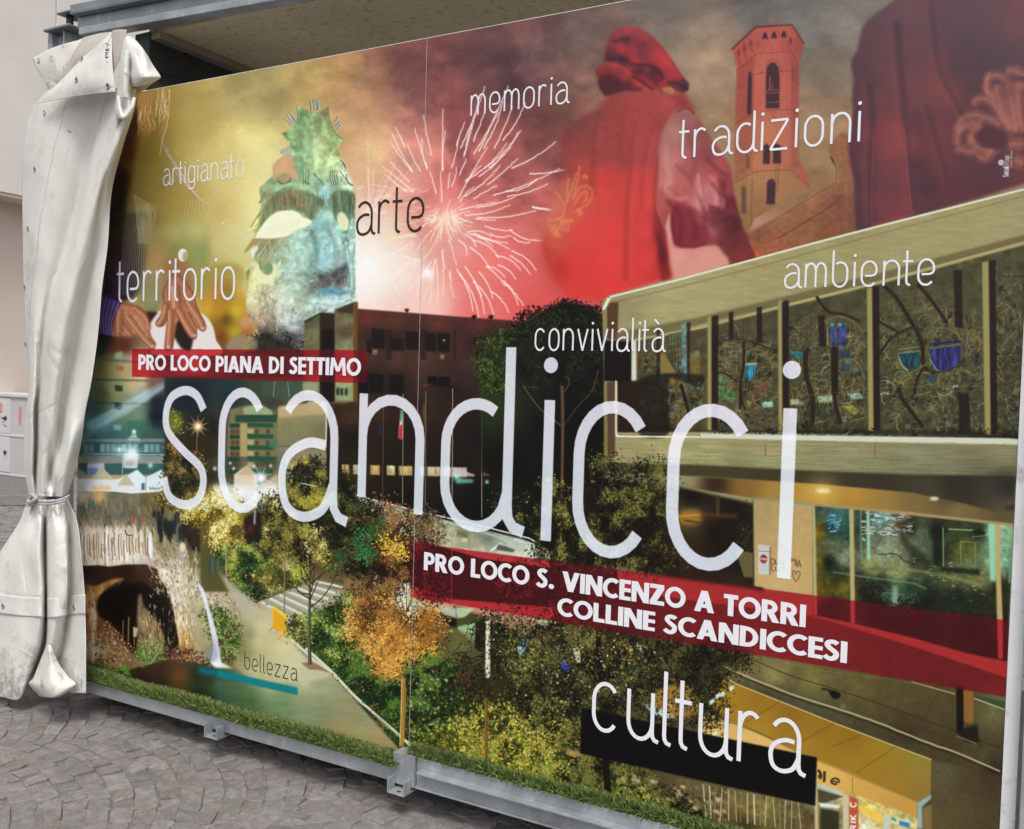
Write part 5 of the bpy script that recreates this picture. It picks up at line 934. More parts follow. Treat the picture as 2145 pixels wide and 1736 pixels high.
ell('R0', 2050, 580, 50, 70, (110,66,66), .5, 6)
# small studio mark
ell('R0', 1994, 1078, 19, 19, (226,222,232), .95)
for i in range(8): line('R0', [1994+6*math.cos(i*.785),1078+6*math.sin(i*.785),1994+13*math.cos(i*.785),1078+13*math.sin(i*.785)], 1.2, (110,84,96), .9)

# ---- library: roof slab, stained glass, lower storey
field('V', [1262,640,1266,626,1278,618,1560,548,1850,470,2145,396,2260,366,2260,1900,1480,1900,1290,1160,1270,960], [
 (1300,650,150,140,96),(1400,610,170,160,112),(1600,560,160,150,100),(1800,500,156,146,96),(2000,450,160,150,100),(2140,430,160,150,104),(1500,620,166,158,110),(1700,560,160,152,104),(1900,510,160,150,104),(2100,470,160,152,106),(1300,700,150,140,96),(1400,680,166,158,108),(1600,630,160,150,104)], soft=.8, nz=.05, nsc=30, nsy=5)
line('V', [1266,648,1280,622,1400,592,1560,549,1700,511,1850,472,2000,434,2145,397,2260,367], 4.4, (214,220,196), 1); line('V', [1282,634,1420,602,1600,556,1850,488,2145,411,2260,381], 2, (96,90,60), .6, soft=1)
line('N1', [1045,690,1085,605], 5, (226,230,214), 1); poly('N1', [1070,680,1090,640,1155,635,1148,905,1075,900], (84,56,34), 1.5, .95); poly('N1', [1050,690,1072,680,1072,905,1050,905], (140,130,76), 1, .95)
poly('V', [1290,698,1290,730,1467,680,1640,640,1850,588,2145,508,2260,478,2260,462,2145,492,1850,570,1640,622,1467,664], (110,100,64), 2, .9)
line('V', [1330,712,1467,687,1640,641,1850,589,2145,508,2260,478], 4, (176,170,110), .9)
poly('V', [1266,713,1330,716,1335,800,1335,905,1295,905,1295,800,1266,798], (22,17,13), 1)
field('V', [1330,716,1467,690,1640,646,1850,594,2145,514,2260,484,2260,920,2120,915,1467,905,1300,905,1300,800,1330,800], [
 (1350,740,60,52,30),(1400,730,70,66,44),(1440,760,80,64,34),(1360,800,40,44,40),(1430,840,96,76,30),(1300,860,24,18,14),(1400,870,40,40,34),(1500,740,50,46,38),(1560,760,46,44,30),(1500,820,84,74,44),(1560,840,80,60,44),(1600,780,60,54,36),(1530,900,44,50,34),
 (1700,740,56,60,40),(1760,700,66,60,36),(1700,820,50,46,30),(1780,820,64,56,36),(1720,880,44,46,30),(1900,720,60,64,40),(1980,640,66,66,40),(1900,800,56,56,34),(2000,820,54,58,34),(1900,880,50,54,34),(2050,700,76,66,44),(2100,760,44,42,34),(2120,850,44,44,34),(1800,900,40,40,28),(2000,900,40,44,28)], soft=.8, nz=.22, nsc=14)
Wn = np.random.RandomState(12)
def glassy(x0, y0_, x1, y1_, n):
    for i in range(n):
        x = Wn.uniform(x0, x1); y = Wn.uniform(y0_, y1_); a = Wn.choice([Wn.uniform(-.5, .1), Wn.uniform(1.2, 1.9), Wn.uniform(-1.2, 1.2)]); L = Wn.uniform(8, 34); b = Wn.uniform(-4, 4)
        line('V', [x, y, x+L*.5*math.cos(a)-b*math.sin(a), y+L*.5*math.sin(a)+b*math.cos(a), x+L*math.cos(a), y+L*math.sin(a)], Wn.uniform(.7, 1.5), [(140,126,70),(120,106,60),(96,92,56),(160,150,96),(20,18,16)][Wn.randint(5)], Wn.uniform(.3, .75), True, n=3)
def cells(x0, y0_, x1, y1_, n, pal=None):
    for i in range(n):
        x = Wn.uniform(x0, x1); y = Wn.uniform(y0_, y1_); s = Wn.uniform(4, 11)
        poly('V', [x,y,x+s,y+Wn.uniform(-3, 1),x+s+Wn.uniform(-2, 3),y+s,x+Wn.uniform(-2, 2),y+s+Wn.uniform(-1, 3)], (pal or [(34,50,44),(60,70,50),(84,66,44),(30,34,30),(70,84,60),(96,110,90),(44,30,26)])[Wn.randint(7)], .7, .8)
poly('V', [1330,716,1467,690,1640,646,1850,594,2145,514,2260,484,2260,900,1467,900,1330,880], (112,108,72), 1, .30, nz=.3, nsc=16)
cells(1340, 735, 1460, 880, 150, [(60,120,124),(96,150,150),(110,84,34),(140,110,44),(30,34,30),(44,60,56),(84,66,34)])
for b in ((1490,700,1622,890,130),(1650,680,1805,890,190),(1835,640,2050,900,270),(2075,560,2130,900,90)): cells(*b); glassy(*b[:4], int(b[4]*2.0))
for b in ((1340,735,1460,880,60),(1490,700,1622,890,90),(1650,680,1805,890,130),(1835,640,2050,900,200),(2075,560,2130,900,60)):
    for i in range(b[4]):
        x = Wn.uniform(b[0], b[2]); y = Wn.uniform(b[1], b[3]); a = Wn.uniform(0, 6.28); rr = Wn.uniform(6, 24); t = np.linspace(a, a+Wn.uniform(.7, 2.2), 9)
        line('V', np.stack([x+rr*np.cos(t), y+rr*1.2*np.sin(t)], 1), Wn.uniform(.9, 1.7), [(156,144,86),(176,166,110),(132,120,72)][Wn.randint(3)], Wn.uniform(.4, .85))
rgrid('R1', [100,680,300,620,300,800,100,840], 6, 6, 1, (120,110,70), .4, .8); rgrid('R1', [580,700,790,660,790,870,580,880], 6, 4, 1.2, (110,100,64), .6, .8); rgrid('R1', [1200,560,1500,500,1480,720,1200,740], 7, 6, 1, (120,110,66), .5, 1.6)
rgrid('R1', [140,900,270,880,270,1040,150,1040], 5, 5, 1, (140,116,84), .5, .8); rgrid('N1', [1330,860,1640,800,1640,1160,1330,1190], 7, 9, 1, (130,116,66), .5, 1)
rgrid('N1', [1300,1210,1510,1200,1510,1540,1300,1560], 6, 7, 1, (20,16,14), .4, 1)
# sinuous brown lead lines and blue panes
Sn = (44,32,26); Go = (120,104,56)
for a, w in (([770,552,850,650,950,670,1060,715],11),([1150,700,1300,780,1320,800],10),([1220,480,1300,560,1400,720,1470,860,1480,1000,1520,1040],17),([1440,470,1520,560,1640,730],14),([1150,1010,1200,920,1280,820,1390,765,1450,760],10),([1480,1030,1440,1100,1420,1200],11),([80,900,150,850,240,835,340,850,440,890,510,910],5),([290,850,290,1000,270,1120,265,1300],11),([80,1050,160,1060,240,1110,290,1120,380,1070,450,1045],5),
             ([725,900,700,940,705,1080,740,1200,750,1300,740,1420],19),([885,880,890,1050,890,1200,900,1280,930,1400],17),([1310,1140,1340,1230,1420,1340,1480,1420],17),([1480,1000,1530,1045,1620,1050,1700,1020,1750,1005],5),([570,750,640,700,720,670],3),([300,1300,280,1250,270,1120],8)): line('R1', a, w*.5+1, Sn, .95, True); line('R1', [v+(w*.8+3 if i % 2 == 0 else -2) for i, v in enumerate(a)], 1.1, Go, .6, True)
for b in ([190,660,220,650,222,830,192,840],[375,625,410,620,412,860,378,860],[780,680,825,680,835,890,790,890],[1680,380,1735,375,1740,760,1690,760],[865,895,915,885,915,1200,870,1200],[1715,1195,1780,1190,1790,1450,1715,1450]): poly('R1', b, (38,26,24), 1, .92)
for a in ([120,960,130,900,200,860,270,880],[300,990,310,920,370,900,430,930,470,1000,480,1040],[820,720,880,690,960,690,1040,740,1080,800],[1500,830,1530,770,1620,760,1700,800,1740,860],[1260,1050,1290,990,1340,1010,1400,1080],[1800,860,1830,810,1850,860,1840,920],[920,980,970,960,1030,980,1070,1040,1090,1100],[930,1060,980,1050,1010,1020],[1280,1180,1360,1080,1500,1000],[1990,930,2020,850,2100,780]): line('R1', a, 2.6, Go, .75, True); line('R1', [v+5 for v in a], 1.2, (150,136,80), .4, True)
def pane(p, base, hi):
    poly('R1', p, base, .8, .95, nz=.5, nsc=5, nsy=20)
    a = q('R1', *p); x0, x1 = a[:, 0].min(), a[:, 0].max()
    for k in range(4): xx = x0+(x1-x0)*(k+.7)/4.6; line('V', [xx, a[:, 1].min()+3, xx+1, a[:, 1].max()-6], .9, hi, .6)
pane([862,760,905,755,905,880,864,882], (48,62,112), (110,126,170)); pane([918,760,970,750,966,880,920,880], (46,56,116), (100,116,180)); pane([862,728,888,728,888,752,862,754], (60,120,124), (140,190,190)); pane([912,730,970,728,968,752,912,750], (60,110,124), (140,190,190)); line('R1', [845,762,845,884], 2.4, (150,150,110), .8)
pane([1315,930,1450,920,1460,1000,1440,1035,1380,1040,1340,1000], (24,70,74), (60,60,150)); pane([1520,905,1730,880,1728,960,1700,1010,1640,1045,1580,1045,1540,1000], (44,44,104), (90,96,170)); line('R1', [1310,930,1340,1010,1380,1045], 2, (150,190,170), .8, True)
line('R1', [1315,905,1450,885,1455,915,1320,930], 2, (140,150,110), .8); line('R1', [1515,870,1730,850], 4, (30,34,90), .9); line('R1', [1520,895,1730,868], 2.5, (96,120,100), .8); line('R1', [1520,960,1560,1030,1580,1045], 2, (150,180,190), .8, True)
pane([300,1000,375,995,370,1060,330,1110,300,1110], (40,110,140), (130,190,190)); poly('R1', [300,995,376,992,374,1004,300,1010], (160,176,130), .6)
for b, c in (([110,1140,170,1150,240,1200,220,1260,120,1220],(80,120,70)),([100,1080,160,1070,200,1110,130,1130],(96,130,90)),([340,1180,400,1130,470,1120,440,1180],(110,70,64)),([590,1235,650,1230,690,1270,600,1270],(160,176,140)),([775,1215,870,1205,885,1250,790,1258],(150,176,140)),([975,1195,1060,1190,1085,1225,1000,1238],(140,180,150)),([410,1255,480,1245,485,1285,415,1290],(140,190,170)),([940,1280,1000,1270,1060,1310,1020,1340],(140,140,60)),([300,1240,340,1250,330,1290],(130,120,50)),([930,990,1000,1000,1010,1050,940,1060],(50,70,80)),([1500,1070,1570,1080,1550,1130,1500,1110],(34,70,84)),([920,910,1000,900,990,960,930,970],(40,60,84)),([600,920,680,910,680,970,620,960],(40,110,120))): poly('R1', b, c, 1, .85, nz=.3, nsc=5)
for b in ((575,890,1100,10),(545,0,0,0)): pass
line('R1', [80,905,300,890,545,880,800,888,1100,860], 1, (110,100,70), .7); line('R1', [550,1225,850,1195,1110,1165,1480,1145,1870,1150], 1, (130,124,90), .6); line('R1', [1920,945,2120,950], 1, (90,80,60), .8)
for x, y in ((1680,1150),(1700,1145),(1200,1200),(1240,1195),(430,1255),(1220,1190)): glow('R1', x, y, 16, (190,250,240), .9)
# mullions
for a in ([50,690,75,685,75,1440,50,1440],[515,590,542,585,546,1460,522,1460],[1105,500,1140,490,1150,1445,1116,1440],[1868,325,1912,318,1926,1465,1888,1465]):
    poly('R1', a, (150,146,86), .8); poly('R1', [a[2]-6,a[3],a[2]+2,a[3],a[4]+2,a[5],a[4]-6,a[5]], (176,130,90), .8, .9); poly('R1', [a[2]+1,a[3],a[2]+46,a[3]-8,a[4]+44,a[5],a[4]+1,a[5]], (34,24,24), 1, .92)
poly('R1', [520,580,546,578,548,592,520,594], (150,146,86), 1)
leaves('R1', [80,1440,500,1420,1100,1450,1500,1440,2120,1440,2120,1490,80,1490], 700, 5, [(16,14,12),(30,26,18),(44,40,24),(60,52,34)], seed=61, sm=False)
poly('R1', [0,1465,2120,1480,2120,1498,0,1482], (14,14,16), 1, .95)
# left end of the glazing
poly('N1', [1600,790,1640,780,1645,1195,1600,1200], (96,140,140), 1, .75, nz=.4, nsc=5); poly('N1', [1640,780,1668,775,1660,1190,1645,1195], (50,34,30), 1, .9)
poly('N1', [1510,870,1600,845,1600,930,1515,940], (96,110,70), 1, .7); rgrid('N1', [1510,870,1600,845,1600,1130,1515,1150], 4, 6, 1, (30,30,26), .7, .6); poly('N1', [1450,1010,1480,1000,1570,1150,1450,1150], (140,120,60), 1, .9); poly('N1', [1668,1000,1736,990,1736,1180,1668,1190], (140,110,40), 1.5, .6)
poly('N1', [1425,830,1450,825,1452,1180,1425,1180], (44,30,28), 1, .8)
poly('N1', [1300,1190,1736,1150,1736,1240,1640,1210,1510,1200,1510,1570,1300,1570], (24,20,16), 2, .75, True)
for i in range(110):
    x = Wn.uniform(1510, 1736); y = Wn.uniform(1200, 1480); s = Wn.uniform(6, 16); poly('N1', [x,y,x+s,y,x+s,y+s*1.2,x,y+s*1.2], [(96,150,140),(60,50,34),(130,110,60),(40,60,60),(110,80,64),(24,20,18)][Wn.randint(6)], .6, .75)
line('N1', [1600,1220,1650,1400,1660,1450], 7, (34,24,20), .9, True)
poly('N1', [1248,905,1282,905,1284,1205,1246,1205], (206,214,190), .8); poly('N1', [1282,905,1292,905,1292,1200,1284,1205], (150,96,60), .8, .8)
line('V', smooth(q('N1', 1136,1195,1136,1400,1136,1560,1150,1585,1190,1592,1736,1596), 6, False), 3.4, (226,232,214), 1); 
poly('V', [1467,908,2112,918,2132,920,2240,921,2240,934,2132,931,1467,920], (206,212,190), .7)
poly('N1', [1050,1205,1068,1205,1072,1800,1050,1800], (130,120,60), 1, .95); poly('N1', [1072,1205,1130,1200,1130,1740,1075,1740], (70,46,34), 1.5, .8)
poly('N1', [1150,1200,1300,1190,1300,1560,1150,1560], (40,26,20), 1.5, .8)
# board-marked concrete fascia
field('N1', [1140,1610,1736,1604,1764,1604,4010,1660,4010,1940,2870,1905,1736,1830,1140,1790], [(1200,1700,160,152,104),(1500,1720,166,160,110),(1800,1720,160,156,108),(2200,1740,156,150,104),(2800,1780,150,146,104),(3300,1760,140,140,104),(1300,1840,150,140,90),(2000,1860,140,132,88),(2800,1920,130,124,86),(3300,1860,120,116,84),(3900,1900,80,76,50),(3900,1720,140,136,100)], soft=1, nz=.08, nsc=60, nsy=3)
for i in range(150):
    x = Wn.uniform(1300, 2110); y = Wn.uniform(926, 1010); L = Wn.uniform(10, 60); line('V', [x, y, x+L, y+L*.03], .8, (84,80,54), Wn.uniform(.2, .6))
for x in (1604, 1833): line('V', [x, 932, x, 955], 2, (120,84,40), .8)
field('R2', [-680,240,0,255,640,290,1400,320,2090,330,2085,620,1400,450,800,390,520,370,0,335,-680,300], [(-500,270,90,80,44),(0,290,70,62,36),(600,320,66,58,36),(1200,390,60,52,40),(1700,380,50,44,36),(2050,400,50,44,40),(1500,440,70,62,44),(2050,550,96,84,60)], soft=2.5)
field('R2', [-680,320,-300,330,0,335,300,355,520,368,800,385,1400,440,1700,500,2080,600,2078,660,1400,600,740,530,360,480,0,420,-300,370,-680,340], [(-500,330,130,124,90),(-100,345,150,140,100),(100,380,60,36,20),(300,400,140,100,40),(500,440,170,130,56),(700,440,196,144,50),(800,490,190,140,50),(1000,440,190,140,50),(1000,530,180,130,44),(1400,490,130,104,56),(1700,560,130,106,60),(2000,630,100,84,50),(1200,550,160,124,56),(650,500,196,140,50),(1650,470,90,76,50)], soft=1.5)
glow('R2', 810, 420, 200, (255,190,80), .5); ell('R2', 815, 428, 50, 13, (255,236,170), 1, 3); ell('R2', 1552, 480, 30, 12, (230,220,180), 1, 2); ell('R2', 2070, 540, 60, 18, (60,44,30), .8, 4)
# ground-floor darkness, planter, pink wall
field('V', [1250,1005,1400,1015,1467,1030,1600,1060,1600,1240,1580,1235,1400,1210,1250,1180], [(1300,1040,20,16,12),(1450,1040,24,16,12),(1540,1070,26,20,14),(1300,1100,24,18,14),(1400,1130,40,24,14),(1440,1150,60,34,16),(1440,1085,110,96,60),(1500,1120,24,16,14),(1520,1160,30,20,14),(1440,1200,50,30,18),(1540,1230,60,36,20),(1560,1180,24,24,18)], soft=3)
poly('N2', [1600,610,1736,600,1736,690,1650,700,1590,680], (176,120,30), 5, .8, True); line('N2', [1500,650,1736,630], 2, (240,190,90), .6); line('N2', [1620,670,1736,690], 3, (60,30,14), .8, soft=1)
poly('R2', [105,460,130,460,128,600,105,600], (70,60,30), 1.5, .9); poly('R2', [0,570,250,580,250,610,0,600], (120,60,30), 4, .6)
leaves('R2', [315,510,335,600,350,760,350,840,265,800,255,650,290,560], 260, 5, [(24,24,16),(44,42,24),(70,66,36)], seed=63); poly('R2', [235,820,350,840,352,1005,290,1000], (110,96,56), 1.5, .95)
field('R2', [350,485,740,510,745,1120,360,1060], [(400,560,176,146,96),(600,600,190,156,96),(400,700,186,150,96),(650,690,196,160,96),(450,900,206,160,104),(650,950,206,164,104),(500,1050,210,170,112),(700,800,200,160,96)], soft=.8, nz=.03, nsc=10)
poly('R2', [350,472,740,505,740,525,350,490], (150,144,104), 1); line('R2', [352,480,354,1060], 2, (40,90,60), .8); poly('R2', [380,700,620,720,740,740,740,780,380,740], (200,166,110), 4, .4)
poly('R2', [384,785,462,792,460,985,386,978], (206,204,196), .8); poly('R2', [462,795,468,800,466,985,460,985], (110,60,40), .6); ell('R2', 421, 880, 24, 30, (150,44,44), 1, .5); poly('R2', [400,874,444,877,444,887,400,884], (230,224,220), .5); line('R2', [388,826,460,832], 1.4, (90,84,84), .8)
for y in (798, 808, 925, 940, 955): line('R2', [394,y,452,y+4], 1, (150,150,150), .6)
def pen(pts, c=(90,66,52), w=1.9): line('R2', pts, w, c, .85, True)
for a in ([470,880,470,915,490,912,495,890,480,878,470,880],[500,885,500,910,512,915,516,888],[604,905,606,875,618,895,628,880,632,925],[638,885,640,930],[648,935,655,890,670,935],[650,915,668,918],[475,925,474,955,492,958],[500,930,502,955,514,955,516,935],[540,935,528,945,534,960],[552,960,552,935,566,935],[552,948,562,948],[614,975,612,960,628,962,635,980,650,960,664,972,655,1000,636,1028,618,1000,614,975],[535,890,525,895,528,915,540,915],[560,885,548,895,560,905,550,915]): pen(a)
# shop windows
field('R2', [745,520,1000,545,1110,560,2070,655,2060,1000,2035,1560,1750,1500,1400,1400,1030,1310,750,1250], [
 (780,560,70,80,60),(770,700,120,96,20),(775,900,120,100,24),(790,1100,110,90,20),(900,600,60,110,110),(870,680,34,60,40),(950,700,40,80,64),(900,800,96,110,76),(950,860,120,130,100),(850,900,24,30,20),(900,980,40,50,30),(860,1060,80,70,20),(950,1080,110,96,26),(980,1100,96,84,24),(900,1180,40,30,14),(850,1250,60,20,20),
 (1080,600,56,70,50),(1050,700,56,64,40),(1200,620,110,150,140),(1160,740,110,120,90),(1250,800,140,150,120),(1350,760,110,110,80),(1400,680,44,40,30),(1330,640,110,96,56),(1200,870,130,136,106),(1150,920,130,136,80),(1300,950,140,140,84),(1450,900,60,70,44),(1450,720,100,110,80),(1500,800,80,96,70),(1570,700,30,34,26),(1600,850,40,44,30),(1700,700,60,66,30),(1750,820,90,96,40),(1850,700,40,50,30),(1800,900,96,110,70),(1850,1000,110,110,56),(1700,960,96,104,60),
 (1940,700,150,200,160),(1940,900,130,180,140),(1050,1020,60,60,40),(1200,1040,44,50,34),(1300,1100,60,90,60),(1400,1100,40,64,40),(1100,1100,24,24,20),(1500,1150,30,34,24),(1700,1150,30,40,28),(1850,1150,36,40,24),(1200,1220,26,20,18),(1500,1300,24,18,16),(1800,1350,24,18,16),(2000,1100,40,40,24),(2030,1300,44,30,20),(1900,1480,24,16,16),(1300,1310,30,16,18)], soft=1, nz=.22, nsc=9, pw=3.6)
for i in range(150):
    x = Wn.uniform(1060, 1390); y = Wn.uniform(570, 720); L = Wn.uniform(8, 44); line('R2', [x, y, x+L, y+Wn.uniform(-8, 8)], Wn.uniform(1, 3), [(220,236,240),(150,196,214),(226,170,150),(44,70,60),(240,240,230)][Wn.randint(5)], .8 if y < 650-(x-1060)*.1 or y > 660 else .3)
for i in range(90):
    x = Wn.uniform(840, 920); y = Wn.uniform(585, 700); line('R2', [x, y, x+Wn.uniform(6, 30), y+Wn.uniform(-3, 3)], Wn.uniform(1, 2.4), [(90,180,220),(170,220,240),(30,90,130),(40,60,60)][Wn.randint(4)], .8)
for i in range(260):
    x = Wn.uniform(1060, 1880); y = Wn.uniform(800, 1080)
    if abs(y-(860+(x-1060)*.2)) < 80: line('R2', [x, y, x+Wn.uniform(4, 26), y+Wn.uniform(-6, 8)], Wn.uniform(1, 2.4), [(196,200,150),(150,150,96),(226,226,190),(60,60,40),(110,120,90)][Wn.randint(5)], .55)
for i in range(50):
    x = Wn.uniform(1060, 1900); y = Wn.uniform(990, 1160); line('R2', [x, y, x+Wn.uniform(4, 20), y+Wn.uniform(0, 6)], 1.2, [(120,190,170),(190,214,200),(90,110,80)][Wn.randint(3)], .6)
poly('R2', [1290,650,1390,600,1460,595,1400,640,1350,720,1500,870,1540,930,1440,900,1330,760,1340,690], (36,34,26), 3, .6, True)
for a in ([1535,670,1600,670,1610,930,1550,920],[1600,930,1730,940,1860,950,1850,990,1600,960]): poly('R2', a, (26,28,22), 2, .8)
line('R2', [1610,670,1612,930], 3, (110,150,104), .9); line('R2', [1645,682,1820,690,1980,705], 3.4, (130,160,104), .9); line('R2', [1725,765,1820,770,1825,925,1730,915,1725,765], 3, (130,130,66), .95); poly('R2', [1800,690,1850,680,1900,700,1830,720], (24,24,20), 1.5, .9)
line('R2', [1800,735,1990,712], 2, (130,150,110), .7); line('R2', [1165,1100,1230,1105,1370,1120], 3, (96,140,110), .8); poly('R2', [1180,1100,1440,1110,1440,1170,1240,1180], (60,90,64), 3, .7); poly('R2', [1280,1050,1310,1070,1310,1200,1270,1180], (150,176,160), 3, .8)
line('R2', [1060,900,1250,930,1500,970,1700,1010,1880,1060], 6, (150,144,84), .6, True, soft=2); line('R2', [880,965,1100,1000,1400,1040,1500,1080], 3, (120,176,140), .6, True, soft=1)
line('R2', [1170,850,1300,850,1350,890,1450,920], 2, (40,44,40), .8, True, jit=.5); ell('R2', 1085, 750, 14, 5, (250,250,250), 1, .6, 50)
leaves('R2', [1060,1020,1180,1060,1260,1180,1180,1220,1080,1160], 200, 5, [(14,16,12),(26,30,20),(50,50,30)], seed=66); leaves('R2', [1300,1180,1420,1160,1460,1260,1320,1270], 200, 5, [(30,14,14),(20,14,12),(56,24,22)], seed=67)
for x0_, w, c in ((1102,22,(150,206,176)),(1060,10,(110,150,130))): poly('R2', [x0_,558,x0_+w,560,x0_+w+4,890,x0_+4,885], c, 1, .9)
for a in ([745,520,760,522,766,700,776,1250,755,1250],[990,545,1018,548,1026,1310,1000,1300],[1955,640,1992,645,1990,900,2006,1290,2006,1545,1975,1540,1960,1000]): poly('R2', a, (196,164,104), .8); poly('R2', [a[0],a[1],a[0]+7,a[1],a[-2]+7,a[-1],a[-2],a[-1]], (150,190,150), .6, .8)
poly('R2', [1910,640,1952,645,1958,1030,1922,1020], (150,210,170), .8, .95); poly('R2', [740,510,1000,535,1400,570,2075,645,2075,662,1400,590,1000,550,740,526], (170,144,96), .8)
line('R2', [2000,800,2060,805], 2, (120,150,110), .8); line('R2', [2055,810,2050,1040], 5, (96,150,120), .8)
# ---- pavement, kerb, parapet and yellow canopy under the library
field('V', [1250,1230,1467,1260,1700,1290,1900,1350,2110,1420,2105,1740,2090,1860,1400,1860,1300,1500,1100,1330], [
 (1300,1300,60,40,24),(1500,1300,120,70,40),(1700,1300,150,60,40),(1500,1380,84,70,34),(1560,1400,130,116,60),(1620,1410,150,136,76),(1700,1430,130,116,60),(1800,1440,104,90,44),(1900,1450,90,76,40),(2000,1470,84,70,36),(2080,1490,110,104,60),(1500,1420,110,90,50),(1480,1450,80,66,34),(1600,1470,56,44,22),(1700,1520,50,40,24),
 (1900,1540,64,50,28),(1990,1560,70,56,30),(2050,1590,80,70,40),(1640,1480,66,70,60),(1560,1440,84,80,56),(1700,1500,80,84,64),(1800,1550,70,64,44),(1900,1600,84,80,60),(2000,1640,80,64,40),(2060,1700,90,74,46),(1980,1700,84,70,44),(1960,1600,76,64,40),(2080,1620,50,36,30)], soft=1, nz=.09, nsc=12)
field('R3', [170,620,235,655,530,770,880,910,1300,1070,1535,1160,1530,1390,1440,1440,1100,1290,780,1170,640,1100,400,980,200,900,100,840,60,700], [(200,700,170,124,30),(400,760,160,112,24),(600,850,150,106,24),(800,950,156,112,24),(1000,1020,150,110,24),(1200,1120,160,124,30),(1450,1180,150,126,44),(400,950,176,130,34),(700,1080,170,124,30),(1000,1230,170,124,30),(1300,1330,164,120,34),(1500,1350,150,116,50)], soft=.8)
line('R3', [170,615,240,655,530,770,880,910,1300,1070,1535,1158], 2.6, (206,180,110), .95)
for a in ([530,772,300,910],[890,912,650,1050],[1300,1070,1030,1245],[1070,990,880,1070]): line('R3', a, 1.3, (100,70,16), .8, jit=.5)
field('R3', [0,830,100,870,400,990,640,1105,780,1165,1100,1295,1440,1440,1440,1600,1100,1460,780,1330,400,1170,200,1060,0,980], [(100,900,226,176,90),(400,1020,230,180,100),(700,1150,226,176,90),(850,1250,230,176,84),(1100,1330,216,160,70),(1400,1480,206,150,60),(1300,1500,210,150,64)], soft=.8)
line('R3', [200,900,640,1100,1100,1290,1440,1440], 1.6, (196,150,76), .9); line('R3', [1010,1270,1012,1450], 1.4, (130,96,40), .8)
poly('R3', [1440,1440,1530,1388,1535,1410,1470,1470,1475,1614,1440,1614], (150,176,176), .8, .95); poly('R3', [1475,1480,1540,1450,1540,1700,1475,1700], (140,110,60), 1, .9)
field('R3', [1535,1160,1995,1260,1990,1800,1535,1800], [(1600,1250,96,84,56),(1800,1300,80,66,40),(1900,1280,70,54,34),(1700,1500,90,76,44),(1900,1600,80,66,40),(1560,1600,96,80,48)], soft=2, nz=.1, nsc=3)
# shop front under the canopy
field('R3', [-160,1280,0,1300,780,1460,1010,1380,1440,1540,1440,1800,-200,1800], [(0,1400,110,96,60),(100,1380,96,80,50),(250,1420,130,110,60),(100,1550,84,70,30),(400,1480,140,120,60),(300,1600,70,60,30),(550,1550,96,84,44),(700,1550,90,70,40),(850,1420,150,166,140),(850,1550,60,56,30),(960,1450,206,180,110),(1100,1480,240,206,96),(1200,1550,226,190,96),(1100,1600,240,226,196),(1350,1560,196,190,130),(1400,1610,226,176,70)], soft=1, nz=.2, nsc=10)
for i in range(16): x = 20+i*42; line('R3', [x, 1320+i*8, x+rng.uniform(-20, 20), 1540+i*6], rng.uniform(1.4, 3), [(206,190,150),(230,220,190),(150,130,80)][rng.randint(3)], .8)
for i in range(30): x = rng.uniform(20, 750); y = rng.uniform(1330, 1600); line('R3', [x, y, x+rng.uniform(20, 60), y+rng.uniform(10, 30)], 1.4, [(196,176,120),(60,50,30),(150,130,90)][rng.randint(3)], .6, True)
poly('R3', [775,1310,950,1370,945,1400,775,1350], (190,206,190), 1, .8); poly('R3', [780,1440,930,1460,920,1480,800,1470], (240,240,230), 1, .9); poly('R3', [800,1480,920,1500,915,1800,800,1800], (50,48,24), 1.5, .9); poly('R3', [755,1300,778,1300,790,1800,765,1800], (206,180,120), 1); poly('R3', [945,1385,985,1400,985,1800,950,1800], (214,190,150), 1)
poly('R3', [988,1395,1046,1420,1052,1800,990,1800], (196,84,50), .8); poly('R3', [1052,1460,1215,1530,1215,1580,1130,1540,1052,1480], (250,200,60), 1.5); poly('R3', [1215,1510,1255,1530,1255,1800,1215,1800], (196,206,196), 1, .9)
poly('R3', [1258,1530,1430,1580,1430,1614,1258,1575], (226,214,160), 1); poly('R3', [1265,1535,1300,1550,1300,1568,1265,1552], (60,140,150), .8); poly('R3', [1320,1560,1390,1578,1390,1610,1320,1590], (40,130,190), .8)
# oval sign letters on the canopy  "...ale"
for a in ([780,1225,795,1240,795,1270,780,1268],[825,1232,822,1305]): line('R3', a, 6, (70,50,24), .95)
line('V', arc(*q('R3', 788, 1262)[0], 5, 7, -80, 80), 4, (60,44,24), .95); line('V', arc(*q('R3', 895, 1300)[0], 8.5, 6, 60, 372), 4, (60,44,24), .95); line('R3', [875,1298,925,1308], 3, (60,44,24), .95)
# vertical  'ERIK C'
def vt(txt, x, y, h, w):
    G_ = {'E': [(0,0,1,0),(0,.5,.9,.5),(0,1,1,1),(0,0,0,1)], 'R': [(0,0,0,1),(0,0,.9,.1),(.9,.1,.8,.5),(.8,.5,0,.5),(.3,.5,1,1)], 'I': [(0,.5,1,.5)], 'K': [(0,0,0,1),(0,.5,1,0),(0,.5,1,1)], 'C': [(1,.1,.3,0),(.3,0,0,.5),(0,.5,.3,1),(.3,1,1,.9)]}
    for ch in txt:
        if ch in G_:
            for (a, b, c, d) in G_[ch]:
                if ch == 'I': line('R3', [x, y-h*.4, x+w, y-h*.4+8], 3.4, (244,236,224), 1)
                else: line('R3', [x+b*w, y-a*h, x+d*w, y-c*h+4], 3.2, (244,236,224), 1)
        y -= h*(1.35 if ch != 'I' else .95)
vt('CERIK C', 996, 1700, 30, 38)
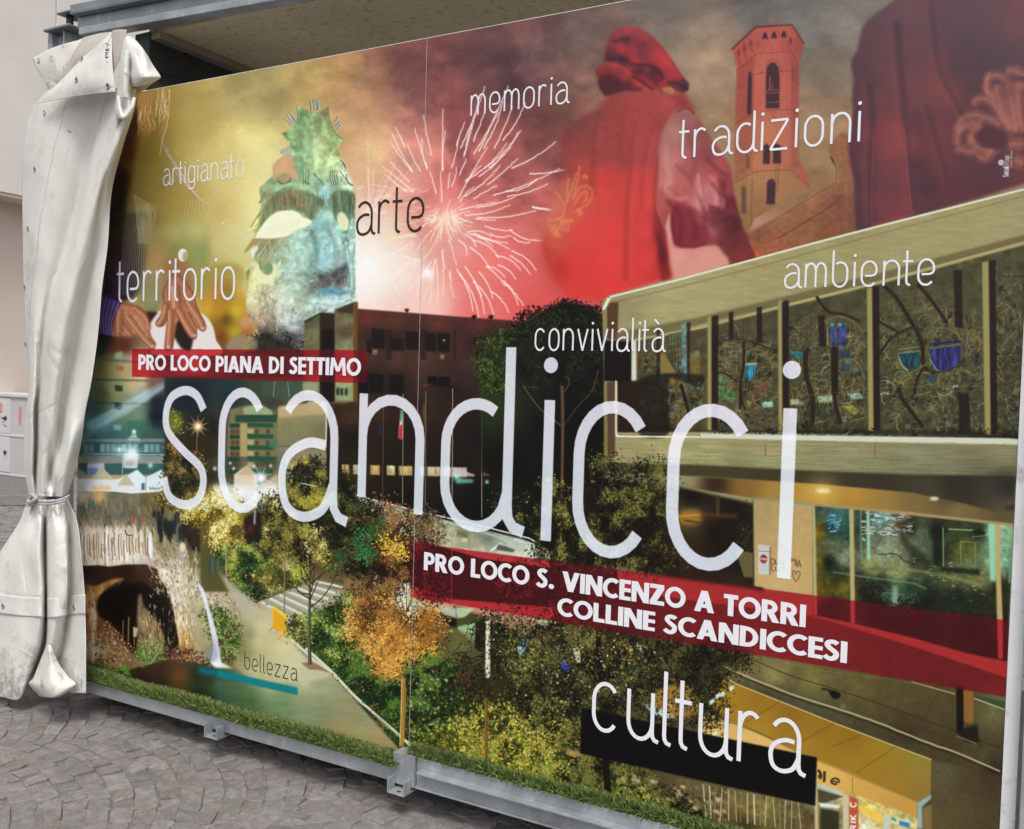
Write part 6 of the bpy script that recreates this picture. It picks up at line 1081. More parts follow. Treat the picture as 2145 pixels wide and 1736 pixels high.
# parapet, gutter line, spotlight, kerb lines, people barrier
line('R3', [90,505,250,580,600,720,960,835,1200,920,1500,1040,1700,1110,1990,1235], 3.6, (190,170,130), .9, True, jit=.3); line('R3', [90,520,250,596,600,738,960,856,1200,940,1500,1060,1700,1130,1990,1255], 2.4, (40,30,20), .8, True)
line('R3', [320,480,600,600,900,690,1200,790,1500,900,1700,970,1990,1080], 1.8, (50,36,18), .8, True); line('R3', [340,470,800,565,1300,630,1690,720], 1, (170,160,90), .4)
poly('R3', [800,680,850,690,920,710,930,740,890,755,850,720,820,700], (20,18,14), 1, .95, True); poly('R3', [818,692,850,700,862,730,830,715], (110,104,70), 1, .9); poly('R3', [930,785,965,790,965,820,930,815], (130,110,60), 1, .8)
poly('R3', [1698,660,1745,680,1745,960,1700,975], (20,14,12), 1.5, .95); poly('R3', [1745,690,1812,700,1812,905,1800,920,1750,905], (150,96,40), 1.5, .95); poly('R3', [1690,970,1840,920,1850,1050,1760,1040], (26,18,14), 2.5, .8); line('R3', [1700,1000,1830,1050], 3, (130,104,50), .9)
poly('R3', [1815,730,2020,770,2020,825,1815,750], (60,76,50), 1.5, .9); line('R3', [1815,750,2020,825], 2.2, (206,206,140), .9); line('R3', [1400,640,1690,722], 2.2, (176,170,110), .9)
# ---- orange maple in the middle and dark trees on the right
poly('N2', [0,1290,130,1300,60,1360,0,1370], (190,200,160), 1, .95); poly('N2', [5,1430,135,1400,135,1555,10,1500], (160,190,140), 1.2, .95); poly('M2', [1580,1300,1736,1340,1736,1440,1600,1400], (16,14,12), 2, .95); poly('N2', [135,1390,210,1370,210,1590,135,1560], (34,28,16), 2, .9)
field('M2', [1560,1430,1736,1440,1870,1540,1900,1620,1880,1800,1560,1640], [(1650,1480,96,90,50),(1750,1560,110,104,56),(1850,1640,90,84,44),(1600,1600,90,80,40)], soft=3, nz=.1)
poly('M2', [1290,1210,1330,1160,1400,1110,1400,1260,1520,1300,1480,1350,1330,1330], (226,226,200), 2.5, .9, True); poly('M2', [1420,1250,1600,1270,1736,1300,1736,1370,1600,1330,1420,1320], (196,200,170), 2, .9)
def dab(*a, **k): k.setdefault('spread', 11); leaves(*a, **k)
dab('M2', [1000,560,1100,540,1260,560,1400,620,1560,640,1600,840,1420,880,1400,1000,1400,1100,1300,1200,1300,1300,1100,1240,960,1120,980,900,1020,800,1000,680], 4200, 6, B, clump=30, seed=71, thr=.4)
dab('M2', [900,440,1040,500,1180,600,1200,760,1120,1000,980,1060,860,1000,860,860,900,640], 3000, 6, K+[(40,80,40)], clump=26, seed=72)
for x, y in ((1090,760),(1060,900),(1080,920),(1030,800)): leaves('M2', [x-40,y-40,x+40,y-40,x+40,y+40,x-40,y+40], 40, 6, [(60,150,80),(40,110,50)], seed=x)
dab('M2', [1200,790,1280,800,1380,860,1390,920,1300,930,1220,850], 260, 6, [(240,190,50),(250,210,90),(200,140,30)], seed=73)
for i in range(60):
    x = rng.uniform(1440, 1590); y = rng.uniform(600, 830); ell('M2', x, y, 6, 5, (214,206,176), .6, .6)
dab('M2', [1380,600,1600,640,1600,820,1440,800], 420, 6, [(40,24,16),(70,50,30),(110,100,60)], clump=16, seed=74, thr=.5)
for a in ([1360,1480,1370,1360,1330,1200,1260,1100],[1370,1360,1400,1260,1440,1180],[1350,1340,1290,1230,1100,1120],[1380,1330,1420,1240],[1370,1400,1380,1300,1380,1100]): line('M2', a, 2.4, (60,40,20), .9, True, taper=(1, .4))
dab('M2', [970,1290,1100,1220,1250,1240,1330,1330,1400,1380,1520,1280,1600,1300,1630,1460,1540,1560,1600,1640,1560,1700,1440,1740,1300,1760,1150,1736,1090,1640,1000,1560,940,1440], 3300, 6, O, clump=26, seed=75)
dab('M2', [1000,1340,1120,1260,1330,1320,1560,1330,1640,1440,1560,1560,1400,1480,1150,1500], 1500, 6, B[1:]+O[1:3], clump=24, seed=175, thr=.48)
dab('M2', [1200,1400,1330,1440,1420,1520,1560,1560,1600,1650,1500,1720,1300,1700,1150,1620,1120,1540], 1300, 6, O[2:]+[(250,180,70)], clump=20, seed=76)
dab('M2', [1140,1680,1250,1640,1340,1740,1300,1790,1240,1800,1160,1770], 420, 6, O[2:], seed=77)
dab('M3', [1380,560,1500,540,1560,480,1700,560,1736,640,1800,700,1736,900,1600,1000,1450,1050,1380,900], 2600, 6, G[:4], clump=24, seed=78)
dab('M3', [1100,640,1140,700,1330,720,1330,900,1200,860,1050,700,950,600,960,500,1080,540], 2000, 6, G[:4], clump=24, seed=79)
poly('M3', [1342,660,1372,655,1378,760,1370,1000,1362,1150,1330,1150,1340,900], (176,124,50), .8); line('M3', [1346,665,1342,900,1332,1150], 1.6, (236,200,130), .9); line('M3', [1366,700,1366,1100], 1.6, (130,84,30), .8)
for i in range(90):
    x = rng.uniform(1400, 1736); y = rng.uniform(640, 1150); ell('M3', x, y, rng.uniform(4, 9), rng.uniform(4, 9), [(236,226,170),(196,190,100),(240,190,90)][rng.randint(3)], .8, .6)
# dark trees right of the lamp post
KD = [(12,12,8),(20,20,12),(34,32,18),(52,52,26),(80,82,36),(122,118,50)]
poly('N2', [200,1380,245,1385,240,1800,200,1800], (40,32,20), 1, .9); poly('N2', [210,1390,240,1392,238,1800,206,1800], (240,236,206), 1, .95)
for t in range(3): pass
dab('N2', [980,230,1060,220,1130,240,1180,330,1300,260,1400,230,1480,300,1560,420,1500,560,1500,680,1400,850,1550,930,1620,1000,1480,1040,1200,1020,980,1000,900,960,860,850,820,720,960,560,960,400], 4800, 6, KD, clump=28, seed=81, thr=.38)
dab('N2', [580,430,700,400,780,500,860,620,860,800,960,900,960,980,820,960,600,960,540,880,600,760,420,700,410,600,540,560], 2600, 6, [KD[i] for i in (0,1,2,3,4)]+[(150,140,60)], clump=26, seed=82, thr=.42)
for a in ([1030,560,1040,400,1080,340],[1240,800,1250,600,1240,400],[770,600,740,500,700,420],[700,800,740,900],[1000,990,1000,1150]): line('N2', a, 2, (70,50,34), .7, True)
dab('N2', [120,1440,230,1340,400,1340,560,1360,760,1400,960,1440,1100,1480,1300,1520,1400,1560,1420,1700,1340,1900,1240,1980,1000,2080,900,2300,700,2300,560,2100,400,1900,260,1760,120,1560], 6400, 6, KD, clump=34, seed=83, thr=.4)
for (x, y, w, h, c) in ((430,1570,60,60,(160,200,220)),(740,1690,70,60,(40,60,190)),(460,1520,50,40,(110,130,180)),(830,1580,60,110,(220,206,160)),(1000,1690,70,60,(226,190,150)),(1150,1560,130,120,(160,120,60)),(700,1560,60,50,(96,110,80)),(560,1380,100,40,(190,200,150))):
    poly('N2', [x,y,x+w*.5,y-6,x+w,y+h*.3,x+w*.9,y+h,x+w*.3,y+h*.9], c, 1.4, .9)
    leaves('N2', [x-10,y-10,x+w+10,y-10,x+w+10,y+h+10,x-10,y+h+10], 26, 6, KD[:3], seed=int(x))
for a in ([1010,1500,1020,1700,1040,1900,1050,2200,1040,2400],): line('N2', a, 12, (24,18,12), .95, True)
for a in ([1030,1850,900,1640,860,1500],[1030,1700,1130,1540,1220,1410],[1040,1800,1160,1640,1300,1560],[1030,1900,960,1750],[760,2000,860,2150,1000,2300],[600,1500,640,1600,700,1680]): line('N2', a, 3.4, (24,18,12), .95, True, taper=(1, .4))
dab('N3', [880,560,1000,540,1100,500,1200,420,1400,380,1600,360,1800,460,1830,560,1900,640,1860,760,1736,960,1560,980,1400,960,1200,900,900,860], 5200, 6, KD[:5], clump=30, seed=84, thr=.46)
for i in range(14):
    x = rng.uniform(1130, 1700); y = rng.uniform(420, 900); poly('N3', [x,y,x+rng.uniform(20, 70),y+10,x+rng.uniform(30, 60),y+rng.uniform(30, 70)], [(226,176,90),(160,120,50),(206,206,196),(130,100,40)][rng.randint(4)], 1.4, .85); leaves('N3', [x-10,y-10,x+60,y-10,x+60,y+70,x-10,y+70], 16, 6, KD[:3], seed=i)
for k_ in range(3):
    leaves('N2', [220,1400,560,1380,960,1460,1400,1600,1340,1900,1000,2040,760,2250,400,1900], 420, 4, [[(206,190,140),(170,150,90),(226,214,180)],[(130,140,60),(160,150,70),(96,110,44)],[(190,150,80),(150,120,60),(120,130,110)]][k_], clump=[22,16,28][k_], seed=190+k_, thr=.62)
for a in ([1030,1980,960,1800,900,1700,880,1600],[1030,1850,1080,1700,1180,1620],[1035,2050,1100,1900,1200,1800,1300,1700],[1000,2100,900,2000,840,1880],[1040,1600,1000,1480,1010,1380],[640,2000,600,1850,560,1700,500,1560],[700,2050,740,1900,800,1800]): line('N2', a, 3, (20,16,10), .85, True, taper=(1, .3))
poly('N3', [1400,780,1560,700,1690,760,1736,900,1560,950,1400,880], (190,140,56), 3, .75, True); poly('N3', [1330,840,1450,880,1560,940,1500,950,1400,920], (190,220,206), 2, .9); leaves('N3', [1330,640,1736,640,1736,960,1330,960], 380, 6, KD[:4], clump=20, seed=85, thr=.5)
dab('R2', [-60,1440,0,1420,120,1400,240,1420,320,1500,345,1580,240,1560,120,1620,-60,1620], 900, 6, KD[:4], clump=18, seed=86)
dab('R3', [-40,480,100,460,260,440,330,500,330,545,200,560,180,640,140,720,160,800,180,900,100,950,0,960,-60,700], 1200, 6, KD[:4], clump=20, seed=87, thr=.45)
for x, y in ((190,680),(100,730),(60,770),(80,980),(130,720)): poly('R3', [x,y,x+30,y-20,x+36,y+6,x+6,y+26], (220,236,226), 1, .95)
dab('N3', [0,520,60,480,160,600,180,800,140,1000,0,1000], 1100, 6, G[:3]+K[:3], clump=22, seed=88)
dab('N3', [0,900,260,860,460,960,760,960,880,1100,860,1240,760,1400,700,1560,400,1420,200,1340,0,1260], 4200, 7, [(46,50,14),(90,90,24),(140,136,34),(190,176,50),(220,206,90),(130,80,30),(150,160,60)], clump=22, seed=89)
dab('N3', [400,760,700,760,880,860,880,1180,700,1120,500,900], 1300, 6, KD, clump=22, seed=90, thr=.42)
for i in range(120):
    x = rng.uniform(240, 800); y = rng.uniform(760, 1400); ell('N3', x, y, rng.uniform(4, 10), rng.uniform(4, 9), [(240,226,150),(220,200,90),(236,180,90)][rng.randint(3)], .75, .6)
dab('N3', [880,1180,1120,1240,1320,1290,1380,1340,1500,1480,1736,1560,1736,1800,1400,1700,1100,1560,760,1420,800,1300], 4200, 6, KD, clump=26, seed=91, thr=.36)
for i in range(34):
    x = rng.uniform(1120, 1900); y = 1260+(x-1120)*.3+rng.uniform(0, 190); poly('N3', [x,y,x+rng.uniform(10, 50),y+6,x+rng.uniform(20, 50),y+rng.uniform(14, 50),x+4,y+20], [(206,170,130),(226,190,140),(190,150,130),(160,130,90)][rng.randint(4)], 1.2, .8)
dab('N3', [1090,1400,1300,1440,1400,1600,1200,1600,1080,1500], 500, 6, [(90,110,30),(150,160,40),(60,60,20),(190,170,60)], seed=92, clump=14)
for a in ([1060,1230,1080,1500],): line('N3', a, 14, (20,16,10), .95)
line('N3', [760,1180,800,1260], 3, (40,30,16), .9); poly('N3', [770,1160,900,1190,880,1230,800,1210], (190,150,90), 2, .8)
dab('N2', [-20,1780,60,1700,110,1640,150,1700,160,1780,260,1850,180,1980,90,1900,0,1850], 260, 6, B[:4], seed=93)
poly('N3', [212,250,242,250,238,420,236,600,206,600,208,420], (236,230,196), .9, .95); poly('N3', [203,800,226,800,222,1300,200,1300], (110,76,36), .9, .95); line('N3', [207,805,203,1300], 1.4, (170,130,70), .9)
leaves('N3', [130,560,200,640,240,800,130,700], 120, 6, KD[:4], seed=94); leaves('N3', [230,250,420,320,400,560,250,560], 300, 6, KD[:4], seed=95, clump=16)
# bright white skyline glare between the left trees
for i in range(60):
    x = rng.uniform(1430, 1740); y = rng.uniform(440, 600); glow('L2', x, y, rng.uniform(6, 16), (255,250,255), .9)
for i in range(40):
    x = rng.uniform(100, 470); y = rng.uniform(450, 600); glow('M2', x, y, rng.uniform(6, 14), (255,250,255), .8)
# ---- translucent bands
def band(pts, cps):
    p = q('V', *pts); mk = mask(p); y0, x0, m = mk; h, w = m.shape
    d = cv[y0:y0+h, x0:x0+w]; L = d.mean(2, keepdims=True)
    c = C((60,14,20))+(C((196,34,40))-C((60,14,20)))*np.clip(L*1.7, 0, 1); c = c*.9+d*.08
    d += m[..., None]*(c-d)
BAND1 = [277,731,770,733.5,770,803,277,789.5]
BAND2 = [865,1142,956.7,1151,1230,1183,1580.7,1230.5,1704,1246,1900,1283,2127,1305,2105.5,1459.8,1850,1415,1700,1391,1400,1339,1100,1289,956.7,1267,858,1254]
band(BAND1, 0)
B2 = BAND2 = [867,1136,956.7,1149,1230,1184.5,1580.7,1231,1706,1247.5,2128,1302,2105.5,1459.8,1706,1392,1400,1341,1100,1290.5,956.7,1267,862,1251]
band(BAND2, 0)
leaves('M2', [1400,840,1560,840,1620,900,1580,1000,1600,1100,1700,1180,1640,1260,1500,1240,1430,1100], 900, 6, [(60,14,20),(90,16,22),(40,10,14),(120,22,28)], clump=16, seed=101, thr=.5)
leaves('N2', [250,1000,560,960,800,1050,1000,1180,1100,1380,900,1420,700,1380,560,1300,350,1260], 1300, 6, [(60,14,18),(90,18,22),(40,10,12),(130,24,30)], clump=20, seed=102, thr=.55)
poly('V', [455,1403,624,1441,624,1456.5,455,1418], (0,128,136), .5, .97)
poly('V', [416,1396,455,1403,455,1418,416,1410], (0,110,140), 3, .8)
poly('V', [1220,1483,1712,1587,1708,1688,1215.5,1578.5], (10,9,10), .4)
# small vertical studio name and the translucent big name
def up_text(txt, x, z, xh, k, w, gap=.34):
    for ch in txt:
        if ch == 'S': S, D, gw = [[(a*1.1, b*1.35) for a, b in light('s')[0][0]]], [], .66
        elif ch == 'D': S, D, gw = [[(0, 0), (0, 1.35), (.3, 1.35)]+EA(.3, .675, .4, .675, 90, -90)+[(0, 0)]], [], .72
        else: S, D, gw = light(ch)
        f = lambda p: proj([(x-b*xh, 0, z+a*k) for a, b in p])
        for s_ in S: line('V', f(s_), w, (236,232,242), .97)
        for d_ in D: line('V', f([d_, (d_[0], d_[1]+.12)]), w, (236,232,242), .97)
        z += (gw+gap)*k
    return z
_z = up_text('Social', 1.959, 2.213, .0095, .0062, 1.5); up_text('Design', 1.959, _z, .0095, .0062, .9)
for i in range(17):
    z = 2.238+i*.0028; a0 = proj([(1.967, 0, z)])[0]; b0 = proj([(1.9625, 0, z)])[0]; line('V', np.array([a0, b0]), 1.1, (226,220,228), .75 if i != 8 else .1)
big = big_word()
for ch, g in big:
    ms = []
    for e in g:
        p = np.concatenate([e[1], e[2][::-1]]) if e[0] == 's' else np.array(e[1])
        ms.append(mask(proj(np.stack([p[:, 0], p[:, 0]*0, p[:, 1]], 1))))
    y0 = min(m[0] for m in ms); x0 = min(m[1] for m in ms); y1 = max(m[0]+m[2].shape[0] for m in ms); x1 = max(m[1]+m[2].shape[1] for m in ms)
    M = np.zeros((y1-y0, x1-x0), np.float32)
    for a, b, m in ms: v = M[a-y0:a-y0+m.shape[0], b-x0:b-x0+m.shape[1]]; np.maximum(v, m, out=v)
    d = cv[y0:y1, x0:x1]; L = blur(d.mean(2, keepdims=True), 3)
    c = C((218,219,232))+(C((248,248,252))-C((218,219,232)))*np.clip(L*1.2, 0, 1)
    d += (M*.93)[..., None]*(c-d)
# print contrast
_L = cv.mean(2, keepdims=True); _k = np.clip((1-_L)*1.0, 0, 1)
cv += .08*(cv.mean(2, keepdims=True)-cv); cv += .07*(cv-.40)*np.clip(1-np.abs(_L-.45)*1.2, 0, 1)
_v = cv[MY+960:]; _v += .05*(_v.mean(2, keepdims=True)-_v); _v *= np.array([.97, 1.0, 1.0], np.float32)
_u = cv[:MY+760, :MX+620]; _w = np.linspace(1, 0, 200)[None, :, None]; _u[:, :-200] *= np.array([.985, 1.02, 1.10], np.float32); _u[:, -200:] *= 1+(np.array([.985, 1.02, 1.10])-1)*_w
# print dots and fine paper grain
g = np.random.RandomState(2).normal(0, 1, cv.shape[:2]).astype(np.float32); g = (g+blur(g, 1)*2)*.007
cv *= 1+g[..., None]; cv += g[..., None]*.35
np.clip(cv, 0, 1, out=cv)
# ---------------------------------------------------------------- helpers
def mat(name, col, rough=.7, metal=0., spec=.5, vary=.12, scale=6., bump=0., bscale=60., stain=None, sscale=3., samt=.5, fine=0., coat=0., bdist=.004):
    m = bpy.data.materials.new(name); m.use_nodes = True; t = m.node_tree; N = t.nodes; L = t.links
    b = N['Principled BSDF']; b.inputs['Roughness'].default_value = rough; b.inputs['Metallic'].default_value = metal; b.inputs['Specular IOR Level'].default_value = spec; b.inputs['Coat Weight'].default_value = coat
    tc = N.new('ShaderNodeTexCoord'); oi = N.new('ShaderNodeObjectInfo'); ad = N.new('ShaderNodeVectorMath'); ad.operation = 'ADD'
    L.new(tc.outputs['Object'], ad.inputs[0]); L.new(oi.outputs['Location'], ad.inputs[1])
    n = N.new('ShaderNodeTexNoise'); n.inputs['Scale'].default_value = scale; n.inputs['Detail'].default_value = 6; L.new(ad.outputs[0], n.inputs['Vector'])
    mr = N.new('ShaderNodeMapRange'); mr.inputs[1].default_value = .3; mr.inputs[2].default_value = .7; mr.inputs[3].default_value = 1-vary; mr.inputs[4].default_value = 1+vary; L.new(n.outputs[0], mr.inputs[0])
    mx = N.new('ShaderNodeMix'); mx.data_type = 'RGBA'; mx.blend_type = 'MULTIPLY'; mx.inputs[0].default_value = 1; mx.inputs[6].default_value = (*col, 1); L.new(mr.outputs[0], mx.inputs[7]); out = mx.outputs[2]
    if stain:
        n2 = N.new('ShaderNodeTexNoise'); n2.inputs['Scale'].default_value = sscale; n2.inputs['Detail'].default_value = 8; n2.inputs['Roughness'].default_value = .65; L.new(ad.outputs[0], n2.inputs['Vector'])
        r2 = N.new('ShaderNodeMapRange'); r2.inputs[1].default_value = .54; r2.inputs[2].default_value = .68; r2.inputs[3].default_value = 0; r2.inputs[4].default_value = samt; L.new(n2.outputs[0], r2.inputs[0])
        m2 = N.new('ShaderNodeMix'); m2.data_type = 'RGBA'; m2.inputs[7].default_value = (*stain, 1); L.new(r2.outputs[0], m2.inputs[0]); L.new(out, m2.inputs[6]); out = m2.outputs[2]
    if fine:
        n3 = N.new('ShaderNodeTexNoise'); n3.inputs['Scale'].default_value = 260; n3.inputs['Detail'].default_value = 3; L.new(ad.outputs[0], n3.inputs['Vector'])
        r3 = N.new('ShaderNodeMapRange'); r3.inputs[1].default_value = .3; r3.inputs[2].default_value = .7; r3.inputs[3].default_value = 1-fine; r3.inputs[4].default_value = 1+fine; L.new(n3.outputs[0], r3.inputs[0])
        m3 = N.new('ShaderNodeMix'); m3.data_type = 'RGBA'; m3.blend_type = 'MULTIPLY'; m3.inputs[0].default_value = 1; L.new(out, m3.inputs[6]); L.new(r3.outputs[0], m3.inputs[7]); out = m3.outputs[2]
    L.new(out, b.inputs['Base Color'])
    if bump:
        nb = N.new('ShaderNodeTexNoise'); nb.inputs['Scale'].default_value = bscale; nb.inputs['Detail'].default_value = 5; L.new(ad.outputs[0], nb.inputs['Vector'])
        bp = N.new('ShaderNodeBump'); bp.inputs['Strength'].default_value = bump; bp.inputs['Distance'].default_value = bdist; L.new(nb.outputs[0], bp.inputs['Height']); L.new(bp.outputs[0], b.inputs['Normal'])
    return m
def link(name, me, m=None, parent=None, loc=(0, 0, 0)):
    o = bpy.data.objects.new(name, me); COL.objects.link(o); o.location = loc
    if m: me.materials.append(m)
    if parent: o.parent = parent
    return o
def mesh(name, v, f, m=None, parent=None, smooth_=False, loc=(0, 0, 0)):
    me = bpy.data.meshes.new(name); me.from_pydata([tuple(map(float, p)) for p in v], [], f); me.update()
    if smooth_:
        for p in me.polygons: p.use_smooth = True
    return link(name, me, m, parent, loc)
def boxes(name, bs, m, parent=None, bev=.002, loc=(0, 0, 0), M=None):
    bm = bmesh.new()
    for (x0, y0, z0, x1, y1, z1) in bs:
        r = bmesh.ops.create_cube(bm, size=1); T = Matrix.Translation(((x0+x1)/2, (y0+y1)/2, (z0+z1)/2)) @ Matrix.Diagonal((x1-x0, y1-y0, z1-z0, 1))
        bmesh.ops.transform(bm, matrix=T, verts=r['verts'])
    if bev: bmesh.ops.bevel(bm, geom=bm.edges[:], offset=bev, segments=2, affect='EDGES', profile=.6)
    if M is not None: bmesh.ops.transform(bm, matrix=M, verts=bm.verts)
    me = bpy.data.meshes.new(name); bm.to_mesh(me); bm.free(); return link(name, me, m, parent, loc)
def tube(name, pts, r, m, parent=None, seg=10, sm=True):
    p = np.array(pts, float)
    if sm: p = smooth(p, 6, False)
    d = np.gradient(p, axis=0); d /= np.linalg.norm(d, axis=1)[:, None]+1e-9
    V = []; F = []
    ref = np.array([.13, .2, .97]); r = np.ones(len(p))*r if np.isscalar(r) else np.interp(np.linspace(0, 1, len(p)), np.linspace(0, 1, len(r)), r)
    for i in range(len(p)):
        a = np.cross(d[i], ref); a /= np.linalg.norm(a)+1e-9; b = np.cross(d[i], a)
        for k in range(seg): t = 2*math.pi*k/seg; V.append(p[i]+(a*math.cos(t)+b*math.sin(t))*r[i])
    for i in range(len(p)-1):
        for k in range(seg): F.append((i*seg+k, i*seg+(k+1) % seg, (i+1)*seg+(k+1) % seg, (i+1)*seg+k))
    F.append(tuple(range(seg))[::-1]); F.append(tuple((len(p)-1)*seg+k for k in range(seg)))
    return mesh(name, V, F, m, parent, True)
def thing(name, label, cat, loc, group=None):
    o = bpy.data.objects.new(name, None); COL.objects.link(o); o.location = loc; o.empty_display_size = .1
    o['label'] = label; o['category'] = cat
    if group: o['group'] = group
    return o
def tag(o, label=None, cat=None, kind=None, group=None):
    for k, v in (('label', label), ('category', cat), ('kind', kind), ('group', group)):
        if v: o[k] = v
    return o
def adopt(o, parent):
    """parent o without moving it (its mesh is written in world metres)"""
    o.parent = parent; o.matrix_parent_inverse = parent.matrix_basis.inverted() if False else Matrix.Translation(-Vector(parent.location)); return o
# ---------------------------------------------------------------- rectify the artwork into panel metres
PX0, PX1, PZ0, PZ1, DPM = -2.12, 2.06, 0.02, 2.92, 700
def rectify():
    nx, nz = int((PX1-PX0)*DPM), int((PZ1-PZ0)*DPM)
    X, Z = np.meshgrid(PX0+(np.arange(nx)+.5)/DPM, PZ0+(np.arange(nz)+.5)/DPM)
    P = proj(np.stack([X.ravel(), np.zeros(X.size), Z.ravel()], 1))
    x = np.clip(P[:, 0]+MX, 0, CW-1.01); y = np.clip(P[:, 1]+MY, 0, CH-1.01)
    xi = x.astype(int); yi = y.astype(int); fx = (x-xi)[:, None].astype(np.float32); fy = (y-yi)[:, None].astype(np.float32)
    c = (cv[yi, xi]*(1-fx)+cv[yi, xi+1]*fx)*(1-fy)+(cv[yi+1, xi]*(1-fx)+cv[yi+1, xi+1]*fx)*fy
    im = bpy.data.images.new('hoarding_print', nx, nz); im.colorspace_settings.name = 'sRGB'
    a = np.ones((nx*nz, 4), np.float32); a[:, :3] = c; im.pixels.foreach_set(a.ravel()); im.update(); im.pack()
    return im
IM = rectify()
mp = bpy.data.materials.new('printed_vinyl'); mp.use_nodes = True; N = mp.node_tree.nodes; L = mp.node_tree.links; b = N['Principled BSDF']
ti = N.new('ShaderNodeTexImage'); ti.image = IM; ti.interpolation = 'Cubic'; ti.extension = 'EXTEND'
L.new(ti.outputs[0], b.inputs['Base Color']); b.inputs['Roughness'].default_value = .36; b.inputs['Specular IOR Level'].default_value = .22
nb = N.new('ShaderNodeTexNoise'); nb.inputs['Scale'].default_value = 3; tcn = N.new('ShaderNodeTexCoord'); L.new(tcn.outputs['Object'], nb.inputs['Vector']); bp = N.new('ShaderNodeBump'); bp.inputs['Strength'].default_value = .15; bp.inputs['Distance'].default_value = .01; L.new(nb.outputs[0], bp.inputs['Height']); L.new(bp.outputs[0], b.inputs['Normal'])
def flat_ink(name, col):
    m = bpy.data.materials.new(name); m.use_nodes = True; b = m.node_tree.nodes['Principled BSDF']; b.inputs['Base Color'].default_value = (*col, 1); b.inputs['Roughness'].default_value = .4; b.inputs['Specular IOR Level'].default_value = .35
    t = m.node_tree; n = t.nodes.new('ShaderNodeTexNoise'); n.inputs['Scale'].default_value = 300; r = t.nodes.new('ShaderNodeMapRange'); r.inputs[3].default_value = .36; r.inputs[4].default_value = .44; t.links.new(n.outputs[0], r.inputs[0]); t.links.new(r.outputs[0], b.inputs['Roughness']); return m
M_WHITE = flat_ink('white_ink', WHITE); M_INK = flat_ink('dark_brown_ink', INK); M_OLIVE = flat_ink('olive_black_ink', OLIVE)
def sheet(name, polys, Y, m, parent, lab=None):
    """flat printed pieces facing the street; polys: ('s', a, b) strips or ('p', poly) in panel metres"""
    V = []; F = []; k = 0
    for e in polys:
        y = Y-k*.00002; k += 1; i0 = len(V)
        if e[0] == 's':
            n = len(e[1]); V += [(a[0], y, a[1]) for a in e[1]]+[(a[0], y, a[1]) for a in e[2]]
            F += [(i0+i, i0+i+1, i0+n+i+1, i0+n+i) for i in range(n-1)]
        else: V += [(a[0], y, a[1]) for a in e[1]]; F.append(tuple(range(i0, len(V))))
    me = bpy.data.meshes.new(name); me.from_pydata([tuple(map(float, v)) for v in V], [], F); me.update()
    for p in me.polygons:
        if p.normal.y > 0: p.flip()
    uv = me.uv_layers.new(name='print')
    for l in me.loops: v = me.vertices[l.vertex_index].co; uv.data[l.index].uv = ((v.x-PX0)/(PX1-PX0), (v.z-PZ0)/(PZ1-PZ0))
    me.update(); o = link(name, me, m); adopt(o, parent)
    if lab: o['label'] = lab
    return o
H = thing('printed_hoarding', 'wide printed hoarding reading scandicci over a collage of fireworks, mask, library and trees', 'hoarding', (0, 0, .1))
M_CORE = mat('white_foam_board', (.78, .78, .78), .6, vary=.03)
SEAM = -.041
for x0, x1, lab in ((-2.09, SEAM-.0012, 'left half with the bronze-green mask, hands, cave and trees'), (SEAM+.0012, 2.014, 'right half with the red-hooded man, tower and library')):
    adopt(boxes('board', [(x0, .0012, .1, x1, .018, 2.902)], M_CORE, bev=.0008), H)
    n = 14; V = []; o = sheet('print_sheet', [('p', [(x0, .1), (x1, .1), (x1, 2.8995), (x0, 2.8995)])], 0, mp, H, lab)
adopt(boxes('edge_strip', [(2.014, -.003, .1, 2.052, .019, 2.905)], mat('worn_white_trim', (.72, .73, .74), .5, vary=.05, stain=(.2, .17, .14), sscale=14, samt=.5), bev=.002), H)
adopt(boxes('seam_trim', [(SEAM-.0011, .0004, .1, SEAM+.0011, .001, 2.9)], mat('seam_grey', (.36, .36, .38), .5, vary=.2, scale=30), bev=0), H)
for i, (txt, x0, x1, z0, xh, c) in enumerate(WORDS):
    pass
bz = lambda p: [tuple(hit(a, b_)[[0, 2]]) for a, b_ in np.array(p).reshape(-1, 2)]
rb = lambda x0, z0, x1, z1: [('p', [(x0, z0), (x1, z0), (x1, z1), (x0, z1)])]
sheet('colour_band', rb(-1.697, 1.5685, -.290, 1.7035), -.0002, mp, H, 'upper red band behind PRO LOCO PIANA DI SETTIMO')
sheet('colour_band', rb(-.030, .7475, 2.0135, .9625), -.0002, mp, H, 'lower red band behind PRO LOCO S. VINCENZO A TORRI')
sheet('colour_band', rb(-1.098, .246, -.62, .275), -.0002, mp, H, 'thin teal band under bellezza')
sheet('colour_band', rb(.700, .30, 1.5065, .459), -.0002, mp, H, 'black band behind cultura')
for ch, g in big_word(): sheet('letter', g, -.0005, mp, H)
for (txt, x0, x1, z0, xh, c) in WORDS:
    sheet('lettering', word_light(txt, x0, x1, z0, xh), -.0009, {WHITE: M_WHITE, INK: M_INK, OLIVE: M_OLIVE}[c], H, ('white' if c == WHITE else 'dark')+' thin lettering reading '+txt)
for (txt, x0, x1, z0, ch) in CAPS: sheet('lettering', word_heavy(txt, x0, x1, z0, ch), -.0009, M_WHITE, H, 'bold white capitals reading '+txt)
